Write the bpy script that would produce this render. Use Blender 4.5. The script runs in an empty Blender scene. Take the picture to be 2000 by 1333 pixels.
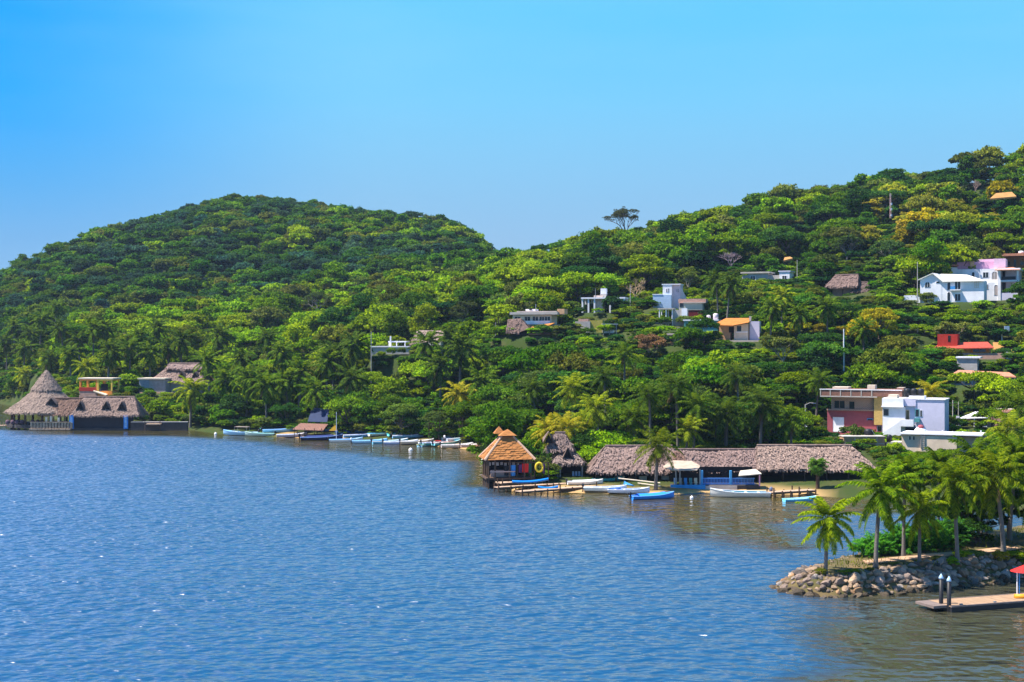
import bpy, math, random
import numpy as np
from mathutils import Vector, Matrix
R = math.radians
random.seed(7); rng = np.random.default_rng(7)
scene = bpy.context.scene
COL = scene.collection

# ------------------------------------------------------------------ camera, sky, sun, exposure
F = 2777.8          # focal length in pixels of a 2000 px wide frame (50 mm on 36 mm)
HC = 22.0           # camera height over the water
cam_d = bpy.data.cameras.new("camera"); cam = bpy.data.objects.new("camera", cam_d); COL.objects.link(cam)
cam_d.lens = 50; cam_d.sensor_width = 36; cam_d.clip_start = 1; cam_d.clip_end = 20000
cam.location = (0, 0, HC); cam.rotation_euler = (R(90), 0, 0)
scene.camera = cam
SUN = Vector((-0.50, -0.03, 0.86)).normalized()
elev = math.asin(SUN.z)
world = bpy.data.worlds.new("World"); scene.world = world; world.use_nodes = True
nt = world.node_tree; nt.nodes.clear()
def nn(t, ty, **kw):
    n = t.nodes.new(ty)
    for k, v in kw.items(): setattr(n, k, v)
    return n
sky = nn(nt, 'ShaderNodeTexSky', sky_type='NISHITA', sun_disc=False)
sky.sun_elevation = elev; sky.sun_rotation = math.atan2(SUN.x, SUN.y); sky.air_density = 1.0; sky.dust_density = 0.6; sky.ozone_density = 2.5
tc = nn(nt, 'ShaderNodeTexCoord'); sep = nn(nt, 'ShaderNodeSeparateXYZ'); nt.links.new(tc.outputs['Generated'], sep.inputs[0])
ramp = nn(nt, 'ShaderNodeValToRGB'); nt.links.new(sep.outputs['Z'], ramp.inputs[0])
cr = ramp.color_ramp; cr.elements[0].position = 0.0; cr.elements[0].color = (0.30, 0.49, 0.71, 1)
cr.elements[1].position = 0.62; cr.elements[1].color = (0.03, 0.26, 0.80, 1)
for p, c in ((0.07, (0.27, 0.49, 0.74)), (0.165, (0.18, 0.57, 0.90)), (0.235, (0.115, 0.56, 0.91)), (0.36, (0.05, 0.40, 0.88))):
    e = cr.elements.new(p); e.color = (*c, 1)
# deeper azure towards the left of the sky, thin bright veil high in the middle
sideR = nn(nt, 'ShaderNodeMapRange'); sideR.inputs['From Min'].default_value = -0.34; sideR.inputs['From Max'].default_value = -0.08
sideR.inputs['To Min'].default_value = 1.0; sideR.inputs['To Max'].default_value = 0.0; sideR.interpolation_type = 'SMOOTHSTEP'
nt.links.new(sep.outputs['X'], sideR.inputs[0])
deep = nn(nt, 'ShaderNodeMix', data_type='RGBA', blend_type='MULTIPLY'); deep.inputs[0].default_value = 1
dcol = nn(nt, 'ShaderNodeMix', data_type='RGBA'); dcol.inputs[7].default_value = (0.0, 0.64, 1.05, 1); dcol.inputs[6].default_value = (1, 1, 1, 1)
zf = nn(nt, 'ShaderNodeMapRange'); zf.inputs['From Min'].default_value = 0.0; zf.inputs['From Max'].default_value = 0.17; nt.links.new(sep.outputs['Z'], zf.inputs[0])
sz = nn(nt, 'ShaderNodeMath', operation='MULTIPLY'); nt.links.new(sideR.outputs[0], sz.inputs[0]); nt.links.new(zf.outputs[0], sz.inputs[1]); nt.links.new(sz.outputs[0], dcol.inputs[0])
nt.links.new(ramp.outputs[0], deep.inputs[6]); nt.links.new(dcol.outputs[2], deep.inputs[7])
nz = nn(nt, 'ShaderNodeTexNoise'); nz.inputs['Scale'].default_value = 3.2; nz.inputs['Detail'].default_value = 5
mp = nn(nt, 'ShaderNodeMapping'); mp.inputs['Scale'].default_value = (1, 1, 4.5)
nt.links.new(tc.outputs['Generated'], mp.inputs[0]); nt.links.new(mp.outputs[0], nz.inputs[0])
veil = nn(nt, 'ShaderNodeMapRange'); veil.inputs['From Min'].default_value = 0.42; veil.inputs['From Max'].default_value = 0.8
veil.inputs['To Max'].default_value = 0.45
nt.links.new(nz.outputs[0], veil.inputs[0])
vh = nn(nt, 'ShaderNodeMapRange'); vh.inputs['From Min'].default_value = 0.10; vh.inputs['From Max'].default_value = 0.26
nt.links.new(sep.outputs['Z'], vh.inputs[0])
vm = nn(nt, 'ShaderNodeMath', operation='MULTIPLY'); nt.links.new(veil.outputs[0], vm.inputs[0]); nt.links.new(vh.outputs[0], vm.inputs[1])
vmix = nn(nt, 'ShaderNodeMix', data_type='RGBA'); nt.links.new(vm.outputs[0], vmix.inputs[0]); nt.links.new(deep.outputs[2], vmix.inputs[6])
vmix.inputs[7].default_value = (0.32, 0.66, 0.93, 1)
SKYGAIN = 5.1
gain = nn(nt, 'ShaderNodeMix', data_type='RGBA', blend_type='MULTIPLY'); gain.inputs[0].default_value = 1
nt.links.new(vmix.outputs[2], gain.inputs[6]); gain.inputs[7].default_value = (SKYGAIN, SKYGAIN, SKYGAIN, 1)
mixs = nn(nt, 'ShaderNodeMix', data_type='RGBA'); mixs.inputs[0].default_value = 0.985
nt.links.new(sky.outputs[0], mixs.inputs[6]); nt.links.new(gain.outputs[2], mixs.inputs[7])
bg = nn(nt, 'ShaderNodeBackground'); bg.inputs[1].default_value = 0.10
out = nn(nt, 'ShaderNodeOutputWorld'); nt.links.new(mixs.outputs[2], bg.inputs[0]); nt.links.new(bg.outputs[0], out.inputs[0])
sl = bpy.data.lights.new("sun", 'SUN'); sl.energy = 5.0; sl.angle = R(0.53); sl.color = (1.0, 0.94, 0.82)
so = bpy.data.objects.new("sun", sl); COL.objects.link(so); so.location = (0, 0, 300)
so.rotation_euler = SUN.to_track_quat('Z', 'Y').to_euler()
vs = scene.view_settings; vs.view_transform = 'Standard'; vs.look = 'None'; vs.gamma = 1; vs.use_curve_mapping = False; vs.exposure = 1.12

# ------------------------------------------------------------------ helpers
def px2x(px, d): return (px - 1000) / F * d
def py2z(py, d): return HC - (py - 666.5) / F * d
def d_at(py, z=0.0): return (HC - z) * F / (py - 666.5)
def scr(x, y, z): return 1000 + x / y * F, 666.5 + (HC - z) / y * F

MATS = {}
def mat(name, c, rough=0.8, var=0.25, scale=1.5, bump=0.0, stretch=None, metal=0.0, spec=0.3, objcol=False, c2=None):
    if name in MATS: return MATS[name]
    if not objcol and name != 'white_paint': c = tuple(v * .8 for v in c); c2 = tuple(v * .8 for v in c2) if c2 else None
    m = bpy.data.materials.new(name); m.use_nodes = True; t = m.node_tree; b = t.nodes['Principled BSDF']
    b.inputs['Roughness'].default_value = rough; b.inputs['Metallic'].default_value = metal
    b.inputs['Specular IOR Level'].default_value = spec
    co = nn(t, 'ShaderNodeTexCoord'); n = nn(t, 'ShaderNodeTexNoise'); n.inputs['Scale'].default_value = scale; n.inputs['Detail'].default_value = 6
    n.inputs['Roughness'].default_value = 0.65
    src = co.outputs['Object']
    if stretch:
        q = nn(t, 'ShaderNodeMapping'); q.inputs['Scale'].default_value = stretch; t.links.new(src, q.inputs[0]); src = q.outputs[0]
    t.links.new(src, n.inputs[0])
    mr = nn(t, 'ShaderNodeMapRange'); mr.inputs['From Min'].default_value = 0.3; mr.inputs['From Max'].default_value = 0.7
    t.links.new(n.outputs[0], mr.inputs[0])
    mx = nn(t, 'ShaderNodeMix', data_type='RGBA'); t.links.new(mr.outputs[0], mx.inputs[0])
    a = c2 if c2 else tuple(x * (1 - var) for x in c); bb = c if c2 else tuple(min(1, x * (1 + var * .6)) for x in c)
    mx.inputs[6].default_value = (*a, 1); mx.inputs[7].default_value = (*bb, 1)
    o = mx.outputs[2]
    if objcol:
        oi = nn(t, 'ShaderNodeObjectInfo'); mm = nn(t, 'ShaderNodeMix', data_type='RGBA', blend_type='MULTIPLY'); mm.inputs[0].default_value = 1
        t.links.new(o, mm.inputs[6]); t.links.new(oi.outputs['Color'], mm.inputs[7]); o = mm.outputs[2]
    t.links.new(o, b.inputs['Base Color'])
    if bump:
        bp = nn(t, 'ShaderNodeBump'); bp.inputs['Strength'].default_value = 1; bp.inputs['Distance'].default_value = bump
        t.links.new(n.outputs[0], bp.inputs['Height']); t.links.new(bp.outputs[0], b.inputs['Normal'])
    MATS[name] = m; return m

def leafmat(name, attr=None, trans=0.35, base=None):
    m = bpy.data.materials.new(name); m.use_nodes = True; t = m.node_tree; t.nodes.clear()
    if attr: cs = nn(t, 'ShaderNodeAttribute', attribute_type='INSTANCER', attribute_name=attr); co = cs.outputs['Color']
    else: cs = nn(t, 'ShaderNodeObjectInfo'); co = cs.outputs['Color']
    g = nn(t, 'ShaderNodeNewGeometry'); h = nn(t, 'ShaderNodeHueSaturation')
    v = nn(t, 'ShaderNodeMapRange'); v.inputs['To Min'].default_value = 0.35; v.inputs['To Max'].default_value = 1.75
    t.links.new(g.outputs['Random Per Island'], v.inputs[0]); t.links.new(v.outputs[0], h.inputs['Value'])
    hh = nn(t, 'ShaderNodeMapRange'); hh.inputs['To Min'].default_value = 0.53; hh.inputs['To Max'].default_value = 0.475
    t.links.new(g.outputs['Random Per Island'], hh.inputs[0]); t.links.new(hh.outputs[0], h.inputs['Hue'])
    t.links.new(co, h.inputs['Color'])
    d = nn(t, 'ShaderNodeBsdfDiffuse'); tr = nn(t, 'ShaderNodeBsdfTranslucent'); mx = nn(t, 'ShaderNodeMixShader'); mx.inputs[0].default_value = trans
    yl = nn(t, 'ShaderNodeMix', data_type='RGBA', blend_type='MULTIPLY'); yl.inputs[0].default_value = 1; yl.inputs[7].default_value = (1.5, 1.35, 0.6, 1)
    t.links.new(h.outputs[0], yl.inputs[6]); t.links.new(yl.outputs[2], tr.inputs[0])
    t.links.new(h.outputs[0], d.inputs[0]); t.links.new(d.outputs[0], mx.inputs[1]); t.links.new(tr.outputs[0], mx.inputs[2])
    o = nn(t, 'ShaderNodeOutputMaterial'); t.links.new(mx.outputs[0], o.inputs[0]); MATS[name] = m; return m

def tag(o, label=None, cat=None, group=None, kind=None):
    if label: o['label'] = label
    if cat: o['category'] = cat
    if group: o['group'] = group
    if kind: o['kind'] = kind
    return o

class MB:
    def __init__(s): s.v = []; s.f = []; s.mi = []; s.cur = 0
    def add(s, vs, fs):
        o = len(s.v); s.v += [tuple(p) for p in vs]; s.f += [tuple(i + o for i in f) for f in fs]; s.mi += [s.cur] * len(fs); return s
    def box(s, x0, x1, y0, y1, z0, z1, rot=0, c=None):
        vs = [(x, y, z) for z in (z0, z1) for (x, y) in ((x0, y0), (x1, y0), (x1, y1), (x0, y1))]
        if rot:
            cx, cy = c if c else ((x0 + x1) / 2, (y0 + y1) / 2); ca, sa = math.cos(rot), math.sin(rot)
            vs = [(cx + (x - cx) * ca - (y - cy) * sa, cy + (x - cx) * sa + (y - cy) * ca, z) for x, y, z in vs]
        return s.add(vs, [(0, 3, 2, 1), (4, 5, 6, 7), (0, 1, 5, 4), (1, 2, 6, 5), (2, 3, 7, 6), (3, 0, 4, 7)])
    def tube(s, pts, rs, n=7, cap=True):
        pts = [Vector(p) for p in pts]
        if not hasattr(rs, '__len__'): rs = [rs] * len(pts)
        o = len(s.v); vs = []
        for i, p in enumerate(pts):
            t = (pts[min(i + 1, len(pts) - 1)] - pts[max(i - 1, 0)]).normalized()
            a = t.cross(Vector((0.31, 0.93, 0.2))).normalized(); b = t.cross(a)
            for k in range(n):
                q = 2 * math.pi * k / n; vs.append(p + (a * math.cos(q) + b * math.sin(q)) * rs[i])
        fs = []
        for i in range(len(pts) - 1):
            for k in range(n):
                k2 = (k + 1) % n; fs.append((i * n + k, i * n + k2, (i + 1) * n + k2, (i + 1) * n + k))
        if cap: fs += [tuple(range(n - 1, -1, -1)), tuple(range((len(pts) - 1) * n, len(pts) * n))]
        return s.add(vs, fs)
    def bar(s, a, b, r, n=6): return s.tube([a, b], r, n)
    def prism(s, poly, z0, z1):   # vertical extrusion of xy polygon
        n = len(poly); vs = [(x, y, z0) for x, y in poly] + [(x, y, z1) for x, y in poly]
        return s.add(vs, [tuple(range(n - 1, -1, -1)), tuple(range(n, 2 * n))] + [(i, (i + 1) % n, n + (i + 1) % n, n + i) for i in range(n)])
    def slab(s, q, th):           # a thick sheet from 4 corner points, thickness downwards
        q = [Vector(p) for p in q]; w = [p - Vector((0, 0, th)) for p in q]
        return s.add(q + w, [(0, 1, 2, 3), (7, 6, 5, 4), (0, 4, 5, 1), (1, 5, 6, 2), (2, 6, 7, 3), (3, 7, 4, 0)])
    def mesh(s, name, mats, smooth=False):
        me = bpy.data.meshes.new(name); me.from_pydata(s.v, [], s.f)
        if not isinstance(mats, (list, tuple)): mats = [mats]
        for m in mats: me.materials.append(m)
        if len(mats) > 1: me.polygons.foreach_set('material_index', s.mi)
        if smooth: me.polygons.foreach_set('use_smooth', [True] * len(s.f))
        me.update(); return me
    def build(s, name, mats, parent=None, smooth=False):
        o = bpy.data.objects.new(name, s.mesh(name, mats, smooth)); COL.objects.link(o)
        if parent: o.parent = parent
        return o

def np_mesh(name, V, Q, mats, midx=None, smooth=False):     # V (n,3), Q (m,4) quads
    me = bpy.data.meshes.new(name); me.vertices.add(len(V)); me.vertices.foreach_set('co', V.astype(np.float32).ravel())
    k = Q.shape[1]; me.loops.add(Q.size); me.loops.foreach_set('vertex_index', Q.astype(np.int32).ravel())
    me.polygons.add(len(Q)); me.polygons.foreach_set('loop_start', np.arange(0, Q.size, k, dtype=np.int32))
    for m in (mats if isinstance(mats, (list, tuple)) else [mats]): me.materials.append(m)
    if midx is not None: me.polygons.foreach_set('material_index', midx.astype(np.int32))
    if smooth: me.polygons.foreach_set('use_smooth', np.ones(len(Q), dtype=bool))
    me.update(calc_edges=True); return me

def empty(name, loc, rz=0, label=None, cat=None, group=None):
    o = bpy.data.objects.new(name, None); COL.objects.link(o); o.location = loc; o.rotation_euler = (0, 0, rz); o.empty_display_size = 0.5
    return tag(o, label, cat, group)
CHILD = {}
def copy_tree(src, loc, rz=0, scale=1.0, label=None, color=None, group=None):
    r = src.copy(); COL.objects.link(r); r.location = loc; r.rotation_euler = (0, 0, rz); r.scale = (scale,) * 3 if not hasattr(scale, '__len__') else scale
    if label: r['label'] = label
    if group: r['group'] = group
    for ch in CHILD.get(src.name, list(src.children)):
        c = ch.copy(); COL.objects.link(c); c.parent = r
        if color and ch.get('tinted'): c.color = (*color, 1)
        for g in ch.children:
            k = g.copy(); COL.objects.link(k); k.parent = c
            if color and g.get('tinted'): k.color = (*color, 1)
    return r

def vnoise(x, y, s, seed=0):     # smooth value noise on numpy arrays
    x = np.asarray(x, float) / s; y = np.asarray(y, float) / s; xi = np.floor(x).astype(int); yi = np.floor(y).astype(int); fx = x - xi; fy = y - yi
    def h(a, b):
        n = (a * 374761393 + b * 668265263 + seed * 974711) & 0x7fffffff; n = ((n ^ (n >> 13)) * 1274126177) & 0x7fffffff; return (n & 0xffff) / 65535.0
    fx = fx * fx * (3 - 2 * fx); fy = fy * fy * (3 - 2 * fy)
    return (h(xi, yi) * (1 - fx) + h(xi + 1, yi) * fx) * (1 - fy) + (h(xi, yi + 1) * (1 - fx) + h(xi + 1, yi + 1) * fx) * fy

# ------------------------------------------------------------------ the lie of the land
SH = [(-700, 600), (0, 500), (60, 460), (110, 400), (160, 368), (250, 357), (380, 350), (440, 334), (600, 322), (700, 313), (800, 304), (900, 291), (940, 284), (947, 235),
      (960, 214), (1010, 208), (1150, 206), (1290, 203), (1400, 207), (1500, 206), (1600, 202), (1700, 197), (1850, 191), (2000, 186), (2800, 160)]
SHx = [a for a, b in SH]; SHd = [b for a, b in SH]
PR = {   # px column: (distance, ground height)
 -700: [(640, 8), (760, 34), (900, 52), (1100, 20)],
 0: [(540, 12), (600, 26), (680, 43), (760, 50), (900, 30)],
 100: [(430, 5), (470, 12), (520, 20), (600, 33), (700, 55), (780, 66), (920, 40)],
 200: [(385, 3), (400, 6), (430, 11), (470, 17), (500, 22), (530, 23), (560, 22), (600, 32), (700, 60), (800, 81), (950, 50)],
 350: [(375, 4), (400, 8), (440, 13), (480, 22), (510, 29), (540, 29), (570, 28), (620, 42), (720, 74), (820, 93), (950, 60)],
 450: [(350, 3), (400, 9), (440, 13), (480, 21), (510, 27), (540, 30), (570, 30), (620, 44), (720, 78), (830, 102), (950, 65)],
 600: [(340, 2.5), (360, 5), (400, 12), (450, 20), (500, 28), (560, 36), (620, 49), (720, 76), (830, 99), (950, 60)],
 800: [(318, 2), (340, 7), (365, 16), (420, 26), (480, 34), (560, 42), (650, 58), (730, 75), (800, 88), (930, 50)],
 900: [(305, 2), (330, 8), (365, 18), (420, 28), (480, 37), (560, 44), (640, 58), (760, 78), (880, 45)],
 975: [(240, 1.5), (290, 4), (330, 11), (365, 20), (420, 30), (480, 39), (560, 49), (620, 48), (720, 60), (840, 35)],
 1040: [(240, 1.5), (280, 4), (320, 12), (350, 20), (370, 26), (420, 33), (480, 41), (560, 50), (650, 42), (760, 40), (860, 25)],
 1130: [(230, 1.5), (260, 4), (290, 9), (320, 15), (350, 22.5), (370, 28), (410, 35), (480, 45), (560, 57), (700, 35)],
 1300: [(235, 2.5), (260, 4), (290, 11), (325, 20), (350, 27), (365, 30), (410, 38), (460, 47), (550, 63), (700, 35)],
 1380: [(235, 2.5), (260, 4), (290, 11), (325, 21), (350, 27), (370, 31), (410, 38), (460, 49), (545, 67.5), (700, 38)],
 1500: [(235, 2.5), (260, 4), (290, 12), (325, 21.5), (350, 28), (385, 34), (410, 38.5), (460, 50), (540, 71), (700, 40)],
 1650: [(235, 2.5), (262, 4.5), (290, 12), (310, 17), (330, 24), (350, 29), (385, 34), (410, 42), (460, 54), (530, 75), (700, 45)],
 1790: [(235, 2.5), (255, 4.2), (275, 8), (290, 13), (310, 18), (330, 25), (350, 32), (400, 44), (450, 57), (525, 79), (700, 50)],
 1850: [(235, 2.5), (255, 4.2), (275, 8), (290, 13), (310, 18), (330, 25), (350, 32), (400, 45), (450, 59), (520, 81), (700, 50)],
 2000: [(235, 2.5), (255, 4.2), (275, 8), (290, 13), (310, 19), (330, 26), (350, 32.5), (400, 48), (430, 58), (510, 82), (700, 55)],
 2800: [(230, 2.5), (260, 8), (300, 20), (350, 34), (420, 58), (520, 96), (700, 60)]}
D0, D1, DS = 150.0, 1100.0, 5.0
dg = np.arange(D0, D1 + DS, DS); pk = sorted(PR)
prof = []
for p in pk:
    s = np.interp(p, SHx, SHd); pts = [(s - 30, -4), (s - 4, -0.55), (s, 0.0), (s + 5, 0.75), (s + 14, 1.2)] + [q for q in PR[p] if q[0] > s + 18] + [(D1, -6)]
    prof.append((s, pts))
ug = np.arange(-700, 2801, 10.0)
def prof_z(i, d, s):
    s0, pts = prof[i]; xs = np.array([q[0] for q in pts], float); ys = [q[1] for q in pts]
    xs[:5] += (s - s0); xs = np.maximum.accumulate(xs + np.arange(len(xs)) * 1e-3)
    return np.interp(d, xs, ys)
TG = np.zeros((len(ug), len(dg)))
for a, u in enumerate(ug):
    s = np.interp(u, SHx, SHd); i = min(max(np.searchsorted(pk, u, side='right') - 1, 0), len(pk) - 2)
    f = (u - pk[i]) / (pk[i + 1] - pk[i]); TG[a] = prof_z(i, dg, s) * (1 - f) + prof_z(i + 1, dg, s) * f
sm = TG.copy()
for _ in range(3):
    sm[:, 1:-1] = (sm[:, :-2] + 2 * sm[:, 1:-1] + sm[:, 2:]) / 4; sm[1:-1] = (sm[:-2] + 2 * sm[1:-1] + sm[2:]) / 4
SD = dg[None, :] - np.interp(ug, SHx, SHd)[:, None]
w = np.clip((SD - 15) / 25, 0, 1); TG = TG * (1 - w) + sm * w
XX = (ug[:, None] - 1000) / F * dg[None, :]
TG += w * (vnoise(XX, dg[None, :] + 0 * XX, 38, 3) - 0.5) * 3.0
PADS = []
def T(px, d):
    d = np.asarray(d, float); px = np.asarray(px, float)
    a = np.clip((px - ug[0]) / 10, 0, len(ug) - 1.001); b = np.clip((d - D0) / DS, 0, len(dg) - 1.001); i = a.astype(int); j = b.astype(int); fa = a - i; fb = b - j
    z = (TG[i, j] * (1 - fa) + TG[i + 1, j] * fa) * (1 - fb) + (TG[i, j + 1] * (1 - fa) + TG[i + 1, j + 1] * fa) * fb
    x = (px - 1000) / F * d
    for (cx, cy, r, pz) in PADS:
        q = np.hypot(x - cx, d - cy); k = np.clip(1 - (q - r) / 6.0, 0, 1); k = k * k * (3 - 2 * k); z = z * (1 - k) + pz * k
    return z
# ------------------------------------------------------------------ house sites: column, distance, base line, pad radius
HS = dict(orange=(187, 388, 778, 6), longthatch=(340, 402, 768, 10), gable=(800, 365, 692, 9), flatlong=(1040, 350, 655, 9), pergola=(1178, 372, 612, 6),
          ruin=(1170, 352, 650, 5), tower=(1306, 366, 602, 5), redgate=(1352, 358, 625, 4), teal=(1370, 345, 650, 4), tile=(1440, 328, 668, 6), peach=(1325, 325, 674, 3),
          carport=(1312, 352, 637, 3), ridgehouse=(1497, 412, 558, 8), hillthatch=(1655, 388, 588, 6), arches=(1860, 352, 592, 7), pinkwhite=(1935, 364, 590, 8),
          brickorange=(1995, 378, 545, 5), red=(1895, 312, 702, 8), greybox=(1892, 300, 725, 4), lowgrey=(1920, 290, 753, 8), brick=(1682, 263, 852, 9), white=(1785, 252, 868, 6),
          wallhouse=(1840, 236, 892, 8), shed=(1925, 262, 834, 6))
SITE = {}
for k, (p, d, b, r) in HS.items():
    z = py2z(b, d); SITE[k] = (px2x(p, d), d, z, d / F); PADS.append((px2x(p, d), d, r, z))

# ------------------------------------------------------------------ ground
def ground_mat():
    m = bpy.data.materials.new('ground'); m.use_nodes = True; t = m.node_tree; b = t.nodes['Principled BSDF']; b.inputs['Roughness'].default_value = 0.95; b.inputs['Specular IOR Level'].default_value = 0.1
    g = nn(t, 'ShaderNodeNewGeometry'); s = nn(t, 'ShaderNodeSeparateXYZ'); t.links.new(g.outputs['Position'], s.inputs[0])
    n = nn(t, 'ShaderNodeTexNoise'); n.inputs['Scale'].default_value = 0.25; n.inputs['Detail'].default_value = 8; t.links.new(g.outputs['Position'], n.inputs[0])
    a = nn(t, 'ShaderNodeMath', operation='MULTIPLY_ADD'); a.inputs[1].default_value = 1.6; t.links.new(n.outputs[0], a.inputs[0]); t.links.new(s.outputs['Z'], a.inputs[2])
    mr = nn(t, 'ShaderNodeMapRange'); mr.inputs['From Min'].default_value = 2.0; mr.inputs['From Max'].default_value = 2.9; t.links.new(a.outputs[0], mr.inputs[0])
    veg = nn(t, 'ShaderNodeMix', data_type='RGBA'); veg.inputs[6].default_value = (0.035, 0.055, 0.012, 1); veg.inputs[7].default_value = (0.055, 0.06, 0.018, 1)
    m2 = nn(t, 'ShaderNodeMapRange'); m2.inputs['From Min'].default_value = 0.45; m2.inputs['From Max'].default_value = 0.65; t.links.new(n.outputs[0], m2.inputs[0]); t.links.new(m2.outputs[0], veg.inputs[0])
    mx = nn(t, 'ShaderNodeMix', data_type='RGBA'); mx.inputs[6].default_value = (0.40, 0.25, 0.11, 1); sa = nn(t, 'ShaderNodeAttribute', attribute_name='sand'); iv = nn(t, 'ShaderNodeMath', operation='SUBTRACT'); iv.inputs[0].default_value = 1; t.links.new(sa.outputs['Fac'], iv.inputs[1]); t.links.new(iv.outputs[0], mx.inputs[0]); t.links.new(veg.outputs[2], mx.inputs[7])
    t.links.new(mx.outputs[2], b.inputs['Base Color']); return m
def grid_mesh(name, P, m, smooth=True):
    nu, nv = P.shape[:2]; idx = np.arange(nu * nv).reshape(nu, nv)
    Q = np.stack([idx[:-1, :-1], idx[1:, :-1], idx[1:, 1:], idx[:-1, 1:]], -1).reshape(-1, 4)
    o = bpy.data.objects.new(name, np_mesh(name, P.reshape(-1, 3), Q, m, smooth=smooth)); COL.objects.link(o); return o
gd = np.concatenate([np.arange(D0, 480, 2.5), np.arange(480, D1, 6.0)]); gu = np.arange(-690, 2791, 10.0)
UU, DD = np.meshgrid(gu, gd, indexing='ij'); ZZ = T(UU, DD)
P = np.stack([(UU - 1000) / F * DD, DD, ZZ], -1)
gm = grid_mesh('hill_terrain', P, ground_mat()); tag(gm, kind='structure')
sm_ = np.interp(UU, [535, 560, 660, 690, 800, 830, 945, 1590, 1640], [0, 1, 1, 0, 0, 1, 1, 1, 0]) * np.clip((5 + 4 * vnoise(P[..., 0], P[..., 1], 9, 4) - (DD - np.interp(UU, SHx, SHd))) / 4, 0, 1)
gm.data.attributes.new('sand', 'FLOAT', 'POINT').data.foreach_set('value', sm_.astype(np.float32).ravel())

# ------------------------------------------------------------------ water
def water_mat():
    m = bpy.data.materials.new('water'); m.use_nodes = True; t = m.node_tree; t.nodes.clear()
    g = nn(t, 'ShaderNodeNewGeometry'); at = nn(t, 'ShaderNodeAttribute', attribute_name='calm')
    def noise(sc, det, st, rot=0.0, rough=0.55):
        mp = nn(t, 'ShaderNodeMapping'); mp.inputs['Scale'].default_value = st; mp.inputs['Rotation'].default_value = (0, 0, rot); t.links.new(g.outputs['Position'], mp.inputs[0])
        n = nn(t, 'ShaderNodeTexNoise'); n.inputs['Scale'].default_value = sc; n.inputs['Detail'].default_value = det; n.inputs['Roughness'].default_value = rough; t.links.new(mp.outputs[0], n.inputs[0]); return n.outputs[0]
    def math_(op, a, b, c=None):
        q = nn(t, 'ShaderNodeMath', operation=op)
        for i, v in enumerate((a, b, c)):
            if v is None: continue
            if isinstance(v, (int, float)): q.inputs[i].default_value = v
            else: t.links.new(v, q.inputs[i])
        return q.outputs[0]
    fine = noise(1.0, 1.5, (0.62, 0.66, 1), 0.12, 0.5); mid = noise(0.30, 3, (0.6, 1.2, 1), -0.1); swell = noise(0.05, 3, (0.6, 1.6, 1), 0.1)
    patch = noise(0.018, 4, (0.5, 1.8, 1), 0.1)
    h = math_('ADD', math_('MULTIPLY', fine, 1.5), math_('MULTIPLY', mid, 1.3)); h = math_('ADD', h, math_('MULTIPLY', swell, 0.8))
    pm = nn(t, 'ShaderNodeMapRange'); pm.inputs['From Min'].default_value = 0.3; pm.inputs['From Max'].default_value = 0.7; pm.inputs['To Min'].default_value = 0.75; pm.inputs['To Max'].default_value = 1.2
    t.links.new(patch, pm.inputs[0])
    cm = nn(t, 'ShaderNodeMapRange'); cm.inputs['To Min'].default_value = 1.0; cm.inputs['To Max'].default_value = 0.16; t.links.new(at.outputs['Fac'], cm.inputs[0])
    amp = math_('MULTIPLY', pm.outputs[0], cm.outputs[0])
    bp = nn(t, 'ShaderNodeBump'); bp.inputs['Strength'].default_value = 1.0; bp.inputs['Distance'].default_value = 0.70
    t.links.new(math_('MULTIPLY', h, amp), bp.inputs['Height'])
    gl = nn(t, 'ShaderNodeBsdfGlossy'); rm_ = nn(t, 'ShaderNodeMapRange'); rm_.inputs['To Min'].default_value = 0.28; rm_.inputs['To Max'].default_value = 0.09; t.links.new(at.outputs['Fac'], rm_.inputs[0]); t.links.new(rm_.outputs[0], gl.inputs['Roughness']); gl.inputs['Color'].default_value = (0.95, 0.97, 1.0, 1); t.links.new(bp.outputs[0], gl.inputs['Normal'])
    df = nn(t, 'ShaderNodeBsdfDiffuse'); body = nn(t, 'ShaderNodeMix', data_type='RGBA'); body.inputs[6].default_value = (0.005, 0.052, 0.125, 1); body.inputs[7].default_value = (0.052, 0.042, 0.007, 1)
    t.links.new(at.outputs['Fac'], body.inputs[0]); t.links.new(body.outputs[2], df.inputs[0])
    fr = nn(t, 'ShaderNodeFresnel'); im_ = nn(t, 'ShaderNodeMapRange'); im_.inputs['To Min'].default_value = 1.62; im_.inputs['To Max'].default_value = 1.36; t.links.new(at.outputs['Fac'], im_.inputs[0]); t.links.new(im_.outputs[0], fr.inputs['IOR']); t.links.new(bp.outputs[0], fr.inputs['Normal'])
    mx = nn(t, 'ShaderNodeMixShader'); t.links.new(fr.outputs[0], mx.inputs[0]); t.links.new(df.outputs[0], mx.inputs[1]); t.links.new(gl.outputs[0], mx.inputs[2])
    o = nn(t, 'ShaderNodeOutputMaterial'); t.links.new(mx.outputs[0], o.inputs[0]); return m
wx = np.concatenate([[-2400, -900], np.arange(-400, 401, 5.0), [900, 2400]]); wy = np.concatenate([[-600, -300], np.arange(0, 620, 4.0), [1200, 2800]])
WX, WY = np.meshgrid(wx, wy, indexing='ij')
wo = grid_mesh('water', np.stack([WX, WY, 0 * WX], -1), water_mat(), smooth=False); tag(wo, kind='structure')
pxw = np.where(WY > 30, 1000 + WX / np.maximum(WY, 30) * F, 1000 + WX / 30 * F); dw = WY
CB = [(-700, 470), (0, 345), (120, 336), (300, 331), (450, 312), (600, 288), (700, 276), (800, 262), (900, 254), (945, 208), (960, 199), (1100, 192), (1240, 180), (1300, 162), (1450, 152), (1560, 140), (1600, 60), (1640, 10), (2900, 0)]
edge = np.interp(pxw, [a for a, b in CB], [b for a, b in CB])
wob = (vnoise(WX, WY, 22, 5) - 0.5) * 16 + (vnoise(WX, WY, 7, 9) - 0.5) * 6
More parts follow.
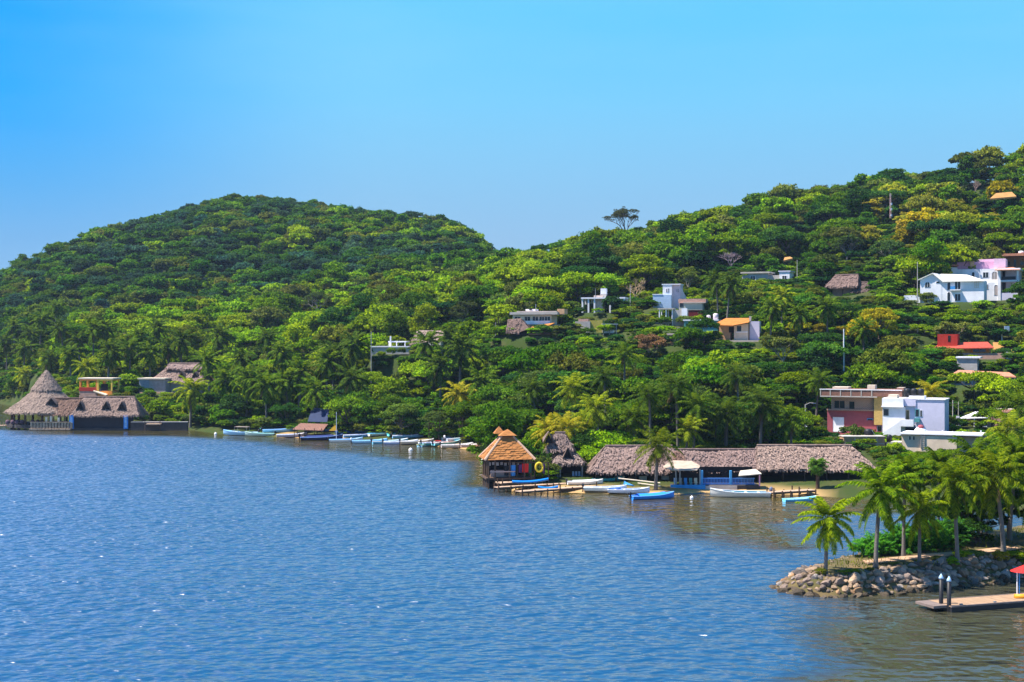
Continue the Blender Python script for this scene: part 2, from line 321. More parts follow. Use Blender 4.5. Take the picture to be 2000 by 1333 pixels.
q = dw - edge + wob * np.clip(dw / 250, 0.2, 1)
calm = np.clip(q / 9 + 0.5, 0, 1)
q2 = (pxw - (1575 + 30 * np.clip((125 - dw) / 40, -1, 1)) + wob * 5) / 40 + 0.5
calm = np.where((pxw > 1450) & (dw < 150), np.clip(np.minimum(q2, 1), 0, 1) * 0.85, calm)
calm = np.where((pxw > 1560) & (dw >= 140) & (dw < 182), calm * 0.12, calm)
# wakes of brighter, rougher water in the quiet corner
at = wo.data.attributes.new('calm', 'FLOAT', 'POINT'); at.data.foreach_set('value', calm.astype(np.float32).ravel())

# ------------------------------------------------------------------ island spit
front = [(1512, 126.5), (1540, 124.6), (1580, 122.6), (1640, 122), (1740, 123.6), (1830, 126), (1920, 128.5), (2000, 130.5), (2150, 135), (2400, 142)]
back = [(2400, 190), (2150, 172), (2000, 160), (1850, 150), (1760, 145), (1700, 141), (1640, 138), (1580, 134), (1535, 130)]
IP = np.array([(px2x(p, d), d) for p, d in front + back])
def island_dist(x, y):
    x = np.asarray(x, float); y = np.asarray(y, float); best = np.full(x.shape, 1e9); ins = np.zeros(x.shape, bool); n = len(IP)
    for i in range(n):
        a = IP[i]; b = IP[(i + 1) % n]; ab = b - a; t = np.clip(((x - a[0]) * ab[0] + (y - a[1]) * ab[1]) / (ab @ ab), 0, 1)
        best = np.minimum(best, np.hypot(x - a[0] - t * ab[0], y - a[1] - t * ab[1]))
        c = ((a[1] > y) != (b[1] > y)) & (x < (b[0] - a[0]) * (y - a[1]) / (b[1] - a[1] + 1e-12) + a[0]); ins ^= c
    return np.where(ins, best, -best)
def island_z(x, y):
    d = island_dist(x, y); top = 1.35 + 0.6 * np.clip((np.asarray(x, float) - 26) / 16, 0, 1)
    return np.clip(np.minimum(top + 0.06 * np.clip(d - 3, 0, 6), 0.78 * d), -1.2, 9)
ix = np.arange(20, 106, 0.5); iy = np.arange(118, 195, 0.5); IX, IY = np.meshgrid(ix, iy, indexing='ij')
IZ = island_z(IX, IY) + (vnoise(IX, IY, 2.0, 11) - 0.5) * 0.18
im = mat('island_soil', (0.20, 0.13, 0.06), 0.95, c2=(0.045, 0.06, 0.012), scale=0.35, bump=0.05)
tag(grid_mesh('island_ground', np.stack([IX, IY, IZ], -1), im), kind='structure')
pth = MB(); pp = [(1690, 129.5), (1760, 131), (1830, 132.5), (1900, 133.6), (1990, 137)]
for (a, da), (b, db) in zip(pp[:-1], pp[1:]):
    xa, xb = px2x(a, da), px2x(b, db); za, zb = float(island_z(xa, da)) + 0.13, float(island_z(xb, db)) + 0.13
    pth.slab([(xa, da - 0.8, za), (xb, db - 0.8, zb), (xb, db + 0.9, zb + 0.02), (xa, da + 0.9, za + 0.02)], 0.12)
tag(pth.build('path', mat('path_earth', (0.52, 0.32, 0.20), 0.95, scale=1.2, bump=0.02)), kind='structure')

# ------------------------------------------------------------------ rocks of the spit
def rock_mesh(i):
    import bmesh
    r = random.Random(i + 40); bm = bmesh.new(); bmesh.ops.create_icosphere(bm, subdivisions=2, radius=1)
    pl = [(Vector((r.gauss(0, 1), r.gauss(0, 1), r.gauss(0, 1))).normalized(), r.uniform(0.45, 0.85)) for _ in range(9)]
    sc = Vector((r.uniform(0.85, 1.35), r.uniform(0.75, 1.0), r.uniform(0.55, 0.85)))
    for v in bm.verts:
        for n, k in pl:
            q = v.co.dot(n)
            if q > k: v.co -= n * (q - k)
        v.co = Vector((v.co.x * sc.x, v.co.y * sc.y, v.co.z * sc.z))
    me = bpy.data.meshes.new('boulder'); bm.to_mesh(me); bm.free(); me.materials.append(mat('rock', (0.78, 0.70, 0.66), 0.9, var=0.4, scale=2.2, bump=0.08, objcol=True)); return me
RM = [rock_mesh(i) for i in range(9)]
RC = [((0.58, 0.44, 0.31), 'tan'), ((0.52, 0.42, 0.36), 'pinkish brown'), ((0.50, 0.46, 0.42), 'pale grey'), ((0.26, 0.24, 0.23), 'dark grey'), ((0.55, 0.36, 0.20), 'rusty orange')]
cand = []
tries = 0
while len(cand) < 560 and tries < 60000:
    tries += 1
    x = random.uniform(22.5, 60); y = random.uniform(121, 137)
    d = float(island_dist(x, y))
    if not (-0.35 < d < 2.75): continue
    px, py = scr(x, y, float(island_z(x, y)))
    if px > 2040: continue
    if y > 129 + (x - 24) * 0.16 and x > 27: continue
    if any((x - a) ** 2 + (y - b) ** 2 < (0.22 if d > 0.4 else 0.26) for a, b, _ in cand): continue
    cand.append((x, y, d))
cand.sort(key=lambda c: c[1])
zone = [(1600, 'at the tip of the spit'), (1690, 'below the leftmost island palm'), (1800, 'between the second palm and the black piles'), (1900, 'behind the black mooring piles'), (3000, 'on the bank behind the floating dock')]
rub = MB()
for i, (x, y, d) in enumerate(cand):
    s = random.choice((0.28, 0.34, 0.42, 0.5, 0.62)) * random.uniform(0.85, 1.1); z = max(float(island_z(x, y)), -0.1) + 0.06 * s
    if i < 290:
        me = random.choice(RM); o = bpy.data.objects.new('boulder', me); COL.objects.link(o); o.location = (x, y, z)
        o.rotation_euler = (random.uniform(-.4, .4) - 0.25, random.uniform(-.5, .5), random.uniform(0, 6.28)); o.scale = (s,) * 3
        k = random.choices(range(5), (5, 4, 3, 1.6, 1.6 if x < 30 else 0.8))[0]; c, cn = RC[k]
        if d < 0.25: c, cn = (0.16, 0.13, 0.09), 'wet dark'
        f = random.uniform(0.36, 0.85); o.color = (c[0] * f, c[1] * f, c[2] * f, 1)
        px = scr(x, y, z)[0]; zn = next(b for a, b in zone if px < a)
        tag(o, f"{cn} angular boulder {'at the waterline' if d < 0.25 else 'high on the bank' if d > 1.6 else 'midway up the bank'} {zn}", 'boulder', f'{cn} boulders of the spit {zn}')
    else:
        me = random.choice(RM); o0 = Matrix.Translation((x, y, z)) @ Matrix.Rotation(random.uniform(0, 6), 4, 'Z') @ Matrix.Scale(s, 4)
        rub.add([o0 @ v.co for v in me.vertices], [tuple(p.vertices) for p in me.polygons])
for _ in range(1500):
    x = random.uniform(22.5, 60); y = random.uniform(121, 137); d = float(island_dist(x, y))
    if -0.3 < d < 3.0:
        me = RM[_ % 9]; o0 = Matrix.Translation((x, y, max(-0.1, float(island_z(x, y))))) @ Matrix.Rotation(random.uniform(0, 6), 4, 'Z') @ Matrix.Scale(random.uniform(0.12, 0.24), 4)
        rub.add([o0 @ v.co for v in me.vertices], [tuple(p.vertices) for p in me.polygons])
ro = rub.build('rubble', MATS['rock']); ro.color = (0.26, 0.21, 0.16, 1); tag(ro, 'small stones filling the gaps between the boulders of the spit', 'rubble', kind='stuff')

# ------------------------------------------------------------------ the air
def haze_mat():
    m = bpy.data.materials.new('haze'); m.use_nodes = True; t = m.node_tree; t.nodes.clear(); v = nn(t, 'ShaderNodeVolumePrincipled'); v.inputs['Color'].default_value = (0.55, 0.72, 1.0, 1); v.inputs['Density'].default_value = 0.00007; v.inputs['Anisotropy'].default_value = 0.2
    o = nn(t, 'ShaderNodeOutputMaterial'); t.links.new(v.outputs[0], o.inputs['Volume']); return m
tag(MB().box(-2500, 2500, -700, 2900, -8.5, 128).build('haze', haze_mat()), 'faint blue haze filling the air over the bay', 'haze', kind='stuff')
# ------------------------------------------------------------------ foliage
BARK = mat('bark', (0.16, 0.12, 0.09), 0.9, scale=3, bump=0.02); PBARK = mat('palm_bark', (0.19, 0.165, 0.15), 0.9, scale=2, stretch=(1, 1, 6), bump=0.02)
LEAF = leafmat('leaf'); LEAFS = leafmat('leaf_mass', 'tint'); PLEAF = leafmat('palm_leaf', trans=0.42)
DRY = mat('dry_leaf', (0.22, 0.13, 0.05), 0.9, scale=3)
def crown_arrays(lobes, per, leaf, up=0.25, jit=0.55, seed=1, shell=0.8):
    r = np.random.default_rng(seed); Vs = []; Ns = []
    for (cx, cy, cz, rx, ry, rz) in lobes:
        n = int(per * (rx * ry) ** 0.75); u = r.normal(size=(n, 3)); u /= np.linalg.norm(u, axis=1)[:, None]; u[:, 2] = np.where(u[:, 2] < -0.25, -u[:, 2], u[:, 2])
        rad = shell + (1 - shell) * r.random(n) ** 0.5; rad = np.where(r.random(n) < 0.18, rad * 1.18, rad); ph = r.uniform(0, 6.28, 3); rad = rad * (1 + .22 * np.sin(3.1 * u[:, 0] + ph[0]) * np.sin(3.7 * u[:, 1] + ph[1]) + .15 * np.sin(6.3 * u[:, 2] + ph[2]))
        Vs.append(np.array([cx, cy, cz]) + u * np.array([rx, ry, rz]) * rad[:, None]); Ns.append(u / np.array([rx, ry, rz]) * min(rx, rz))
    C = np.concatenate(Vs); N = np.concatenate(Ns); N += np.array([0, 0, up]) + r.normal(size=N.shape) * jit; N /= np.linalg.norm(N, axis=1)[:, None]
    a = np.cross(N, r.normal(size=N.shape)); a /= np.linalg.norm(a, axis=1)[:, None]; b = np.cross(N, a)
    s = leaf * (0.6 + 0.8 * r.random(len(C)))[:, None]; asp = (0.45 + 0.4 * r.random(len(C)))[:, None]
    V = np.stack([C - a * s * .5, C + b * s * asp * .5 - N * s * .08, C + a * s * .5, C - b * s * asp * .5 - N * s * .08], 1).reshape(-1, 3)
    return V, np.arange(len(V)).reshape(-1, 4)
def lobe_set(kind, seed):
    r = random.Random(seed); L = []
    if kind == 'round': n, Rr, cz, rz, lr = 20, 2.6, 4.6, 1.9, 1.1
    elif kind == 'umbrella': n, Rr, cz, rz, lr = 27, 4.0, 5.2, 1.0, 1.1
    elif kind == 'tall': n, Rr, cz, rz, lr = 16, 1.7, 5.2, 3.0, 1.2
    elif kind == 'bush': n, Rr, cz, rz, lr = 14, 2.1, 1.9, 1.5, 1.1
    elif kind == 'lumpy': n, Rr, cz, rz, lr = 26, 3.2, 4.2, 2.5, 1.05
    elif kind == 'feathery': n, Rr, cz, rz, lr = 30, 3.2, 4.2, 2.2, 0.85
    elif kind == 'open': n, Rr, cz, rz, lr = 17, 3.6, 7.0, 3.4, 0.85
    for i in range(n):
        a = i * 2.39996 + r.uniform(-.4, .4); q = math.sqrt((i + 0.4) / n); e = math.sqrt(max(0, 1 - (q * .93) ** 2))
        if kind in ('tall', 'open'): e = r.uniform(-0.9, 1.0); q = math.sqrt(max(0.05, 1 - e * e)) * r.uniform(.6, 1)
        k = lr * r.choice((.55, .75, .95, 1.15, 1.45)) * (1.15 if q < .4 else 1); a += r.uniform(-.3, .3); q *= r.uniform(.85, 1.18)
        L.append((math.cos(a) * q * Rr, math.sin(a) * q * Rr, cz + e * rz * r.uniform(.7, 1.12), k * r.uniform(.8, 1.25), k * r.uniform(.8, 1.25), k * r.uniform(.5, .85)))
    if kind in ('lumpy', 'round', 'bush', 'feathery'):
        for i in range(7):
            a = i * .9 + r.random(); k = lr * r.uniform(.7, 1); L.append((math.cos(a) * Rr * .95, math.sin(a) * Rr * .95, cz - rz * r.uniform(.0, .55), k, k, k * .8))
    return L
def trunk_mesh(kind, L, seed):
    r = random.Random(seed); m = MB(); zt = min(l[2] for l in L) + 0.4; b = 0.2 if kind != 'bush' else 0.1; zt = max(zt, 1.0)
    top = Vector((r.uniform(-.3, .3), r.uniform(-.3, .3), zt * 0.62)); m.tube([(0, 0, -1.0), (0, 0, 0.2), top * 0.55, top], [b * 1.6, b * 1.2, b, b * .8], 7)
    for l in r.sample(L, min(8, len(L))):
        e = Vector(l[:3]); mid = (top + e) / 2 + Vector((0, 0, -.25)); m.tube([top, mid, e], [b * .6, b * .38, b * .12], 5)
    return m.mesh('trunk', BARK, True)
PROTO = []   # (kind, crown mesh, trunk mesh, radius, height)
KIND = [('round', 190, .42, 3.6, 7.2), ('umbrella', 165, .42, 4.9, 7.0), ('tall', 190, .40, 2.8, 9.0), ('bush', 200, .36, 3.1, 4.2), ('lumpy', 180, .42, 4.2, 7.4), ('feathery', 240, .30, 4.0, 7.0), ('lumpy', 180, .46, 4.2, 7.4), ('round', 180, .5, 3.6, 7.2), ('open', 150, .34, 4.4, 11)]
for i, (k, per, lf, rad, ht) in enumerate(KIND):
    L = lobe_set(k, i + 3); V, Q = crown_arrays(L, per, lf, seed=i, jit=0.7, shell=.66); PROTO.append((k, np_mesh('crown', V, Q, LEAF), trunk_mesh(k, L, i), float(np.percentile(np.hypot(V[:, 0], V[:, 1]), 97)), float(V[:, 2].max())))
# lighter crowns for the far-off wood
FARM = []
for i, (k, lf) in enumerate((('round', .6), ('umbrella', .6), ('lumpy', .6), ('feathery', .5), ('tall', .6), ('lumpy', .66), ('round', .55), ('umbrella', .66))):
    L = lobe_set(k, i + 30); V, Q = crown_arrays(L, 105, lf, seed=i + 50, jit=0.72, shell=.55); FARM.append(np_mesh('far_crown', V, Q, LEAFS))

def frond(V, Qd, V2, Q2, base, az, el, L, droop, nl=24, lw=0.055, ll=0.75, rnd=random):
    """one pinnate leaf: rachis strip + two rows of leaflets; appended to arrays"""
    d = Vector((math.cos(az), math.sin(az), 0)); side = Vector((-math.sin(az), math.cos(az), 0)); pts = []; p = Vector(base); e = el; st = L / 12
    for i in range(13):
        pts.append((p.copy(), e)); p = p + (d * math.cos(e) + Vector((0, 0, 1)) * math.sin(e)) * st; e -= droop / 12 * (0.4 + 1.2 * i / 12)
    for i in range(12):
        (a, _), (b, _) = pts[i], pts[i + 1]; w0 = .05 * (1 - i / 13); o = len(V); V += [a - side * w0, a + side * w0, b + side * w0 * .9, b - side * w0 * .9]; Qd.append((o, o + 1, o + 2, o + 3))
    for k in range(nl):
        t = 0.12 + 0.87 * (k + rnd.random() * .5) / nl; i = min(int(t * 12), 11); fr = t * 12 - i; a = pts[i][0].lerp(pts[i + 1][0], fr); e = pts[i][1]
        tang = d * math.cos(e) + Vector((0, 0, 1)) * math.sin(e); l = ll * math.sin(math.pi * min(1, 0.12 + t * 0.86)) ** 0.6 * rnd.uniform(.8, 1.1)
        for sgn in (1, -1):
            dr = (side * sgn + tang * (0.35 + .5 * t) + Vector((0, 0, -0.25 - rnd.uniform(0, .45)))).normalized(); tip = a + dr * l; mid = a + dr * l * .5 + Vector((0, 0, .06))
            wv = tang * lw * rnd.uniform(.8, 1.3); o = len(V); V += [a - wv * .6, a + wv * .6, mid + wv, mid - wv]; Qd.append((o, o + 1, o + 2, o + 3))
            o = len(V); V += [mid - wv, mid + wv, tip + Vector((0, 0, -.12 * l)) + wv * .2, tip + Vector((0, 0, -.12 * l)) - wv * .2]; Qd.append((o, o + 1, o + 2, o + 3))
def palm_crown(seed, nf=24, L=3.6, nl=24, lw=.06, low=-1.0, spread=1.0):
    r = random.Random(seed); V, Q = [], []
    for i in range(nf):
        az = i * 2.39996 + r.uniform(-.25, .25); t = (i + .5) / nf; el = 1.35 - t * (1.35 - low) * spread
        frond(V, Q, None, None, (0, 0, 0), az, el, L * r.uniform(.85, 1.08) * (1 if t > .12 else .8), r.uniform(1.0, 1.6) if t < .65 else r.uniform(.5, 1.0), nl, lw, rnd=r)
    return np_mesh('fronds', np.array([tuple(v) for v in V]), np.array(Q), PLEAF)
def dead_skirt(seed, n=7, L=2.4):
    r = random.Random(seed); V, Q = [], []
    for i in range(n): frond(V, Q, None, None, (0, 0, -.1), i * 2.4 + r.random(), r.uniform(-1.35, -.8), L * r.uniform(.7, 1.1), .5, 14, .05, .45, r)
    return np_mesh('dry_fronds', np.array([tuple(v) for v in V]), np.array(Q), DRY)
def palm_trunk(h, seed, r0=.17, lean=.5):
    r = random.Random(seed); a = r.uniform(0, 6.28); m = MB(); pts = []; n = 9
    for i in range(n + 1):
        t = i / n; k = (t ** 1.6) * lean; pts.append((math.cos(a) * (k - lean), math.sin(a) * (k - lean), -h + t * h))
    pts = [(pts[0][0], pts[0][1], -h - 1.0)] + pts
    m.tube(pts, [r0 * 1.7, r0 * 1.55] + [r0 * (1.15 - .35 * i / n) for i in range(n - 1)] + [r0 * .9], 8); return m.mesh('trunk', PBARK, True)
PC = [palm_crown(s, nf=22 + s % 3 * 3, L=3.5) for s in range(4)]; PCF = [palm_crown(s + 10, nf=22, L=3.8, nl=15, lw=.15, low=-1.25) for s in range(4)]
BIGC = [palm_crown(s + 20, nf=28, L=3.7 + .3 * (s % 2), nl=34, lw=.06, low=-1.15) for s in range(4)]
PD = [dead_skirt(s) for s in range(2)]; TR = {h: [palm_trunk(h, h * 7 + s, lean=.3 + .25 * s) for s in range(3)] for h in (3, 5, 7, 8, 9, 10)}
COCO = MB()
import bmesh
def blob(m, c, r, n=6, k=4):
    vs = []; fs = []
    for j in range(1, k):
        ph = math.pi * j / k
        for i in range(n): vs.append((c[0] + r * math.sin(ph) * math.cos(6.283 * i / n), c[1] + r * math.sin(ph) * math.sin(6.283 * i / n), c[2] + r * math.cos(ph)))
    vs += [(c[0], c[1], c[2] + r), (c[0], c[1], c[2] - r)]; t = len(vs) - 2; b = t + 1
    for j in range(k - 2):
        for i in range(n): fs.append((j * n + i, (j + 1) * n + i, (j + 1) * n + (i + 1) % n, j * n + (i + 1) % n))
    for i in range(n): fs.append((t, i, (i + 1) % n)); fs.append((b, (k - 2) * n + (i + 1) % n, (k - 2) * n + i))
    m.add(vs, fs)
for i in range(9): blob(COCO, (math.cos(i * 2.4) * .28, math.sin(i * 2.4) * .28, -.25 - .12 * (i % 3)), .13)
COCOM = COCO.mesh('coconuts', mat('coconut', (0.20, 0.16, 0.03), .6), True)

LAND = [('the cone roofed pavilion', 85, 790, 355), ('the orange framed house', 187, 755, 388), ('the long thatched hall', 340, 740, 400), ('the leftmost boats', 510, 845, 330),
        ('the beach shelter', 605, 830, 318), ('the middle boats', 740, 855, 300), ('the rightmost boats', 890, 865, 290), ('the gabled thatch house', 810, 665, 365),
        ('the veranda house', 1040, 632, 350), ('the pergola house', 1178, 590, 372), ('the white tower house', 1306, 578, 366), ('the orange tiled house', 1440, 643, 328),
        ('the long grey house', 1497, 542, 412), ('the hillside thatched hut', 1655, 560, 388), ('the arched white house', 1850, 560, 352), ('the white villa', 1935, 545, 364),
        ('the red house', 1890, 678, 312), ('the salmon roofed house', 1915, 738, 290), ('the brick and crimson house', 1682, 805, 263), ('the white stair house', 1785, 820, 252),
        ('the orange shingled hut', 990, 875, 216), ('the two tier palapa', 1108, 880, 220), ('the left long thatch', 1220, 895, 222), ('the middle long thatch', 1400, 895, 222),
        ('the right long thatch', 1600, 890, 226), ('the beige building', 1840, 870, 236), ('the black mooring piles', 1850, 1150, 115), ('the rocky tip of the spit', 1560, 1130, 125)]
LABELS = {}
def near_label(adj, noun, px, py, d):
    best = min(LAND, key=lambda l: ((l[1] - px) / 1.0) ** 2 + ((l[2] - py) * 1.2) ** 2 + (d - l[3]) ** 2 * .3); dx, dy = px - best[1], py - best[2]
    if d < best[3] - 8: rel = 'in front of'
    elif d > best[3] + 60: rel = 'far up behind'
    elif d > best[3] + 12: rel = 'behind'
    elif abs(dx) > abs(dy) * .8: rel = 'left of' if dx < 0 else 'right of'
    else: rel = 'above' if dy < 0 else 'below'
    return f'{adj} {noun} {rel} {best[0]}'
PENDING = []
def later(o, lab, px, cat, group): PENDING.append((o, lab, px, cat, group))
ORD = ['first', 'second', 'third', 'fourth', 'fifth', 'sixth', 'seventh', 'eighth', 'ninth', 'tenth', 'eleventh', 'twelfth', 'thirteenth', 'fourteenth', 'fifteenth', 'sixteenth', 'seventeenth', 'eighteenth', 'nineteenth', 'twentieth']
def finish_labels():
    by = {}
    for p in PENDING: by.setdefault(p[1], []).append(p)
    for lab, ps in by.items():
        ps.sort(key=lambda p: p[2])
        for i, (o, l, px, cat, grp) in enumerate(ps):
            if len(ps) > 1: l = f'{l}, {"leftmost" if i == 0 else "rightmost" if i == len(ps) - 1 else ORD[min(i, 19)] + " from left"}'
            tag(o, l, cat, grp)

OCC = []     # (px0, px1, py0, py1, d): things a random tree must not stand in front of
PALMS = []
def palm(px, py, h, d=None, kind='mid', scale=1.0, col=(0.12, 0.19, 0.02), lab=None, adj='tall', ground=None, dead=True, hscale=None):
    if d is None:
        for q in np.arange(float(np.interp(px, SHx, SHd)) + 3, 640, 1.0):
            if py2z(py, q) <= float(T(px, q)) + h: d = float(q); break
        else: d = 500.0
    if ground is None and 1040 < px < 1720 and py < 860 and d < 230: d = 230.0 + (px % 7)
    g = float(T(px, d)) if ground is None else ground; z = py2z(py, d); x = px2x(px, d); h = max(2.5, z - g)
    H = min(TR, key=lambda k: abs(k - h / scale)); s = palm_n[0]; palm_n[0] += 1
    o = empty('palm_tree', (x, d, g), random.uniform(0, 6.28)); o.scale = (scale,) * 3
    tr = bpy.data.objects.new('trunk', TR[H][s % 3]); COL.objects.link(tr); tr.parent = o; tr.location = (0, 0, h / scale); tr.scale = (1, 1, h / scale / H)
    src = BIGC if kind == 'big' else PC if d < 300 else PCF
    c = bpy.data.objects.new('crown', src[s % 4]); COL.objects.link(c); c.parent = o; c.location = (0, 0, h / scale); c.color = (col[0] * .85, col[1] * .92, col[2] * .6, 1)
    if dead and (kind == 'big' or s % 3 != 1):
        q = bpy.data.objects.new('dry_fronds', PD[s % 2]); COL.objects.link(q); q.parent = o; q.location = (0, 0, h / scale - .2); q.rotation_euler.z = s
    if d < 260: q = bpy.data.objects.new('coconuts', COCOM); COL.objects.link(q); q.parent = o; q.location = (0, 0, h / scale)
    if lab: tag(o, lab, 'palm tree', 'coconut palms of the spit' if kind == 'big' else 'coconut palms on the shore')
    else: later(o, near_label(adj, 'coconut palm', px, py, d), px, 'palm tree', 'coconut palms of the shore and slopes')
    rr = 2.6 * scale / d * F; OCC.append((px - rr * .85, px + rr * .85, py - rr * .9, py + rr * .9, d + 1)); PALMS.append((x, d, 1.2)); return o
palm_n = [0]
YG = (0.20, 0.24, 0.02); DKP = (0.06, 0.10, 0.018); MDP = (0.085, 0.14, 0.016); YEL = (0.32, 0.28, 0.03)
def ip(px, py, d, sc, col, lab, **k):
    x = px2x(px, d); return palm(px, py, 0, d, 'big', sc * 1.06, tuple(v * k for v, k in zip(col, (.82, .9, .5))), lab, ground=float(island_z(x, d)), **k)
ip(1618, 1012, 125.2, 0.86, (0.22, 0.27, 0.02), 'short bright palm standing alone near the rocky tip of the spit')
ip(1720, 955, 127.5, 1.02, (0.14, 0.21, 0.02), 'tall palm on the spit, second from the rocky tip')
ip(1768, 925, 133, 0.85, (0.10, 0.15, 0.02), 'thin trunked palm set back behind the second and third spit palms')
ip(1797, 995, 129, 0.80, (0.20, 0.24, 0.02), 'shorter yellow green palm, third front palm from the rocky tip')
ip(1861, 940, 130.5, 0.95, (0.13, 0.17, 0.02), 'fourth front palm of the spit, behind the black mooring piles')
ip(1943, 925, 134, 1.05, (0.15, 0.18, 0.02), 'tallest palm near the right edge of the spit with a pale straight trunk')
ip(1915, 955, 139, 0.8, (0.08, 0.13, 0.02), 'slim dark palm set back between the two tall right palms')
ip(1905, 895, 146, 0.95, (0.09, 0.14, 0.02), 'dark palm high behind the fourth front palm of the spit')
ip(1988, 890, 141, 1.0, (0.10, 0.15, 0.02), 'dark palm at the right edge behind the tallest palm')
ip(2035, 960, 136, 0.95, (0.12, 0.17, 0.02), 'palm cut by the right edge of the spit')
ip(1835, 905, 150, 0.8, (0.09, 0.14, 0.02), 'small distant palm crown between the third and fourth spit palms')
ip(2090, 930, 148, 1.0, MDP, 'palm beyond the right edge of the spit')
for (px, py, h, sc, col, adj) in [
    (1286, 868, 7, 1.0, (0.10, 0.13, 0.015), 'drooping tall'), (1420, 806, 9, 1.3, DKP, 'broad dark'), (1490, 790, 9, 1.2, DKP, 'tall dark'), (1320, 752, 9, 1.0, DKP, 'dark'), (1362, 790, 8, .95, MDP, 'tall'),
    (1440, 733, 9, .9, DKP, 'slim dark'), (1236, 815, 7, .95, MDP, 'tall'), (1268, 770, 9, .9, DKP, 'dark'), (1106, 835, 5, .95, YEL, 'yellowing'), (1140, 828, 5, .9, YG, 'yellow green'), (1074, 838, 4, .9, YEL, 'yellowing low'),
    (1164, 795, 7, 1.0, YG, 'yellow green'), (1118, 756, 8, 1.0, YG, 'yellow green tall'), (1398, 548, 8, 1.0, DKP, 'dark shaggy'), (1428, 552, 8, 1.0, DKP, 'dark shaggy'), (1615, 598, 7, 1.0, MDP, 'wide'), (1525, 578, 7, .95, YG, 'pale'),
    (1508, 600, 6, .9, MDP, 'leaning'), (1560, 612, 6, .9, MDP, 'tall'), (1990, 792, 8, 1.1, MDP, 'large'), (1975, 838, 6, 1.0, YG, 'low bright'), (1818, 765, 6, .85, YEL, 'yellowing'),
    (110, 598, 9, 1.0, MDP, 'tall'), (118, 640, 9, 1.05, DKP, 'dark'), (183, 640, 10, 1.1, MDP, 'tall'), (216, 684, 9, 1.15, DKP, 'dark drooping'), (307, 640, 9, 1.0, DKP, 'dark'), (354, 662, 9, 1.1, DKP, 'dark drooping'),
    (429, 652, 9, 1.15, DKP, 'lone dark'), (253, 680, 8, 1.05, MDP, 'tall'), (327, 680, 8, 1.0, DKP, 'dark'), (294, 687, 8, 1.0, MDP, 'tall'), (27, 638, 9, 1.05, MDP, 'tall'), (12, 668, 9, 1.0, DKP, 'dark'), (48, 678, 8, 1.0, MDP, 'tall'),
    (168, 716, 5, 1.0, YG, 'low'), (48, 730, 4, 1.0, YG, 'low yellow green'), (549, 688, 8, 1.05, MDP, 'tall'), (523, 658, 9, 1.0, DKP, 'dark'), (375, 760, 7, 1.15, YG, 'broad yellow green'), (441, 742, 7, 1.1, MDP, 'broad'),
    (486, 738, 9, 1.1, MDP, 'tall'), (519, 750, 8, 1.1, MDP, 'tall'), (588, 724, 9, 1.1, MDP, 'tall'), (153, 662, 8, 1.0, DKP, 'dark'), (81, 625, 9, 1.0, MDP, 'tall'), (60, 650, 8, 1.0, DKP, 'dark'), (205, 640, 9, .9, DKP, 'dark'),
    (654, 688, 9, 1.1, DKP, 'dark drooping'), (693, 672, 10, 1.1, DKP, 'dark shaggy'), (834, 668, 9, 1.0, MDP, 'tall'), (858, 712, 8, 1.0, DKP, 'dark'), (903, 678, 10, 1.15, DKP, 'dark shaggy'), (687, 738, 7, 1.0, DKP, 'dark'),
    (897, 768, 5, .95, YEL, 'yellowing'), (640, 705, 8, 1.0, MDP, 'tall'), (615, 760, 7, 1.0, MDP, 'tall'), (875, 655, 9, .9, DKP, 'dark'), (272, 655, 8, 1.0, MDP, 'tall'), (135, 690, 7, 1.0, MDP, 'tall'), (95, 700, 6, 1.0, DKP, 'dark'),
    (405, 705, 8, 1.0, MDP, 'tall'), (470, 700, 8, 1.0, DKP, 'dark'), (560, 745, 7, 1.0, MDP, 'broad'), (-40, 650, 9, 1.0, DKP, 'dark'), (-20, 700, 7, 1.0, MDP, 'tall'), (1545, 820, 6, .9, MDP, 'tall'), (1345, 838, 5, .9, YG, 'low'),
    (1600, 742, 7, .9, MDP, 'slim'), (1685, 640, 6, .85, MDP, 'slim'), (940, 742, 7, .95, MDP, 'tall'), (1040, 758, 7, .9, DKP, 'dark'), (1220, 690, 8, .9, MDP, 'tall'), (1180, 735, 7, .9, DKP, 'dark')]:
    palm(px, py, h + 2.5, scale=sc * (1.45 if px < 960 else 1.3), col=col, adj=adj)
# ------------------------------------------------------------------ building helpers
GLASS = mat('dark_glass', (0.02, 0.028, 0.035), 0.15, var=.1, spec=.5); WHITE = mat('white_paint', (0.82, 0.80, 0.84), 0.8, var=.16, scale=.5)
CREAM = mat('cream_wall', (0.86, 0.72, 0.56), .9, var=.15, scale=.6); GREY = mat('grey_render', (0.56, 0.51, 0.48), .9, var=.25, scale=.7); CONC = mat('concrete', (0.60, 0.53, 0.47), .9, var=.2, scale=.8)
BEIGE = mat('beige_render', (0.86, 0.68, 0.52), .9, var=.22, scale=.5, bump=.01); WOOD = mat('dark_wood', (0.10, 0.06, 0.04), .85, scale=3); PLANK = mat('deck_plank', (0.62, 0.42, 0.29), .85, var=.3, scale=2.0, stretch=(.5, 6, 1))
PINK = mat('pink_paint', (0.80, 0.42, 0.62), .85, var=.08); LILAC = mat('lilac_paint_and_shade', (0.72, 0.68, 0.86), .85, var=.08); BLUEP = mat('blue_paint', (0.06, 0.32, 0.75), .7, var=.12); LBLUE = mat('pale_blue_paint_and_shade', (0.50, 0.66, 0.88), .8, var=.08)  # lilac and pale blue also stand for shade on white walls
ORANGE = mat('orange_paint', (1.0, 0.34, 0.06), .85, var=.12); REDP = mat('red_paint', (0.50, 0.035, 0.02), .85, var=.15); CRIM = mat('crimson_paint', (0.42, 0.10, 0.12), .85, var=.15); TEAL = mat('teal_paint', (0.10, 0.34, 0.36), .85, var=.15)
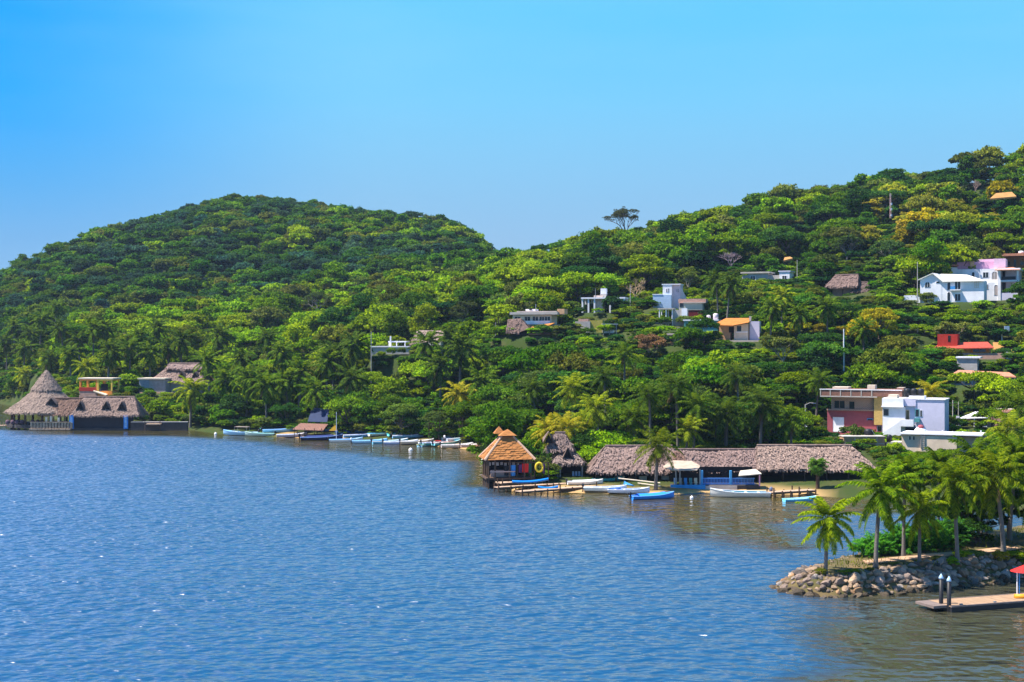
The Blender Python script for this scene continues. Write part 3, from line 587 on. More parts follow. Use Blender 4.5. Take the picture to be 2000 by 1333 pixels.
PEACH = mat('peach_paint', (0.78, 0.45, 0.25), .9, var=.15); YEL_P = mat('yellow_stone', (0.66, 0.44, 0.14), .9, var=.25, scale=3); BLACKP = mat('black_plastic', (0.02, 0.02, 0.025), .5, var=.1); METAL = mat('grey_metal', (0.35, 0.36, 0.37), .5, var=.15, metal=.3)
NAVY = mat('navy_tarp', (0.012, 0.03, 0.10), .6, var=.2); SANDM = mat('tan_earth', (0.50, 0.25, 0.08), .95, scale=.8, bump=.05); STEEL = mat('galvanised', (0.55, 0.53, 0.50), .6, var=.2, scale=.6, stretch=(8, 1, 1))
def brickmat(name, c, mc):
    m = mat(name, c, .9, var=.2, scale=2.5); t = m.node_tree; b = t.nodes['Principled BSDF']; src = b.inputs['Base Color'].links[0].from_socket
    co = [n for n in t.nodes if n.type == 'TEX_COORD'][0]; mp = nn(t, 'ShaderNodeMapping'); mp.inputs['Rotation'].default_value = (R(90), 0, 0); t.links.new(co.outputs['Object'], mp.inputs[0])
    br = nn(t, 'ShaderNodeTexBrick'); br.inputs['Scale'].default_value = 1.0; br.inputs['Brick Width'].default_value = .45; br.inputs['Row Height'].default_value = .2; br.inputs['Mortar Size'].default_value = .02
    t.links.new(mp.outputs[0], br.inputs[0]); t.links.new(src, br.inputs['Color1']); t.links.new(src, br.inputs['Color2']); br.inputs['Mortar'].default_value = (*mc, 1); t.links.new(br.outputs[0], b.inputs['Base Color']); return m
BRICK = brickmat('brick', (0.46, 0.20, 0.12), (.5, .42, .36)); BRICK2 = brickmat('pale_brick', (0.46, 0.24, 0.15), (.52, .42, .34))
def ribmat(name, c, sc=14):
    m = mat(name, c, .85, var=.3, scale=1.6, bump=0); t = m.node_tree; b = t.nodes['Principled BSDF']; co = [n for n in t.nodes if n.type == 'TEX_COORD'][0]
    w = nn(t, 'ShaderNodeTexWave'); w.inputs['Scale'].default_value = sc / 10; w.inputs['Distortion'].default_value = .4; t.links.new(co.outputs['Object'], w.inputs[0])
    bp = nn(t, 'ShaderNodeBump'); bp.inputs['Distance'].default_value = .08; t.links.new(w.outputs[0], bp.inputs['Height']); t.links.new(bp.outputs[0], b.inputs['Normal']); return m
TILE = ribmat('clay_tile', (0.74, 0.26, 0.05)); SALMON = ribmat('salmon_tile', (0.78, 0.33, 0.20)); REDT = ribmat('red_tile', (0.62, 0.10, 0.06)); RUST = ribmat('rusty_sheet', (0.30, 0.15, 0.11), 9)
THATCH = mat('thatch', (0.205, 0.168, 0.145), .95, var=.5, scale=1.6, bump=.12, objcol=True, stretch=(1.0, 1.0, .6))
STRAW = mat('thatch_straw', (0.29, 0.24, 0.205), .95, var=.65, scale=3, objcol=True)
SHING = mat('shingle', (0.50, 0.20, 0.055), .9, var=.5, scale=1.0, stretch=(1.2, 1.2, 9), bump=.08)

class Bld:
    def __init__(s, name, label, cat, site=None, loc=None, rot=0, m=None, group=None, px0=None, base=None):
        if site: x, y, z, m = SITE[site]; rot = rot or (R(-12) if x < -10 else R(-24) if x > 60 else R(-15)); p, d, b, r = HS[site]; px0 = p if px0 is None else px0; base = b; loc = (px2x(px0, d), y, z)
        s.m = m; s.px0 = px0; s.base = base; s.root = empty(name, loc, rot, label, cat, group); s.c = math.cos(rot)
    def X(s, px): return (px - s.px0) * s.m
    def Z(s, py): return (s.base - py) * s.m
    def part(s, name, mb, m, parent=None, label=None, smooth=False):
        o = mb.build(name, m, parent or s.root, smooth)
        if label: o['label'] = label
        return o
    def box(s, name, x0, x1, y0, y1, z0, z1, m, parent=None, label=None): return s.part(name, MB().box(min(x0, x1), max(x0, x1), y0, y1, z0, z1), m, parent, label)
    def pbox(s, name, pa, pb, ytop, ybot, y0, y1, m, parent=None, label=None): return s.box(name, s.X(pa), s.X(pb), y0, y1, s.Z(ybot), s.Z(ytop), m, parent, label)
    def win(s, x, z, w, h, y=0.0, face='f', arch=False, parent=None, name='window', fm=None, pane=GLASS, fr=.12, mull=True):
        """frame standing 6 cm proud of the wall with a pane set back in it; x,z = centre of the foot"""
        def pt(u, v, o):   # u across, v up, o outwards
            if face == 'f': return (x + u, y - o, z + v)
            if face == 'l': return (y - o, x - u, z + v)
            return (y + o, x + u, z + v)
        def outline(w, h, n=8):
            if not arch: return [(-w / 2, 0), (w / 2, 0), (w / 2, h), (-w / 2, h)]
            r = w / 2; return [(-r, 0), (r, 0)] + [(r * math.cos(math.pi * i / n), h - r + r * math.sin(math.pi * i / n)) for i in range(n + 1)]
        A = outline(w + 2 * fr, h + fr); B = outline(w, h); m = MB(); n = len(A)
        vs = [pt(u, v, .07) for u, v in A] + [pt(u, v, .07) for u, v in B] + [pt(u, v, -.03) for u, v in A] + [pt(u, v, .004) for u, v in B]
        fs = []
        for i in range(n):
            j = (i + 1) % n; fs += [(i, j, n + j, n + i), (i, 2 * n + i, 2 * n + j, j), (n + i, n + j, 3 * n + j, 3 * n + i)]
        m.add(vs, fs)
        if mull and w > 1.0:
            p0 = [pt(-.04, 0, .06), pt(.04, 0, .06), pt(.04, h, .06), pt(-.04, h, .06)]; m.add(p0, [(0, 1, 2, 3)])
        o = s.part(name, m, fm or WHITE, parent)
        s.part('pane' if name == 'window' else 'panel', MB().add([pt(u, v, .012) for u, v in B], [tuple(range(n))]), pane, o); return o
    def tank(s, x, y, z, r=.6, h=1.3, m=None, label=None):
        q = MB(); q.tube([(x, y, z), (x, y, z + h * .8), (x, y, z + h * .95), (x, y, z + h)], [r, r, r * .7, r * .25], 12); return s.part('water_tank', q, m or BLACKP, label=label, smooth=True)

def shaggy(m, A, B, C, D, dens=9, seed=0, nz=.15, fringe=.45, straw=(.75, .07)):
    """thatched plane: A,B eave, C,D ridge (C above B); bumpy sheet + straws + ragged hanging eave"""
    A, B, C, D = (Vector(p) for p in (A, B, C, D)); r = random.Random(seed); W = (B - A).length; H = ((D - A).length + (C - B).length) / 2
    nu = max(3, int(W / .55)); nv = max(3, int(H / .55)); N = (B - A).cross(D - A).normalized()
    sag = .22 if W > 8 else 0
    def P(u, v): return (A.lerp(B, u)).lerp(D.lerp(C, u), v) - Vector((0, 0, sag * (.5 + .5 * math.sin(u * 9.0 + seed)) * math.sin(math.pi * min(1, max(0, u)))))
    m.cur = 0; vs = []
    for j in range(nv + 1):
        for i in range(nu + 1):
            p = P(i / nu, j / nv); e = 0 if (i in (0, nu) or j == nv) else 1
            vs.append(p + N * (r.uniform(-1, 1) * nz * e + .10 * math.sin(j * 1.9) * e * .5) + (Vector((0, 0, -r.uniform(0, .12))) if j == 0 else Vector()))
    k = nu + 1; fs = [(j * k + i, j * k + i + 1, (j + 1) * k + i + 1, (j + 1) * k + i) for j in range(nv) for i in range(nu)]
    # underside
    o = len(vs); th = Vector((0, 0, -.28)); vs += [A + th, B + th, C + th, D + th]; fs += [(o + 3, o + 2, o + 1, o)]
    fs += [(i + 1, i, o, o + 1) for i in ()]
    m.add(vs, fs)
    n = int(W * H * dens); dn = ((A + B) / 2 - (C + D) / 2).normalized(); ac = (B - A).normalized(); m.cur = 1; V = []; Fc = []
    for _ in range(n):
        u, v = r.random(), r.random() * .98; p = P(u, v) + N * (nz * .6 + r.uniform(0, .05)); q = (dn + ac * r.gauss(0, .45)).normalized(); l = straw[0] * r.uniform(.5, 1.2); wv = q.cross(N).normalized() * straw[1] * r.uniform(.6, 1.6)
        t = p + q * l + N * r.uniform(.0, .16); o = len(V); V += [p - wv, p + wv, t + wv * .6, t - wv * .6]; Fc.append((o, o + 1, o + 2, o + 3))
    for i in range(int(W * 7)):
        u = r.random(); p = P(u, 0.015) ; o = len(V); wv = ac * .07; l = fringe * r.uniform(.6, 1.15); t = p + dn * l * .35 + Vector((0, 0, -l)); V += [p - wv, p + wv, t + wv, t - wv]; Fc.append((o, o + 1, o + 2, o + 3))
    m.add(V, Fc); m.cur = 0
TH = [THATCH, STRAW]
def hip(b, x0, x1, y0, y1, ze, zr, inset=1.5, yr=None, name='roof', col=(1, 1, 1), dens=9, seed=1, gable=False, parent=None, insl=None, insr=None):
    m = MB(); yr = (y0 + y1) / 2 if yr is None else yr; a = (insl if insl is not None else inset) if not gable else 0; c = (insr if insr is not None else inset) if not gable else 0
    L, Rr = (x0 + a, yr, zr), (x1 - c, yr, zr)
    shaggy(m, (x0, y0, ze), (x1, y0, ze), Rr, L, dens, seed); shaggy(m, (x1, y1, ze), (x0, y1, ze), L, Rr, 2, seed + 1)
    if not gable: shaggy(m, (x0, y1, ze), (x0, y0, ze), L, L, dens, seed + 2); shaggy(m, (x1, y0, ze), (x1, y1, ze), Rr, Rr, dens, seed + 3)
    else: m.add([(x0 + .3, y0 + .4, ze), (x0 + .3, y1 - .4, ze), (x0 + .3, yr, zr - .3), (x1 - .3, y0 + .4, ze), (x1 - .3, y1 - .4, ze), (x1 - .3, yr, zr - .3)], [(0, 1, 2), (3, 5, 4)])
    m.tube([(L[0] - .1, yr, zr + .05), (Rr[0] + .1, yr, zr + .05)], .2, 7)
    o = b.part(name, m, TH, parent); o.color = (*col, 1); return o
def cone_roof(b, cx, cy, r0, z0, r1, z1, n=18, name='roof', col=(1, 1, 1), dens=8, seed=3, flare=0.0):
    m = MB()
    for i in range(n):
        a, c = 2 * math.pi * i / n, 2 * math.pi * (i + 1) / n
        f = lambda r, q, z: (cx + r * math.cos(q), cy + r * math.sin(q), z)
        rm, zm = (r0 + r1) / 2 - flare, (z0 + z1) / 2 - 0.0
        shaggy(m, f(r0, a, z0), f(r0, c, z0), f(rm, c, zm), f(rm, a, zm), dens, seed + i, fringe=.45); shaggy(m, f(rm, a, zm), f(rm, c, zm), f(r1, c, z1), f(r1, a, z1), dens, seed + 50 + i, fringe=.05)
    o = b.part(name, m, TH); o.color = (*col, 1); return o
def dormer(b, x, y, z, w=1.6, h=1.5, dep=1.6, col=(1, 1, 1), seed=0):
    m = MB(); shaggy(m, (x - w / 2 - .2, y, z), (x - w / 2 - .2, y - 0.01, z + .01), (x, y, z + h), (x, y, z + h), 1, seed)
    m = MB(); m.cur = 0
    vs = [(x - w / 2 - .3, y - .35, z), (x, y - .45, z + h + .15), (x + w / 2 + .3, y - .35, z), (x - w / 2 - .3, y + dep, z + .5), (x, y + dep, z + h + .1), (x + w / 2 + .3, y + dep, z + .5)]
    up = [(a, c, e + .18) for a, c, e in vs]; m.add(vs + up, [(6, 7, 10, 9), (7, 8, 11, 10), (0, 3, 4, 1), (1, 4, 5, 2), (0, 1, 7, 6), (1, 2, 8, 7), (0, 6, 9, 3), (2, 5, 11, 8)])
    o = b.part('dormer', m, TH); o.color = (*col, 1)
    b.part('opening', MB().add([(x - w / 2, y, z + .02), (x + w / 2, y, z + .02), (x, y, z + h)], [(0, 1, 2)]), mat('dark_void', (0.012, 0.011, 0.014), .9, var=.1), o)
def posts(b, xs, ys, z0, z1, r=.12, m=None, name='post'):
    for x in xs:
        for y in ys: b.part(name, MB().tube([(x, y, z0), (x, y, z1)], [r * 1.1, r], 7), m or WOOD)

# ------------------------------------------------------------------ far left: the big cone roofed pavilion on the water
d = 358; m = d / F; bx = px2x(88, d)
b = Bld('thatched_pavilion', 'big two tier cone roofed thatched pavilion standing over the water at far left', 'pavilion', loc=(bx, d, 0), m=m, px0=88, base=835 + 1)
PK = (1.15, 1.02, .98)
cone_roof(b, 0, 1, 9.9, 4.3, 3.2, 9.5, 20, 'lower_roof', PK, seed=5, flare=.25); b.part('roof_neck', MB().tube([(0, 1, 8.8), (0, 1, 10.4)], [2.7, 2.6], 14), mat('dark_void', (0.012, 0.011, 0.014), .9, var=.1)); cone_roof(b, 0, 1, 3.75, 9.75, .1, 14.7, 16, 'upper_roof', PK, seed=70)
b.part('finial', MB().tube([(0, 1, 14.4), (0, 1, 15.3)], [.12, .05], 6), WOOD)
b.part('platform', MB().prism([(9.3 * math.cos(k * .5236) - .2, 1 + 9.3 * math.sin(k * .5236)) for k in range(12)], .5, 1.35), mat('dark_stone', (0.07, 0.06, 0.06), .9, var=.3))
for k in range(12): a = k * .5236 + .2; b.part('pillar', MB().tube([(8.3 * math.cos(a), 1 + 8.3 * math.sin(a), -1), (8.3 * math.cos(a), 1 + 8.3 * math.sin(a), 4.9)], [.34, .28], 8), WOOD)
for k in range(7):
    x = -7.2 + k * 1.15 + (1.6 if k > 3 else 0); q = MB(); blob(q, (x, -6.2 + .3 * (k % 2), 1.95), .62, 8, 5); b2 = b.part('cushion_seat', q, mat('mauve_cushion', (0.16, 0.09, 0.12), .9), smooth=True)
m_ = MB(); m_.box(-12.6, -9, -3.2, -1.2, .75, .95); [m_.tube([(x, y, -1), (x, y, 1.8)], .07, 6) for x in (-12.4, -10.9, -9.4) for y in (-3.1, -1.3)]; b.part('jetty', m_, PLANK)
OCC.append((8, 150, 728, 840, 368))
LM = mat('stone_rail', (0.42, 0.33, 0.24), .9, var=.6, scale=2.2)
d = 350; m = d / F; b = Bld('thatched_restaurant', 'long low thatched waterfront restaurant with triangular dormers and two bright blue pillars', 'restaurant', loc=(px2x(170, d), d, 0), m=m, px0=170, base=842)
DK = (.80, .66, .64)
hip(b, b.X(75), b.X(182), .2, 8, b.Z(811), b.Z(781), 2.6, name='left_roof', col=(.72, .52, .46), seed=11, dens=5); hip(b, b.X(138), b.X(272), -.6, 8.4, b.Z(812), b.Z(778), 2.2, name='main_roof', col=(.98, .82, .80), seed=13)
for px in (156, 206, 237): dormer(b, b.X(px), -.35 + 1.0, b.Z(803), 1.7, 1.9, 2.2, DK)
dormer(b, b.X(95), 2.2, b.Z(793), 2.2, 1.5, 2.0, DK)
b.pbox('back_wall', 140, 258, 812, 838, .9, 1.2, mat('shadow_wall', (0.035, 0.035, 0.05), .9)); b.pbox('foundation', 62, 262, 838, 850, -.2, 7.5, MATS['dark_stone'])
for px in (141, 247): b.pbox('pillar', px - 4, px + 4.2, 812, 838.5, -.75, -.25, mat('bright_blue_paint', (0.03, 0.28, 0.85), .7), label='bright blue pillar with pale panels'); b.pbox('pillar_panel', px - 2, px + 2.2, 814, 836, -.78, -.74, mat('pale_blue_panel', (.25, .5, .85), .8, var=.4, scale=.9, stretch=(.1, .1, 3)))
m_ = MB(); 
for i in range(14): m_.box(b.X(62) + i * .75, b.X(62) + i * .75 + .55, -1.05, -.75, b.Z(838), b.Z(826.5))
m_.box(b.X(61), b.X(140), -1.1, -.7, b.Z(826.5), b.Z(825)); b.part('railing', m_, LM); b.pbox('terrace', 60, 140, 838, 841, -1.3, 1, PLANK)
posts(b, [b.X(p) for p in (62, 76, 90, 104, 118, 131)], [-1.2], -1, b.Z(838), .12); posts(b, [b.X(p) for p in (82, 104, 125)], [.3], 0, b.Z(810), .14)
for px, hh in ((88, 8), (97, 10), (112, 7)): b.pbox('serving_shelf', px, px + 4, 824 - hh, 825, .1, .5, CREAM)
OCC.append((60, 290, 776, 842, 352))
d = 352; b = Bld('shore_wall', 'dark stone retaining wall running along the water right of the thatched restaurant', 'wall', loc=(px2x(320, d), d - 3, 0), m=d / F, px0=320, base=842)
b.pbox('wall_face', 262, 372, 826, 846, 0, .8, MATS['dark_stone']); b.pbox('coping', 262, 372, 824.6, 826, -.05, .85, GREY); b.pbox('landing', 294, 322, 828, 830, -1.6, -.02, PLANK)
posts(b, [b.X(292), b.X(321)], [-1.4], -1, b.Z(822), .08)

# orange open framed house
b = Bld('orange_house', 'small orange house with open framed upper storey behind the thatched restaurant', 'house', 'orange')
for a, c in ((152, 190), (190, 222)):
    mm = ORANGE if a == 152 else mat('yellow_paint', (0.95, 0.6, 0.10), .85, var=.1); q = MB(); 
    for px in (a, c - 3): q.box(b.X(px), b.X(px + 3), 0, .45, b.Z(764), b.Z(740.5))
    q.box(b.X(a + 2.8), b.X(c - 2.8), .05, .4, b.Z(744.5), b.Z(741)); q2 = MB(); [q2.box(b.X(px), b.X(px + 3), 4, 4.4, b.Z(764), b.Z(744)) for px in (a, c - 3)]; q2.box(b.X(a), b.X(c), 4.02, 4.38, b.Z(744.5), b.Z(741)); b.part('rear_frame', q2, mm)
    if a == 152: q.box(b.X(169), b.X(172), .06, .38, b.Z(757.2), b.Z(744.3)); q.box(b.X(154.8), b.X(187.2), .03, .4, b.Z(764), b.Z(757))
    b.part('upper_frame', q, mm)
b.pbox('roof_beam', 150, 224, 738.5, 741, -.15, 4.6, CREAM); b.pbox('lower_wall', 152, 190, 764, 792, -.1, 4.4, mat('dusty_pink', (.55, .33, .27), .9, var=.3)); b.pbox('red_parapet', 152, 188, 757, 764.5, -.18, -.1, REDP)
b.pbox('dark_doorway', 197, 211, 750, 763, .3, .5, MATS['dark_void']); b.part('ramp_roof', MB().slab([(b.X(184), -.6, b.Z(763)), (b.X(212), -.9, b.Z(771)), (b.X(212), 3, b.Z(768)), (b.X(184), 3, b.Z(760))], .3), CREAM); b.pbox('side_wall', 190, 222, 764, 792, .2, 4.3, ORANGE)
OCC.append((150, 224, 737, 776, 388))
# long thatched hall
b = Bld('thatched_hall', 'long thatched hall with a raised ridge cap and small grey shed at its left end', 'hall', 'longthatch')
hip(b, b.X(286), b.X(400), 0, 10, b.Z(746), b.Z(719), 3.2, name='roof', col=(1.1, .92, .9), seed=21, dens=6); hip(b, b.X(311), b.X(404), 3.0, 7.0, b.Z(720), b.Z(711), .6, name='ridge_cap', col=(1.1, .92, .95), seed=23, dens=6)
b.pbox('clerestory', 314, 400, 722, 719, 3.3, 6.7, WOOD)
for px in (352, 380): dormer(b, b.X(px), 1.5, b.Z(739), 1.5, 1.6, 1.5, DK)
b.box('wall', b.X(292), b.X(396), 1, 9, -1, b.Z(745), GREY); b.pbox('shed', 275, 296, 740, 775, -2.6, 2.0, mat('shed_blue_shade', (.34, .36, .42), .8)); b.pbox('shed_front', 296, 330, 742, 775, -2.5, 2.0, mat('shed_pink_lit', (.50, .40, .38), .85))  # one grey shed: its shaded and sunlit faces are painted in two colours
b.pbox('shed_roof', 273, 331, 738.5, 741, -3.0, 2.4, CREAM); b.pbox('terrace_wall', 282, 352, 766, 772, -4.2, -3.8, PEACH)
OCC.append((275, 402, 711, 766, 400))
# beach shelter and navy tarp
d = 322; b = Bld('beach_shelter', 'lean-to shelter with reddish sheet roof on posts behind the moored boats', 'shelter', loc=(px2x(604, d), d, float(T(604, d))), m=d / F, px0=604, base=843)
b.part('roof', MB().slab([(b.X(572), -1, b.Z(826)), (b.X(632), -1, b.Z(828)), (b.X(636), 4, b.Z(818)), (b.X(582), 4, b.Z(816))], .12), RUST); posts(b, [b.X(576), b.X(596), b.X(615), b.X(629)], [-.8, 3.6], -1, b.Z(824), .08); b.box('table', b.X(590), b.X(605), .5, 1.3, .7, .8, PLANK)
OCC.append((570, 640, 795, 845, 326))
d = 330; b = Bld('tarp_roof', 'dark navy sloping tarp roof behind the reddish beach shelter', 'tarp roof', loc=(px2x(622, d), d, float(T(622, d))), m=d / F, px0=622, base=838)
b.part('tarp', MB().slab([(b.X(602), -1, b.Z(818)), (b.X(640), -1, b.Z(819)), (b.X(640), 3, b.Z(794)), (b.X(606), 3, b.Z(793))], .06), NAVY); posts(b, [b.X(604), b.X(638)], [-.8, 2.8], -1, b.Z(818), .08)
OCC.append((602, 640, 792, 818, 332))
# gable thatch house on the slope
b = Bld('gabled_house', 'thatched gable house on the slope with a low grey wall and white porch frame', 'house', 'gable')
q = MB(); x0, x1 = b.X(812), b.X(868); shaggy(q, (x0, -1, b.Z(672)), (x1, -1, b.Z(664)), (x1, 3, b.Z(646)), (x0 - .5, 3, b.Z(645)), 8, 31); shaggy(q, (x1, 7, b.Z(668)), (x0, 7, b.Z(672)), (x0 - .5, 3, b.Z(645)), (x1, 3, b.Z(646)), 2, 32); b.part('roof', q, TH).color = (1.1, .98, .9, 1)
b.part('gable_end', MB().add([(b.X(797), -1, b.Z(678)), (x0, -1.1, b.Z(671)), (x0 - .4, 3, b.Z(646)), (b.X(797), 4, b.Z(676))], [(0, 1, 2, 3), (3, 2, 1, 0)]), THATCH).color = (.6, .52, .46, 1)
b.pbox('wall', 800, 866, 668, 700, 0, 6, GREY); b.pbox('bright_lintel', 840, 866, 669, 674.5, -1.6, -.4, CREAM); b.pbox('yard_wall', 730, 806, 678.5, 700, -3.2, 2.5, GREY); b.pbox('coping', 729, 807, 676.5, 678.5, -3.4, 2.6, WHITE)
q = MB(); [q.box(b.X(p), b.X(p) + .22, -1.5, -1.3, b.Z(677), b.Z(668)) for p in (761, 776, 793)]; q.box(b.X(760), b.X(797), -1.55, 1.4, b.Z(669), b.Z(666.5)); b.part('porch_frame', q, WHITE); b.pbox('chimney_pipe', 764, 766.5, 657, 677, -1.9, -1.6, WHITE)
OCC.append((732, 800, 657, 690, 362)); OCC.append((797, 868, 645, 676, 362))
# flat roofed veranda house with thatched hut and orange awning
b = Bld('veranda_house', 'flat roofed cream house with a row of veranda openings beside a small dark thatched hut', 'house', 'flatlong')
b.pbox('wall', 1000, 1078, 616, 652, 0, 6, CREAM); b.pbox('roof', 996, 1092, 610, 615, -1.0, 6.6, CONC); b.pbox('roof_edge', 1010, 1090, 608.2, 610, -.9, 6.4, mat('pale_pink_roof', (.75, .58, .5), .9)); b.pbox('parapet', 1005, 1076, 627, 634, -.5, -.1, WHITE)
for px, w in ((1010, 12), (1030, 11), (1046, 11), (1059, 10), (1070, 11)): b.win(b.X(px), b.Z(627), w * b.m, 8 * b.m, 0, name='window', fm=CREAM)
b.pbox('dome_hut', 1024, 1044, 604, 609, 1, 4, WHITE); b.pbox('vent', 1032, 1037, 603, 606, .8, 1.2, BLACKP); b.pbox('orange_turret', 1089, 1103, 604, 614, .5, 4, PEACH); b.pbox('mast', 1044, 1045, 594, 610, 1, 1.15, METAL); b.pbox('lower_wall', 1030, 1085, 634, 660, -.05, 5.8, mat('dusty_pink', (.5, .3, .2)))
b.part('awning', MB().slab([(b.X(1033), -5, b.Z(645)), (b.X(1063), -5, b.Z(645)), (b.X(1087), -1, b.Z(631)), (b.X(1052), -1, b.Z(635))], .2), TILE)
OCC.append((988, 1095, 603, 640, 345))
d = 343; b = Bld('thatched_hut', 'small dark gabled thatch hut in front of the flat roofed veranda house', 'hut', loc=(px2x(1012, d), d, py2z(664, d)), m=d / F, px0=1012, base=664)
q = MB(); shaggy(q, (b.X(988), -2.2, b.Z(648)), (b.X(1014), -2.2, b.Z(650)), (b.X(1019), 1, b.Z(622)), (b.X(992), 1, b.Z(624)), 7, 41); shaggy(q, (b.X(1036), -1, b.Z(641)), (b.X(1036), 3, b.Z(641)), (b.X(1017), 1, b.Z(622)), (b.X(1017), 1, b.Z(622)), 6, 43); q.add([(b.X(1013), -2.1, b.Z(650)), (b.X(1034), -1, b.Z(642)), (b.X(1018), 1, b.Z(623))], [(0, 1, 2)]); b.part('roof', q, TH).color = (.8, .62, .6, 1)
b.pbox('wall', 1012, 1032, 646, 670, -.6, 2.5, MATS['dark_void']); OCC.append((990, 1034, 622, 662, 342))
# pergola house
b = Bld('pergola_house', 'unfinished white concrete frame house with a water tank on a roof stand', 'house', 'pergola')
q = MB(); [q.box(b.X(p), b.X(p) + .42, yy, yy + .4, b.Z(612), b.Z(584)) for p in (1135, 1147, 1159, 1190, 1218) for yy in (0, 4)]; q.box(b.X(1134), b.X(1222), -.2, 4.6, b.Z(584), b.Z(581)); b.part('frame', q, WHITE)
b.pbox('back_wall', 1190, 1221, 584, 615, .5, 4, GREY); b.pbox('stair_block', 1158, 1176, 577, 612, 1, 3.4, mat('pale_pink_roof', (.7, .55, .5))); b.pbox('tank_stand', 1170, 1182, 574, 581, 1.2, 2.8, GREY); b.pbox('roof_tank', 1171, 1182, 563.5, 574, 1.2, 2.8, WHITE); b.pbox('mast', 1160.5, 1161.5, 563, 582, .9, 1.0, METAL)
OCC.append((1134, 1200, 564, 606, 370))
# ruin + little open shed
b = Bld('ruined_wall_house', 'low broken stone wall house half hidden by bushes below the pergola house', 'ruin', 'ruin'); b.pbox('wall', 1122, 1152, 628, 660, 0, 3, GREY); b.pbox('yellow_wall', 1150, 1176, 626, 650, .6, 3, mat('olive_yellow_wall', (.5, .42, .08), .9)); b.pbox('rubble_top', 1128, 1148, 623, 628, .4, 2.6, mat('dusty_pink', (.5, .3, .2))); OCC.append((1124, 1152, 622, 640, 350))
d = 345; b = Bld('open_shed', 'tiny open shed with flat roof and white plank sides below the pergola house', 'shed', loc=(px2x(1193, d), d, py2z(655, d)), m=d / F, px0=1193, base=655)
b.pbox('roof', 1176, 1206, 632.5, 635, -1.2, 2.5, GREY); posts(b, [b.X(1178), b.X(1190), b.X(1203)], [-1, 2], -2, b.Z(634), .09, CONC); b.pbox('plank_side', 1180, 1200, 642, 658, 0, .2, WHITE); OCC.append((1176, 1206, 632, 652, 344))
# white tower house
b = Bld('tower_house', 'white, shade tinted tower house with twin slit windows and a lower left block', 'house', 'tower')
b.pbox('lower_block', 1275, 1311, 576, 612, 0, 5, LBLUE); b.pbox('block_coping', 1274, 1294, 574.5, 576, -.1, 5.1, WHITE); tw = b.pbox('tower', 1294, 1312, 556.5, 612, .3, 5.5, WHITE); b.pbox('tower_side', 1312, 1328, 556.5, 612, .9, 5.4, mat('pinkish_white', (.80, .66, .72), .85, var=.1)); b.pbox('coping', 1292, 1329, 554.8, 556.5, .2, 5.6, WHITE)  # bluish block and pinkish side carry shade and sunlight as wall colour
b.part('slope_wall', MB().add([(b.X(1328), 1, b.Z(612)), (b.X(1337), 3, b.Z(612)), (b.X(1337), 3, b.Z(580)), (b.X(1328), 1, b.Z(560))], [(0, 1, 2, 3)]), MATS['pinkish_white'])
for px in (1301.5, 1304.8): b.win(b.X(px), b.Z(571), 1.3 * b.m, 7 * b.m, .3, fr=.05)
for px in (1321.5, 1324.8): b.win(b.X(px), b.Z(571), 1.3 * b.m, 7 * b.m, .9, fr=.05)
OCC.append((1275, 1337, 555, 602, 365))
b = Bld('carport', 'flat roofed open carport on posts just below the white tower house', 'carport', 'carport'); b.pbox('roof', 1287, 1318, 602.5, 605, -2, 2.5, CONC); posts(b, [b.X(1290), b.X(1303), b.X(1315)], [-1.6, 2], -2, b.Z(604), .16, WHITE); b.pbox('lower_roof', 1284, 1312, 629, 633, -3.2, -1, CONC); b.pbox('side_wall', 1316, 1343, 606, 640, -1.2, 1.5, GREY); b.pbox('white_wall', 1333, 1344, 603, 622, -1.6, -1.2, WHITE); b.pbox('dark_bay', 1308, 1330, 640, 648, -1.5, 1, MATS['dark_void']); OCC.append((1285, 1344, 601, 640, 348))
b = Bld('red_gate_house', 'brick terrace building with a dark red sheet gate right of the tower house', 'house', 'redgate'); b.pbox('terrace_wall', 1326, 1372, 592, 606, 0, 4, CREAM); b.pbox('roof_slab', 1324, 1378, 584, 592, .6, 5, mat('dusty_pink', (.5, .3, .2))); b.pbox('edge', 1334, 1378, 591, 592.6, -.3, .6, CONC); b.pbox('gate', 1344, 1372, 606, 626, .1, .3, ribmat('dark_red_sheet', (.28, .02, .025), 25)); b.pbox('opening', 1327, 1335, 592, 600, -.06, -.02, GLASS); OCC.append((1326, 1374, 584, 624, 356))
b = Bld('teal_house', 'low teal walled building with flat roof and two white water tanks', 'house', 'teal'); b.pbox('wall', 1336, 1402, 627, 662, 0, 4, TEAL); b.pbox('roof', 1334, 1404, 624.5, 627, -.4, 4.4, WHITE); b.tank(b.X(1383), 1, b.Z(624.5), .5, 1.1, mat('pinkish_white', (.8, .66, .72))); b.tank(b.X(1397), 1, b.Z(624.5), .65, 1.5, mat('pinkish_white', (.8, .66, .72))); OCC.append((1344, 1402, 612, 645, 343)); b.pbox('dark_wall', 1306, 1340, 640, 662, -.5, 1, GREY)
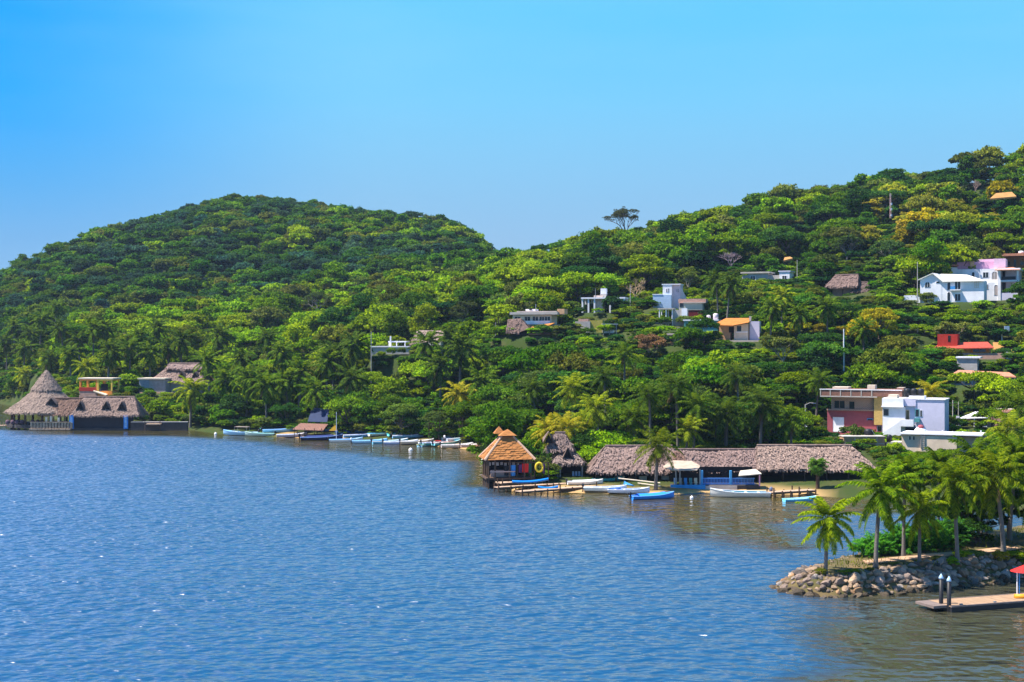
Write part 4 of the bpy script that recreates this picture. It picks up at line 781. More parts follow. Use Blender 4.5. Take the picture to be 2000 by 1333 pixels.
# orange tiled house
b = Bld('tiled_house', 'cream house with a bright orange tiled roof and open corner porch', 'house', 'tile')
b.part('roof', MB().slab([(b.X(1394), -1.6, b.Z(634)), (b.X(1434), -2.4, b.Z(636)), (b.X(1464), 4.5, b.Z(621)), (b.X(1414), 4.5, b.Z(621))], .22).slab([(b.X(1434.5), -2.4, b.Z(636)), (b.X(1463), -.8, b.Z(630)), (b.X(1463), 4.5, b.Z(621.5)), (b.X(1455), 4.5, b.Z(621.5))], .2), TILE)
b.pbox('wall', 1437, 1461, 633, 672, 0, 5, CREAM); b.pbox('left_wall', 1404, 1426, 636, 672, .8, 5, PEACH); b.pbox('side_wing', 1463, 1482, 628, 668, 1, 5.5, LILAC); b.pbox('porch_recess', 1423, 1433, 638, 650, .74, .78, MATS['dark_void']); b.pbox('column', 1434, 1437, 636, 668, -.3, 0, CREAM); b.pbox('band', 1437, 1461, 648, 650, -.1, -.003, WHITE)
b.win(b.X(1438.5) + .6, b.Z(648), 1.0, 11 * b.m, 0, fm=CREAM); b.pbox('chimney', 1462, 1466, 618, 630, 1, 1.6, GREY); b.pbox('terrace', 1420, 1497, 665, 668, -3.4, 1, mat('pale_pink_roof', (.75, .58, .5))); b.pbox('terrace_wall', 1424, 1490, 668, 675, -3.0, 1, GREY); OCC.append((1396, 1484, 620, 668, 326)); OCC.append((1425, 1495, 660, 672, 322))
b = Bld('peach_house', 'small peach coloured house with flat pale roof below the teal building', 'house', 'peach'); b.pbox('wall', 1309, 1334, 655, 682, 0, 3.5, PEACH); b.pbox('roof', 1303, 1344, 651.5, 655, -.8, 4, mat('pale_pink_roof', (.75, .58, .5))); [b.win(b.X(p), b.Z(668), 4 * b.m, 6 * b.m, 0, fm=CREAM) for p in (1321, 1326.5)]; OCC.append((1305, 1336, 650, 670, 323))
# long grey house below the ridge
b = Bld('grey_long_house', 'long grey walled house with a white block at its right end below the ridge', 'house', 'ridgehouse'); b.pbox('wall', 1448, 1500, 534, 565, 0, 6, GREY); b.pbox('roof', 1446, 1504, 531, 534, -.5, 6.5, CONC); b.pbox('dark_mid_wall', 1500, 1524, 538, 565, .6, 5.5, GREY); b.pbox('white_block', 1523, 1543, 532, 560, -.4, 5, WHITE); b.pbox('block_cap', 1521, 1545, 530, 532, -.6, 5.2, LILAC); b.win(b.X(1470), b.Z(548), 1.4, 1.3, 0); b.win(b.X(1533), b.Z(548), 1.2, 1.2, -.4); OCC.append((1450, 1502, 530, 550, 408)); OCC.append((1522, 1545, 530, 549, 408))
# hillside thatched hut
b = Bld('hillside_palapa', 'grey thatched palapa house on the hillside left of the arched white house', 'house', 'hillthatch'); hip(b, b.X(1614), b.X(1678), -2, 5, b.Z(560), b.Z(537), 1.4, name='roof', col=(.9, .72, .72), seed=61, dens=7, insl=2.2, insr=.6); hip(b, b.X(1664), b.X(1702), -1.6, 4, b.Z(571), b.Z(552), 1.4, name='side_roof', col=(.55, .45, .46), seed=66, dens=6)
posts(b, [b.X(p) for p in (1622, 1648, 1670, 1684, 1698)], [-1.2, 3.6], -2, b.Z(566), .15); b.box('wall', b.X(1626), b.X(1668), 0, 4, -1, b.Z(560), mat('dusty_pink', (.5, .3, .2))); b.pbox('terrace', 1655, 1706, 577, 592, -2.6, 1, CREAM); OCC.append((1614, 1702, 536, 584, 384))
# white house with arched windows
b = Bld('arched_white_house', 'white two storey gabled house with arched windows and a blue balcony', 'house', 'arches')
q = MB(); x0, xm, x1 = b.X(1799), b.X(1840), b.X(1919); q.add([(x0, 0, -2), (xm, 0, -2), (xm, 0, b.Z(537)), ((x0 + xm) / 2 + .8, 0, b.Z(533.5)), (x0, 0, b.Z(545)), (x0, 7, -2), (x0, 7, b.Z(545)), ((x0 + xm) / 2 + .8, 7, b.Z(533.5))], [(0, 1, 2, 3, 4), (5, 0, 4, 6)]); q.box(xm, x1, .05, 7, -2, b.Z(549)); b.part('wall', q, WHITE)
q = MB().slab([(b.X(1795), -.5, b.Z(545.5)), (b.X(1823), -.5, b.Z(533)), (b.X(1829), 5, b.Z(533)), (b.X(1803), 5, b.Z(543))], .22); q.slab([(b.X(1842), -.6, b.Z(549.5)), (b.X(1921), -.6, b.Z(549.5)), (b.X(1884), 4.5, b.Z(536)), (b.X(1829.5), 4.5, b.Z(533))], .2); q.add([(b.X(1823), -.5, b.Z(533)), (b.X(1842), -.6, b.Z(549.5)), (b.X(1829.5), 4.5, b.Z(533)), (b.X(1823), -.5, b.Z(534.5)), (b.X(1842), -.6, b.Z(551))], [(0, 1, 2), (0, 3, 4, 1)]); b.part('roof', q, mat('cream_roof', (.86, .80, .72), .8, var=.1))
b.win(b.X(1813), b.Z(561), 9 * b.m, 10.5 * b.m, 0, arch=True); b.win(b.X(1813), b.Z(586), 9 * b.m, 10 * b.m, 0, arch=True); b.win(b.X(1833), b.Z(553), 6 * b.m, 3 * b.m, 0); b.win(b.X(1853.5), b.Z(566.5), 5.5 * b.m, 15 * b.m, .05, arch=True, name='door')
b.win(b.X(1870), b.Z(566.5), 10 * b.m, 16 * b.m, .05, name='door'); b.pbox('balcony', 1856, 1876, 566, 568, -.9, .045, WHITE); b.pbox('blue_rail', 1857, 1866, 560, 566, -.9, -.82, BLUEP); b.win(b.X(1853.5), b.Z(588), 5.5 * b.m, 17 * b.m, .05, arch=True, name='door'); b.win(b.X(1870), b.Z(588), 10 * b.m, 13 * b.m, .05, name='door')
q = MB(); [q.box(b.X(1901.5) + i * .45, b.X(1901.5) + i * .45 + .1, -.06, .044, b.Z(563), b.Z(550.5)) for i in range(3)]; [q.box(b.X(1901), b.X(1908.5), -.05, .046, b.Z(563) + i * .42, b.Z(563) + i * .42 + .1) for i in range(4)]; b.part('lattice_window', q, CREAM)
b.pbox('garden_wall', 1769, 1800, 576.5, 598, -1, -.6, WHITE); OCC.append((1770, 1921, 533, 588, 354))
# white villa with pink top
b = Bld('white_villa', 'large white villa with pink rooftop walls, arches and deep balconies on the upper right slope', 'house', 'pinkwhite')
b.pbox('main_wall', 1853, 1948, 525, 560, 1, 8, WHITE); b.pbox('right_wing', 1948, 1950, 525, 600, 0, 8, WHITE); b.pbox('back_wall', 1950, 1988, 528, 604, 3, 8, mat('pinkish_white', (.8, .66, .72))); b.pbox('low_wall', 1918, 1948, 552, 604, .3, .9, WHITE)
for px in (1950, 1983): b.pbox('column', px, px + 3.4, 529, 604, 0, .5, WHITE)
b.pbox('upper_floor', 1950, 1988, 548, 551, .1, 3, WHITE); b.pbox('lower_floor', 1953, 1985, 573, 600, .15, 3, LILAC); b.pbox('roof_slab', 1946, 1990, 525, 529, -.5, 8.2, WHITE); b.part('tile_edge', MB().slab([(b.X(1943), -.9, b.Z(528)), (b.X(1990), -.9, b.Z(528)), (b.X(1975), 3, b.Z(522)), (b.X(1948), 3, b.Z(522))], .15), SALMON)
b.pbox('rail', 1955, 1981, 541, 547, .2, .26, BLACKP); b.pbox('upper_opening', 1955, 1960, 530, 546, 2.9, 2.95, MATS['dark_void']); b.pbox('lower_opening', 1954.5, 1961, 552, 572, 2.9, 2.95, MATS['dark_void'])
b.win(b.X(1901.5), b.Z(543), 5 * b.m, 12 * b.m, 1, arch=True, name='door'); b.win(b.X(1925), b.Z(542), 10 * b.m, 10 * b.m, 1); b.win(b.X(1942), b.Z(546), 10 * b.m, 15 * b.m, .3 - 0.0, arch=True, name='arch', pane=mat('arch_shade', (.5, .42, .40), .9)); b.win(b.X(1925), b.Z(565), 9 * b.m, 9 * b.m, .3); b.win(b.X(1945), b.Z(577), 7 * b.m, 20 * b.m, .3 - .0, arch=True, name='doorway', pane=mat('arch_shade', (.5, .42, .4)))
b.pbox('upper_wall_left', 1853, 1870, 521, 525, 1, 8, WHITE); b.pbox('pink_parapet', 1869, 1939, 510, 525, 3, 8, PINK); b.pbox('pink_wall', 1939, 1961, 505, 525, 2.2, 8, mat('pale_pink_paint', (.82, .55, .72), .85, var=.1)); b.pbox('pink_slab', 1878, 1940, 504.5, 510, 4.5, 8, mat('pale_pink_paint', (.82, .55, .72))); b.pbox('small_box', 1894, 1902, 509, 519, 2.2, 2.98, PEACH); b.pbox('tile_ledge', 1846, 1872, 515.5, 518, .5, 4, SALMON)
OCC.append((1853, 1988, 505, 592, 366))
b = Bld('terracotta_house', 'terracotta brick house with overhanging flat roof at the far right above the villa', 'house', 'brickorange'); b.pbox('wall', 1960, 2040, 502, 550, 0, 6, mat('terracotta', (.46, .16, .06), .9, var=.2)); b.pbox('roof', 1954, 2045, 495.5, 500.5, -1.2, 6.5, SALMON); [b.win(b.X(p), b.Z(518), 6 * b.m, 7 * b.m, 0, fm=MATS['terracotta']) for p in (1971, 1996)]; b.win(b.X(1983), b.Z(522), 4 * b.m, 15 * b.m, 0, name='door', fm=MATS['terracotta']); b.tank(b.X(1993), 3, b.Z(495), .7, .8, WHITE); OCC.append((1958, 2010, 494, 524, 375))
# red house
b = Bld('red_house', 'red house with red tiled roofs and a small square tower block', 'house', 'red'); b.pbox('tower_block', 1832, 1870, 653, 680, 1, 5, REDP); b.pbox('tower_notch', 1852, 1857, 656, 668, .95, 1.0, MATS['dark_void']); b.part('roof', MB().slab([(b.X(1828), -1.2, b.Z(680)), (b.X(1874), -1.2, b.Z(680)), (b.X(1868), 4, b.Z(671)), (b.X(1832), 4, b.Z(671))], .2), REDT)
b.part('right_roof', MB().slab([(b.X(1868), -1.4, b.Z(680.5)), (b.X(1940), -1.4, b.Z(679)), (b.X(1924), 4, b.Z(668)), (b.X(1872), 4, b.Z(669))], .2), REDT); b.pbox('wall', 1830, 1874, 681, 712, 0, 4, REDP); b.pbox('orange_wall', 1874, 1896, 681, 710, -.3, 4, ORANGE); b.pbox('right_wall', 1896, 1930, 681, 692, .2, 4, ORANGE); b.pbox('rail_wall', 1874, 1960, 690, 704, -1, .1, mat('dusty_pink', (.5, .3, .2)))
b.win(b.X(1856), b.Z(690), 7 * b.m, 5 * b.m, 0); b.win(b.X(1912), b.Z(688), 24 * b.m, 6 * b.m, .2, fm=ORANGE); b.pbox('pale_pier', 1866, 1872, 683, 700, -.6, -.05, CREAM); b.pbox('white_step', 1962, 1971, 688, 706, -1.4, 0, WHITE); b.pbox('yellow_wall', 1971, 1996, 682, 704, 0, 1, MATS['yellow_paint']); OCC.append((1830, 1960, 652, 698, 308))
b = Bld('grey_annex', 'plain grey cube annex with flat roof below the red house', 'building', 'greybox'); b.pbox('wall', 1870, 1908, 700, 735, 0, 4, GREY); b.pbox('roof', 1868, 1914, 697, 700, -.3, 4.3, WHITE); OCC.append((1869, 1908, 697, 721, 298))
b = Bld('salmon_roof_house', 'long low grey blue house with salmon tiled roof and three dark windows', 'house', 'lowgrey'); b.pbox('wall', 1860, 1980, 737, 765, 0, 5, mat('grey_blue_wall', (.42, .46, .55), .9, var=.15)); b.part('roof', MB().slab([(b.X(1858), -1.2, b.Z(734)), (b.X(1982), -1.2, b.Z(735)), (b.X(1965), 4, b.Z(728)), (b.X(1870), 4, b.Z(724))], .25), SALMON); [b.win(b.X(p), b.Z(750), 9 * b.m, 7.5 * b.m, 0, fm=MATS['grey_blue_wall'], mull=False) for p in (1874, 1891, 1912)]; b.win(b.X(1952), b.Z(751), 6 * b.m, 5 * b.m, 0); OCC.append((1865, 1980, 723, 748, 288))
# pergola above red house, basketball hoop
d = 330; b = Bld('garden_pergola', 'small white slatted pergola roof among trees above the red house', 'pergola', loc=(px2x(1783, d), d, float(T(1783, d))), m=d / F, px0=1783, base=scr(0, d, float(T(1783, d)))[1]); q = MB(); [q.box(b.X(1763) + i * .45, b.X(1763) + i * .45 + .18, -1.5, 2, b.Z(645), b.Z(643.5)) for i in range(10)]; b.part('slats', q, WHITE); posts(b, [b.X(1789), b.X(1803)], [-1.3, 1.8], -1, b.Z(645), .13, WHITE); OCC.append((1763, 1805, 641, 652, 328))
d = 322; b = Bld('basketball_hoop', 'basketball backboard on a bent white pole at the right edge above the tan bank', 'basketball hoop', loc=(px2x(1960, d), d, py2z(668, d)), m=d / F, px0=1960, base=668); b.part('pole', MB().tube([(b.X(1957), 0, -1), (b.X(1957), 0, b.Z(652)), (b.X(1963), 0, b.Z(643))], .15, 7), WHITE); b.pbox('backboard', 1961, 1971, 637.5, 647, -.2, -.1, WHITE); b.part('rim', MB().tube([(b.X(1966) + .3 * math.cos(i), -.55 + .3 * math.sin(i), b.Z(646)) for i in range(7)], .03, 5), ORANGE); OCC.append((1953, 1974, 636, 668, 320))
d = 318; b = Bld('earth_bank', 'bare orange tan earth bank with low retaining wall right of the red house', 'earth bank', loc=(px2x(1970, d), d, py2z(690, d)), m=d / F, px0=1970, base=690); b.part('bank', MB().slab([(b.X(1935), -2, b.Z(684)), (b.X(2040), -2, b.Z(684)), (b.X(2040), 2, b.Z(669)), (b.X(1945), 2, b.Z(669))], 2.5), SANDM); OCC.append((1935, 2000, 669, 682, 316))
for (px, py, w_, h_, d, lab) in ((1957, 380, 26, 7, 432, 'patch of bare orange earth high on the right hillside'), (1538, 504, 9, 3.5, 425, 'small pale earth cutting above the long grey house'), (1524, 502, 4, 5, 424, None)):
    if lab: z = float(T(px, d)); b = Bld('earth_cutting', lab, 'bare earth', loc=(px2x(px, d), d, py2z(py + h_, d)), m=d / F, px0=px, base=py + h_); b.part('slope_face', MB().slab([(b.X(px - w_), -1, -.3), (b.X(px + w_), -1, .4), (b.X(px + w_), 3, b.Z(py - h_)), (b.X(px - w_ * .2), 3, b.Z(py - h_ * .6))], .5), SANDM); OCC.append((px - w_, px + w_, py - h_, py + h_, d - 2))
# brick and crimson house
b = Bld('brick_house', 'two storey brick house with crimson ground floor, flat pale roof and white garage door', 'house', 'brick')
b.pbox('ground_floor', 1616, 1726, 803, 862, 0, 7, CRIM); b.pbox('upper_floor', 1624, 1716, 775, 803, .02, 7, BRICK2); b.pbox('parapet', 1605, 1762, 762, 774, -1.4, 8, mat('parapet_brick', (.30, .14, .10), .9, var=.3)); b.pbox('parapet_rail', 1604, 1762, 760.5, 762, -1.5, -1.1, WHITE); b.pbox('roof_slab', 1605, 1715, 773.8, 776, -1.45, 8, CONC)
q = MB(); [q.box(b.X(p), b.X(p) + .16, -1.47, -1.39, b.Z(773.8), b.Z(762)) for p in (1605, 1624, 1644, 1664, 1684, 1704)]; b.part('parapet_piers', q, CONC); b.pbox('roof_hatch', 1690, 1705, 753, 761, 2, 4, CREAM); b.pbox('roof_bump', 1624, 1655, 757, 760.5, 1, 4, CREAM); b.pbox('stair_head', 1748, 1761, 757, 775, 1, 4, BRICK)
b.win(b.X(1640), b.Z(798), 20 * b.m, 14 * b.m, .02, fm=BRICK2); b.win(b.X(1664), b.Z(799), 10 * b.m, 14 * b.m, .02, fm=BRICK2); b.win(b.X(1638), b.Z(845), 22 * b.m, 29 * b.m, 0, name='garage_door', pane=WHITE, fm=CRIM, mull=False); b.win(b.X(1717), b.Z(842), 7 * b.m, 10 * b.m, 0, fm=mat('slate_paint', (.2, .25, .4))); b.win(b.X(1699), b.Z(821), 9 * b.m, 2.5 * b.m, 0, fm=BLUEP)
b.pbox('balcony_band', 1616, 1718, 800, 803, -.5, -.02, BRICK2); b.pbox('tower_column', 1708, 1724, 773, 829, -.8, 1.2, YEL_P, label='yellow stone stair column'); b.pbox('column_cap', 1707, 1725, 771, 773, -.9, 1.3, CONC); b.pbox('terrace', 1622, 1728, 851, 854, -3.0, 0, CONC)
b.pbox('yard', 1584, 1650, 858, 861, -6, -3, CONC); b.pbox('gate_pier', 1582, 1587, 833, 862, -4.6, -4.1, WHITE); OCC.append((1605, 1728, 757, 850, 262))
b = Bld('stair_house', 'white house with shade tinted side wall, outside staircase and black water tanks on the roof', 'house', 'white')
b.pbox('left_wall', 1725, 1768, 796, 872, 0, 6, WHITE); b.pbox('left_parapet', 1724, 1765, 779, 795, -.1, 6, WHITE); b.pbox('left_ledge', 1723, 1766, 794.5, 796.3, -.5, .3, WHITE); b.pbox('inner_wall', 1768, 1786, 794, 872, 1.2, 6, LBLUE); b.pbox('right_wall', 1786, 1842, 781, 872, .5, 6.5, LILAC); b.pbox('right_coping', 1784, 1843.5, 779.5, 781, .35, 6.6, WHITE); b.pbox('curved_parapet', 1763, 1788, 779, 794, .35, 5.9, LILAC); b.pbox('roof_block', 1735, 1752, 772.5, 779.5, .5, 3, CREAM); b.pbox('tank_base', 1774, 1803, 774, 780, .9, 3.5, WHITE)  # lilac and pale blue put the shade on the white walls into colour
for p in (1769, 1782, 1795): b.tank(b.X(p), 2, b.Z(774.5), .58, 1.35)
b.win(b.X(1731.5), b.Z(813), 9 * b.m, 12 * b.m, 0, fm=GREY); b.win(b.X(1769.5), b.Z(825), 9 * b.m, 22 * b.m, 1.2, name='door', pane=mat('olive_door', (.16, .15, .08), .7), fm=CREAM, mull=False); b.win(b.X(1790.5), b.Z(814), 6 * b.m, 13 * b.m, .5, fm=TEAL); b.win(b.X(1798), b.Z(814), 3.5 * b.m, 12 * b.m, .5, fm=WHITE, fr=.06); b.pbox('awning', 1786, 1796, 817, 825, -.1, .49, TEAL)
q = MB(); q.add([(b.X(1730), -1.2, b.Z(866)), (b.X(1730), -1.2, b.Z(845)), (b.X(1762), -1.2, b.Z(822)), (b.X(1762), -1.2, b.Z(850)), (b.X(1730), -.6, b.Z(866)), (b.X(1730), -.6, b.Z(845)), (b.X(1762), -.6, b.Z(822)), (b.X(1762), -.6, b.Z(850))], [(0, 3, 2, 1), (4, 5, 6, 7), (1, 2, 6, 5), (0, 1, 5, 4), (2, 3, 7, 6)]); q.box(b.X(1762), b.X(1786), -1.2, -.7, b.Z(833), b.Z(820)); b.part('staircase', q, WHITE)
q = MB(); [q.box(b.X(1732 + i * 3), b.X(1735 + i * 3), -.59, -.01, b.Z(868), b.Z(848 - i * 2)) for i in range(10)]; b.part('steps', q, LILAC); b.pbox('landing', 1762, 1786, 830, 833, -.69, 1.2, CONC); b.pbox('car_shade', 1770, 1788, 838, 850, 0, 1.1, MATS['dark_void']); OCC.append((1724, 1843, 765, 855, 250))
d = 240; b = Bld('brick_yard_wall', 'low tan brick wall box with concrete ties in front of the crimson ground floor', 'wall', loc=(px2x(1688, d), d, py2z(885, d)), m=d / F, px0=1688, base=885); b.pbox('wall', 1648, 1728, 854, 890, 0, 3, mat('tan_brick', (.50, .28, .16), .9, var=.2)); b.pbox('coping', 1647, 1729, 852.5, 854, -.1, 3.1, CONC); q = MB(); [q.box(b.X(p), b.X(p) + .14, -.03, .0, b.Z(890), b.Z(854)) for p in (1669, 1691, 1712)]; q.box(b.X(1648), b.X(1728), -.05, 0.02, b.Z(868), b.Z(866.5)); b.part('ties', q, CONC); b.pbox('gate', 1630, 1648, 858, 880, .4, .6, WOOD)
OCC.append((1648, 1728, 852, 876, 238))
d = 243; b = Bld('round_water_tank', 'black water tank with pale blue drape behind the tan brick wall', 'water tank', loc=(px2x(1696, d), d, py2z(856, d)), m=d / F, px0=1696, base=856); b.tank(0, 0, 0, .7, 1.6); b.part('drape', MB().slab([(.5, -.9, 1.2), (1.3, -.9, .1), (1.3, -.2, .1), (.5, -.2, 1.4)], .05), LBLUE)
d = 241; b = Bld('ground_water_tank', 'black domed water tank at the foot of the white outside staircase', 'water tank', loc=(px2x(1737, d), d, py2z(864, d)), m=d / F, px0=1737, base=864); b.tank(0, 0, 0, .45, 1.3); b.box('stand', -.6, .6, -.5, .6, -2.5, 0, GREY)
OCC.append((1728, 1745, 848, 866, 240))
# beige yard building
b = Bld('beige_yard_building', 'long beige plastered building with flat white roof, two small windows and a wall ladder', 'building', 'wallhouse')
b.pbox('left_wall', 1763, 1800, 850, 896, 0, 6, BEIGE); b.pbox('main_wall', 1800, 1868, 852, 898, -.4, 6, BEIGE); b.pbox('right_wall', 1868, 1917, 853, 890, .4, 6, mat('tan_render', (.62, .42, .30), .9, var=.2)); b.pbox('roof', 1761, 1916, 847.5, 850, -.6, 6.2, WHITE)
for p in (1779, 1786.5): b.win(b.X(p), b.Z(861), 3.2 * b.m, 7 * b.m, 0, fm=WHITE, fr=.05)
q = MB(); [q.box(b.X(1801), b.X(1808), -.55, -.5, b.Z(854 + i * 4), b.Z(853.2 + i * 4)) for i in range(6)]; q.box(b.X(1800.6), b.X(1801.2), -.56, -.42, b.Z(877), b.Z(851)); q.box(b.X(1807.6), b.X(1808.2), -.56, -.42, b.Z(877), b.Z(851)); b.part('ladder', q, METAL)
b.tank(b.X(1798), 1, b.Z(847), .5, 1.3, CRIM, 'dark red water tank'); q = MB(); blob(q, (b.X(1797), 1.2, b.Z(848)), 1.1, 10, 6); b.part('roof_dome', q, WHITE, smooth=True)
for p, h_ in ((1810, 5), (1825, 4), (1840, 6), (1847, 5), (1859, 5), (1878, 5), (1912, 8)): b.pbox('roof_finial', p - 1.2, p + 1.2, 847.5 - h_, 847.6, .2, .5, WHITE)
b.pbox('lower_slab', 1796, 1842, 895, 899, -3.4, -.5, mat('pale_pink_roof', (.75, .58, .5))); b.pbox('lower_wall', 1798, 1840, 899, 912, -3.2, -.5, BRICK2); b.pbox('small_block', 1742, 1762, 866, 896, -.3, 3, CONC)
OCC.append((1763, 1912, 846, 884, 239))
b = Bld('brick_shed', 'brick building with a slanting white sheet roof left of the large right palm', 'shed', 'shed'); b.pbox('wall', 1928, 1996, 803, 842, 0, 5, BRICK); b.pbox('upper_back_wall', 1932, 1990, 800, 818, 2, 6, BRICK); b.part('sheet_roof', MB().slab([(b.X(1876), -1, b.Z(818)), (b.X(1932), -1, b.Z(815)), (b.X(1932), 2, b.Z(803)), (b.X(1903), 2, b.Z(806))], .12), WHITE); posts(b, [b.X(1878), b.X(1905)], [-.8], -2, b.Z(817), .12, WHITE); b.pbox('dark_bay', 1884, 1926, 819, 838, 1, 1.5, WOOD); b.pbox('white_box', 1920, 1928, 832, 840, -.6, .2, WHITE); b.pbox('pier', 1871, 1877, 814, 838, -1.2, -.7, LILAC); OCC.append((1876, 1985, 800, 832, 258))
# ------------------------------------------------------------------ headland: huts, thatched roofs, decks
d = 212; m = d / F
b = Bld('waterfront_hut', 'orange shingled hut with peaked cupola on stilts at the tip of the headland', 'hut', loc=(px2x(990, d), d + 3, 0), m=m, px0=990, base=956, rot=R(9))
W0, W1, E, A = -3.3, 3.3, 4.3, 7.6
q = MB(); c0 = [(W0 - .5, -3.1, E), (W1 + .5, -3.1, E), (W1 + .5, 3.1, E), (W0 - .5, 3.1, E)]; c1 = [(-.9, -.5, A), (.9, -.5, A), (.9, .7, A), (-.9, .7, A)]
for i in range(4): a_, b_ = c0[i], c0[(i + 1) % 4]; e_, f_ = c1[(i + 1) % 4], c1[i]; q.add([a_, b_, e_, f_], [(0, 1, 2, 3)])
q.add(c0, [(3, 2, 1, 0)]); b.part('roof', q, SHING)
q = MB()
for i in range(4): q.tube([c0[i], c1[i]], [.2, .15], 6)
b.part('hip_rolls', q, mat('pinkish_shingle', (.62, .40, .28), .9, var=.3))
q = MB(); r_ = random.Random(4)
for k in range(1, 11):
    t = k / 11
    for i in range(4):
        a_, b_ = Vector(c0[i]).lerp(Vector(c1[i]), t), Vector(c0[(i + 1) % 4]).lerp(Vector(c1[(i + 1) % 4]), t); n_ = max(2, int((b_ - a_).length / .7)); N_ = (b_ - a_).cross(Vector(c1[i]) - Vector(c0[i])).normalized()
        for j in range(n_):
            if r_.random() < .25: continue
            p0, p1 = a_.lerp(b_, j / n_), a_.lerp(b_, (j + .92) / n_); dn = (Vector(c0[i]) - Vector(c1[i])).normalized() * .5; q.add([p0 + N_ * .03, p1 + N_ * .03, p1 + dn + N_ * r_.uniform(.07, .14), p0 + dn + N_ * r_.uniform(.07, .14)], [(0, 1, 2, 3)])
b.part('shingles', q, SHING)
b.part('cupola', MB().add([(-1.35, -1.1, 7.75), (1.35, -1.1, 7.75), (1.35, 1.2, 7.75), (-1.35, 1.2, 7.75), (.1, 0, 8.7)], [(0, 1, 4), (1, 2, 4), (2, 3, 4), (3, 0, 4), (3, 2, 1, 0)]), SHING); b.part('cupola_back', MB().add([(-1.9, .2, 8.0), (-.2, .2, 8.0), (-.2, 1.7, 8.0), (-1.9, 1.7, 8.0), (-1.1, .9, 9.1)], [(0, 1, 4), (1, 2, 4), (2, 3, 4), (3, 0, 4), (3, 2, 1, 0)]), SHING)
b.box('cupola_neck', -.8, .8, -.4, .6, 7.5, 7.78, WOOD)
posts(b, [-3.2, -2.2, 0, 2.2, 3.2], [-2.8], -1.2, E, .13); posts(b, [-3.2, 3.2], [-1, 1, 2.8], -1.2, E, .13)
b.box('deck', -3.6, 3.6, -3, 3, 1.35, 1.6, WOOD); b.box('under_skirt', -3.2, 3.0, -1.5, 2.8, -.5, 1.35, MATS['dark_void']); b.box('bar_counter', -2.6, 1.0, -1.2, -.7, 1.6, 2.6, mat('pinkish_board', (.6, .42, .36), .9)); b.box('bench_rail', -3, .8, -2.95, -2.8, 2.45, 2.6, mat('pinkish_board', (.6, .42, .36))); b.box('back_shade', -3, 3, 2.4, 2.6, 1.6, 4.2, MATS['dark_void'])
q = MB(); [q.box(-2.9 + i * .62, -2.5 + i * .62, -.2, -.1, 3.2 + .1 * (i % 2), 3.7, R(5 * i)) for i in range(8)]; b.part('hanging_towels', q, mat('white_towel', (.7, .62, .62), .9, var=.3))
b.box('step_landing', -2.2, 2.4, -4.2, -3, .95, 1.1, PLANK); OCC.append((943, 1032, 842, 960, 222))
def hang(px, py, w_, h_, m_, lab, name='hanging_cloth', cat='cloth', dd=212.5):
    x, z = px2x(px, dd), py2z(py, dd); q = MB(); r2 = random.Random(px); n = 5
    for i in range(n):
        u0, u1 = -w_ / 2 + w_ * i / n, -w_ / 2 + w_ * (i + 1) / n; y0, y1 = .06 * math.sin(i * 2.1), .06 * math.sin((i + 1) * 2.1); q.add([(u0, y0, 0), (u1, y1, 0), (u1 * .9, y1 * 1.6, -h_), (u0 * .9, y0 * 1.6, -h_), (u0, y0 + .04, 0), (u1, y1 + .04, 0), (u1 * .9, y1 * 1.6 + .04, -h_), (u0 * .9, y0 * 1.6 + .04, -h_)], [(0, 1, 2, 3), (7, 6, 5, 4)])
    o = q.build(name, m_); o.location = (x, dd, z); tag(o, lab, cat)
REDC = mat('bright_red_cloth', (.75, .02, .015), .7, var=.1)
hang(989, 910, .7, 1.5, BLACKP, 'black hanging cloth on the hut rail'); hang(1001, 909, .9, 1.6, BLUEP, 'blue hanging cloth right of the black one on the hut rail'); hang(1026, 906, 1.0, 1.3, REDC, 'bright red hanging cloth between the hut and the yellow ring'); hang(1035, 906, .45, 1.4, mat('dark_green_cloth', (.03, .15, .10), .8), 'narrow dark green hanging cloth right of the red one'); hang(1016, 908, .5, 1.2, mat('purple_cloth', (.12, .04, .16), .8), 'narrow purple hanging cloth left of the red one'); hang(1062, 906, .4, 1.5, mat('violet_cloth', (.08, .03, .14), .8), 'narrow violet hanging cloth right of the yellow ring')
q = MB(); n = 20; q.tube([(.5 * math.cos(6.2832 * i / n), 0, .65 * math.sin(6.2832 * i / n)) for i in range(n + 1)], [.17] * (n + 1), 8); yr = q.build('swim_ring', mat('yellow_rubber', (.85, .62, .03), .5, var=.1), smooth=True); yr.location = (px2x(1053, 212), 212, py2z(913, 212)); tag(yr, 'large upright yellow ring hanging beside the headland hut', 'ring')
rl = Bld('hanging_rail', 'dark wooden rail on posts that carries the coloured cloths and the yellow ring', 'rail', loc=(px2x(1010, 212.6), 212.65, 0), m=212.6 / F, px0=1010, base=955); q = MB(); q.box(rl.X(982), rl.X(1072), -.05, .05, rl.Z(905.5), rl.Z(904)); rl.part('bar', q, WOOD); posts(rl, [rl.X(p) for p in (1010, 1044, 1071)], [.05], -1, rl.Z(904), .09)
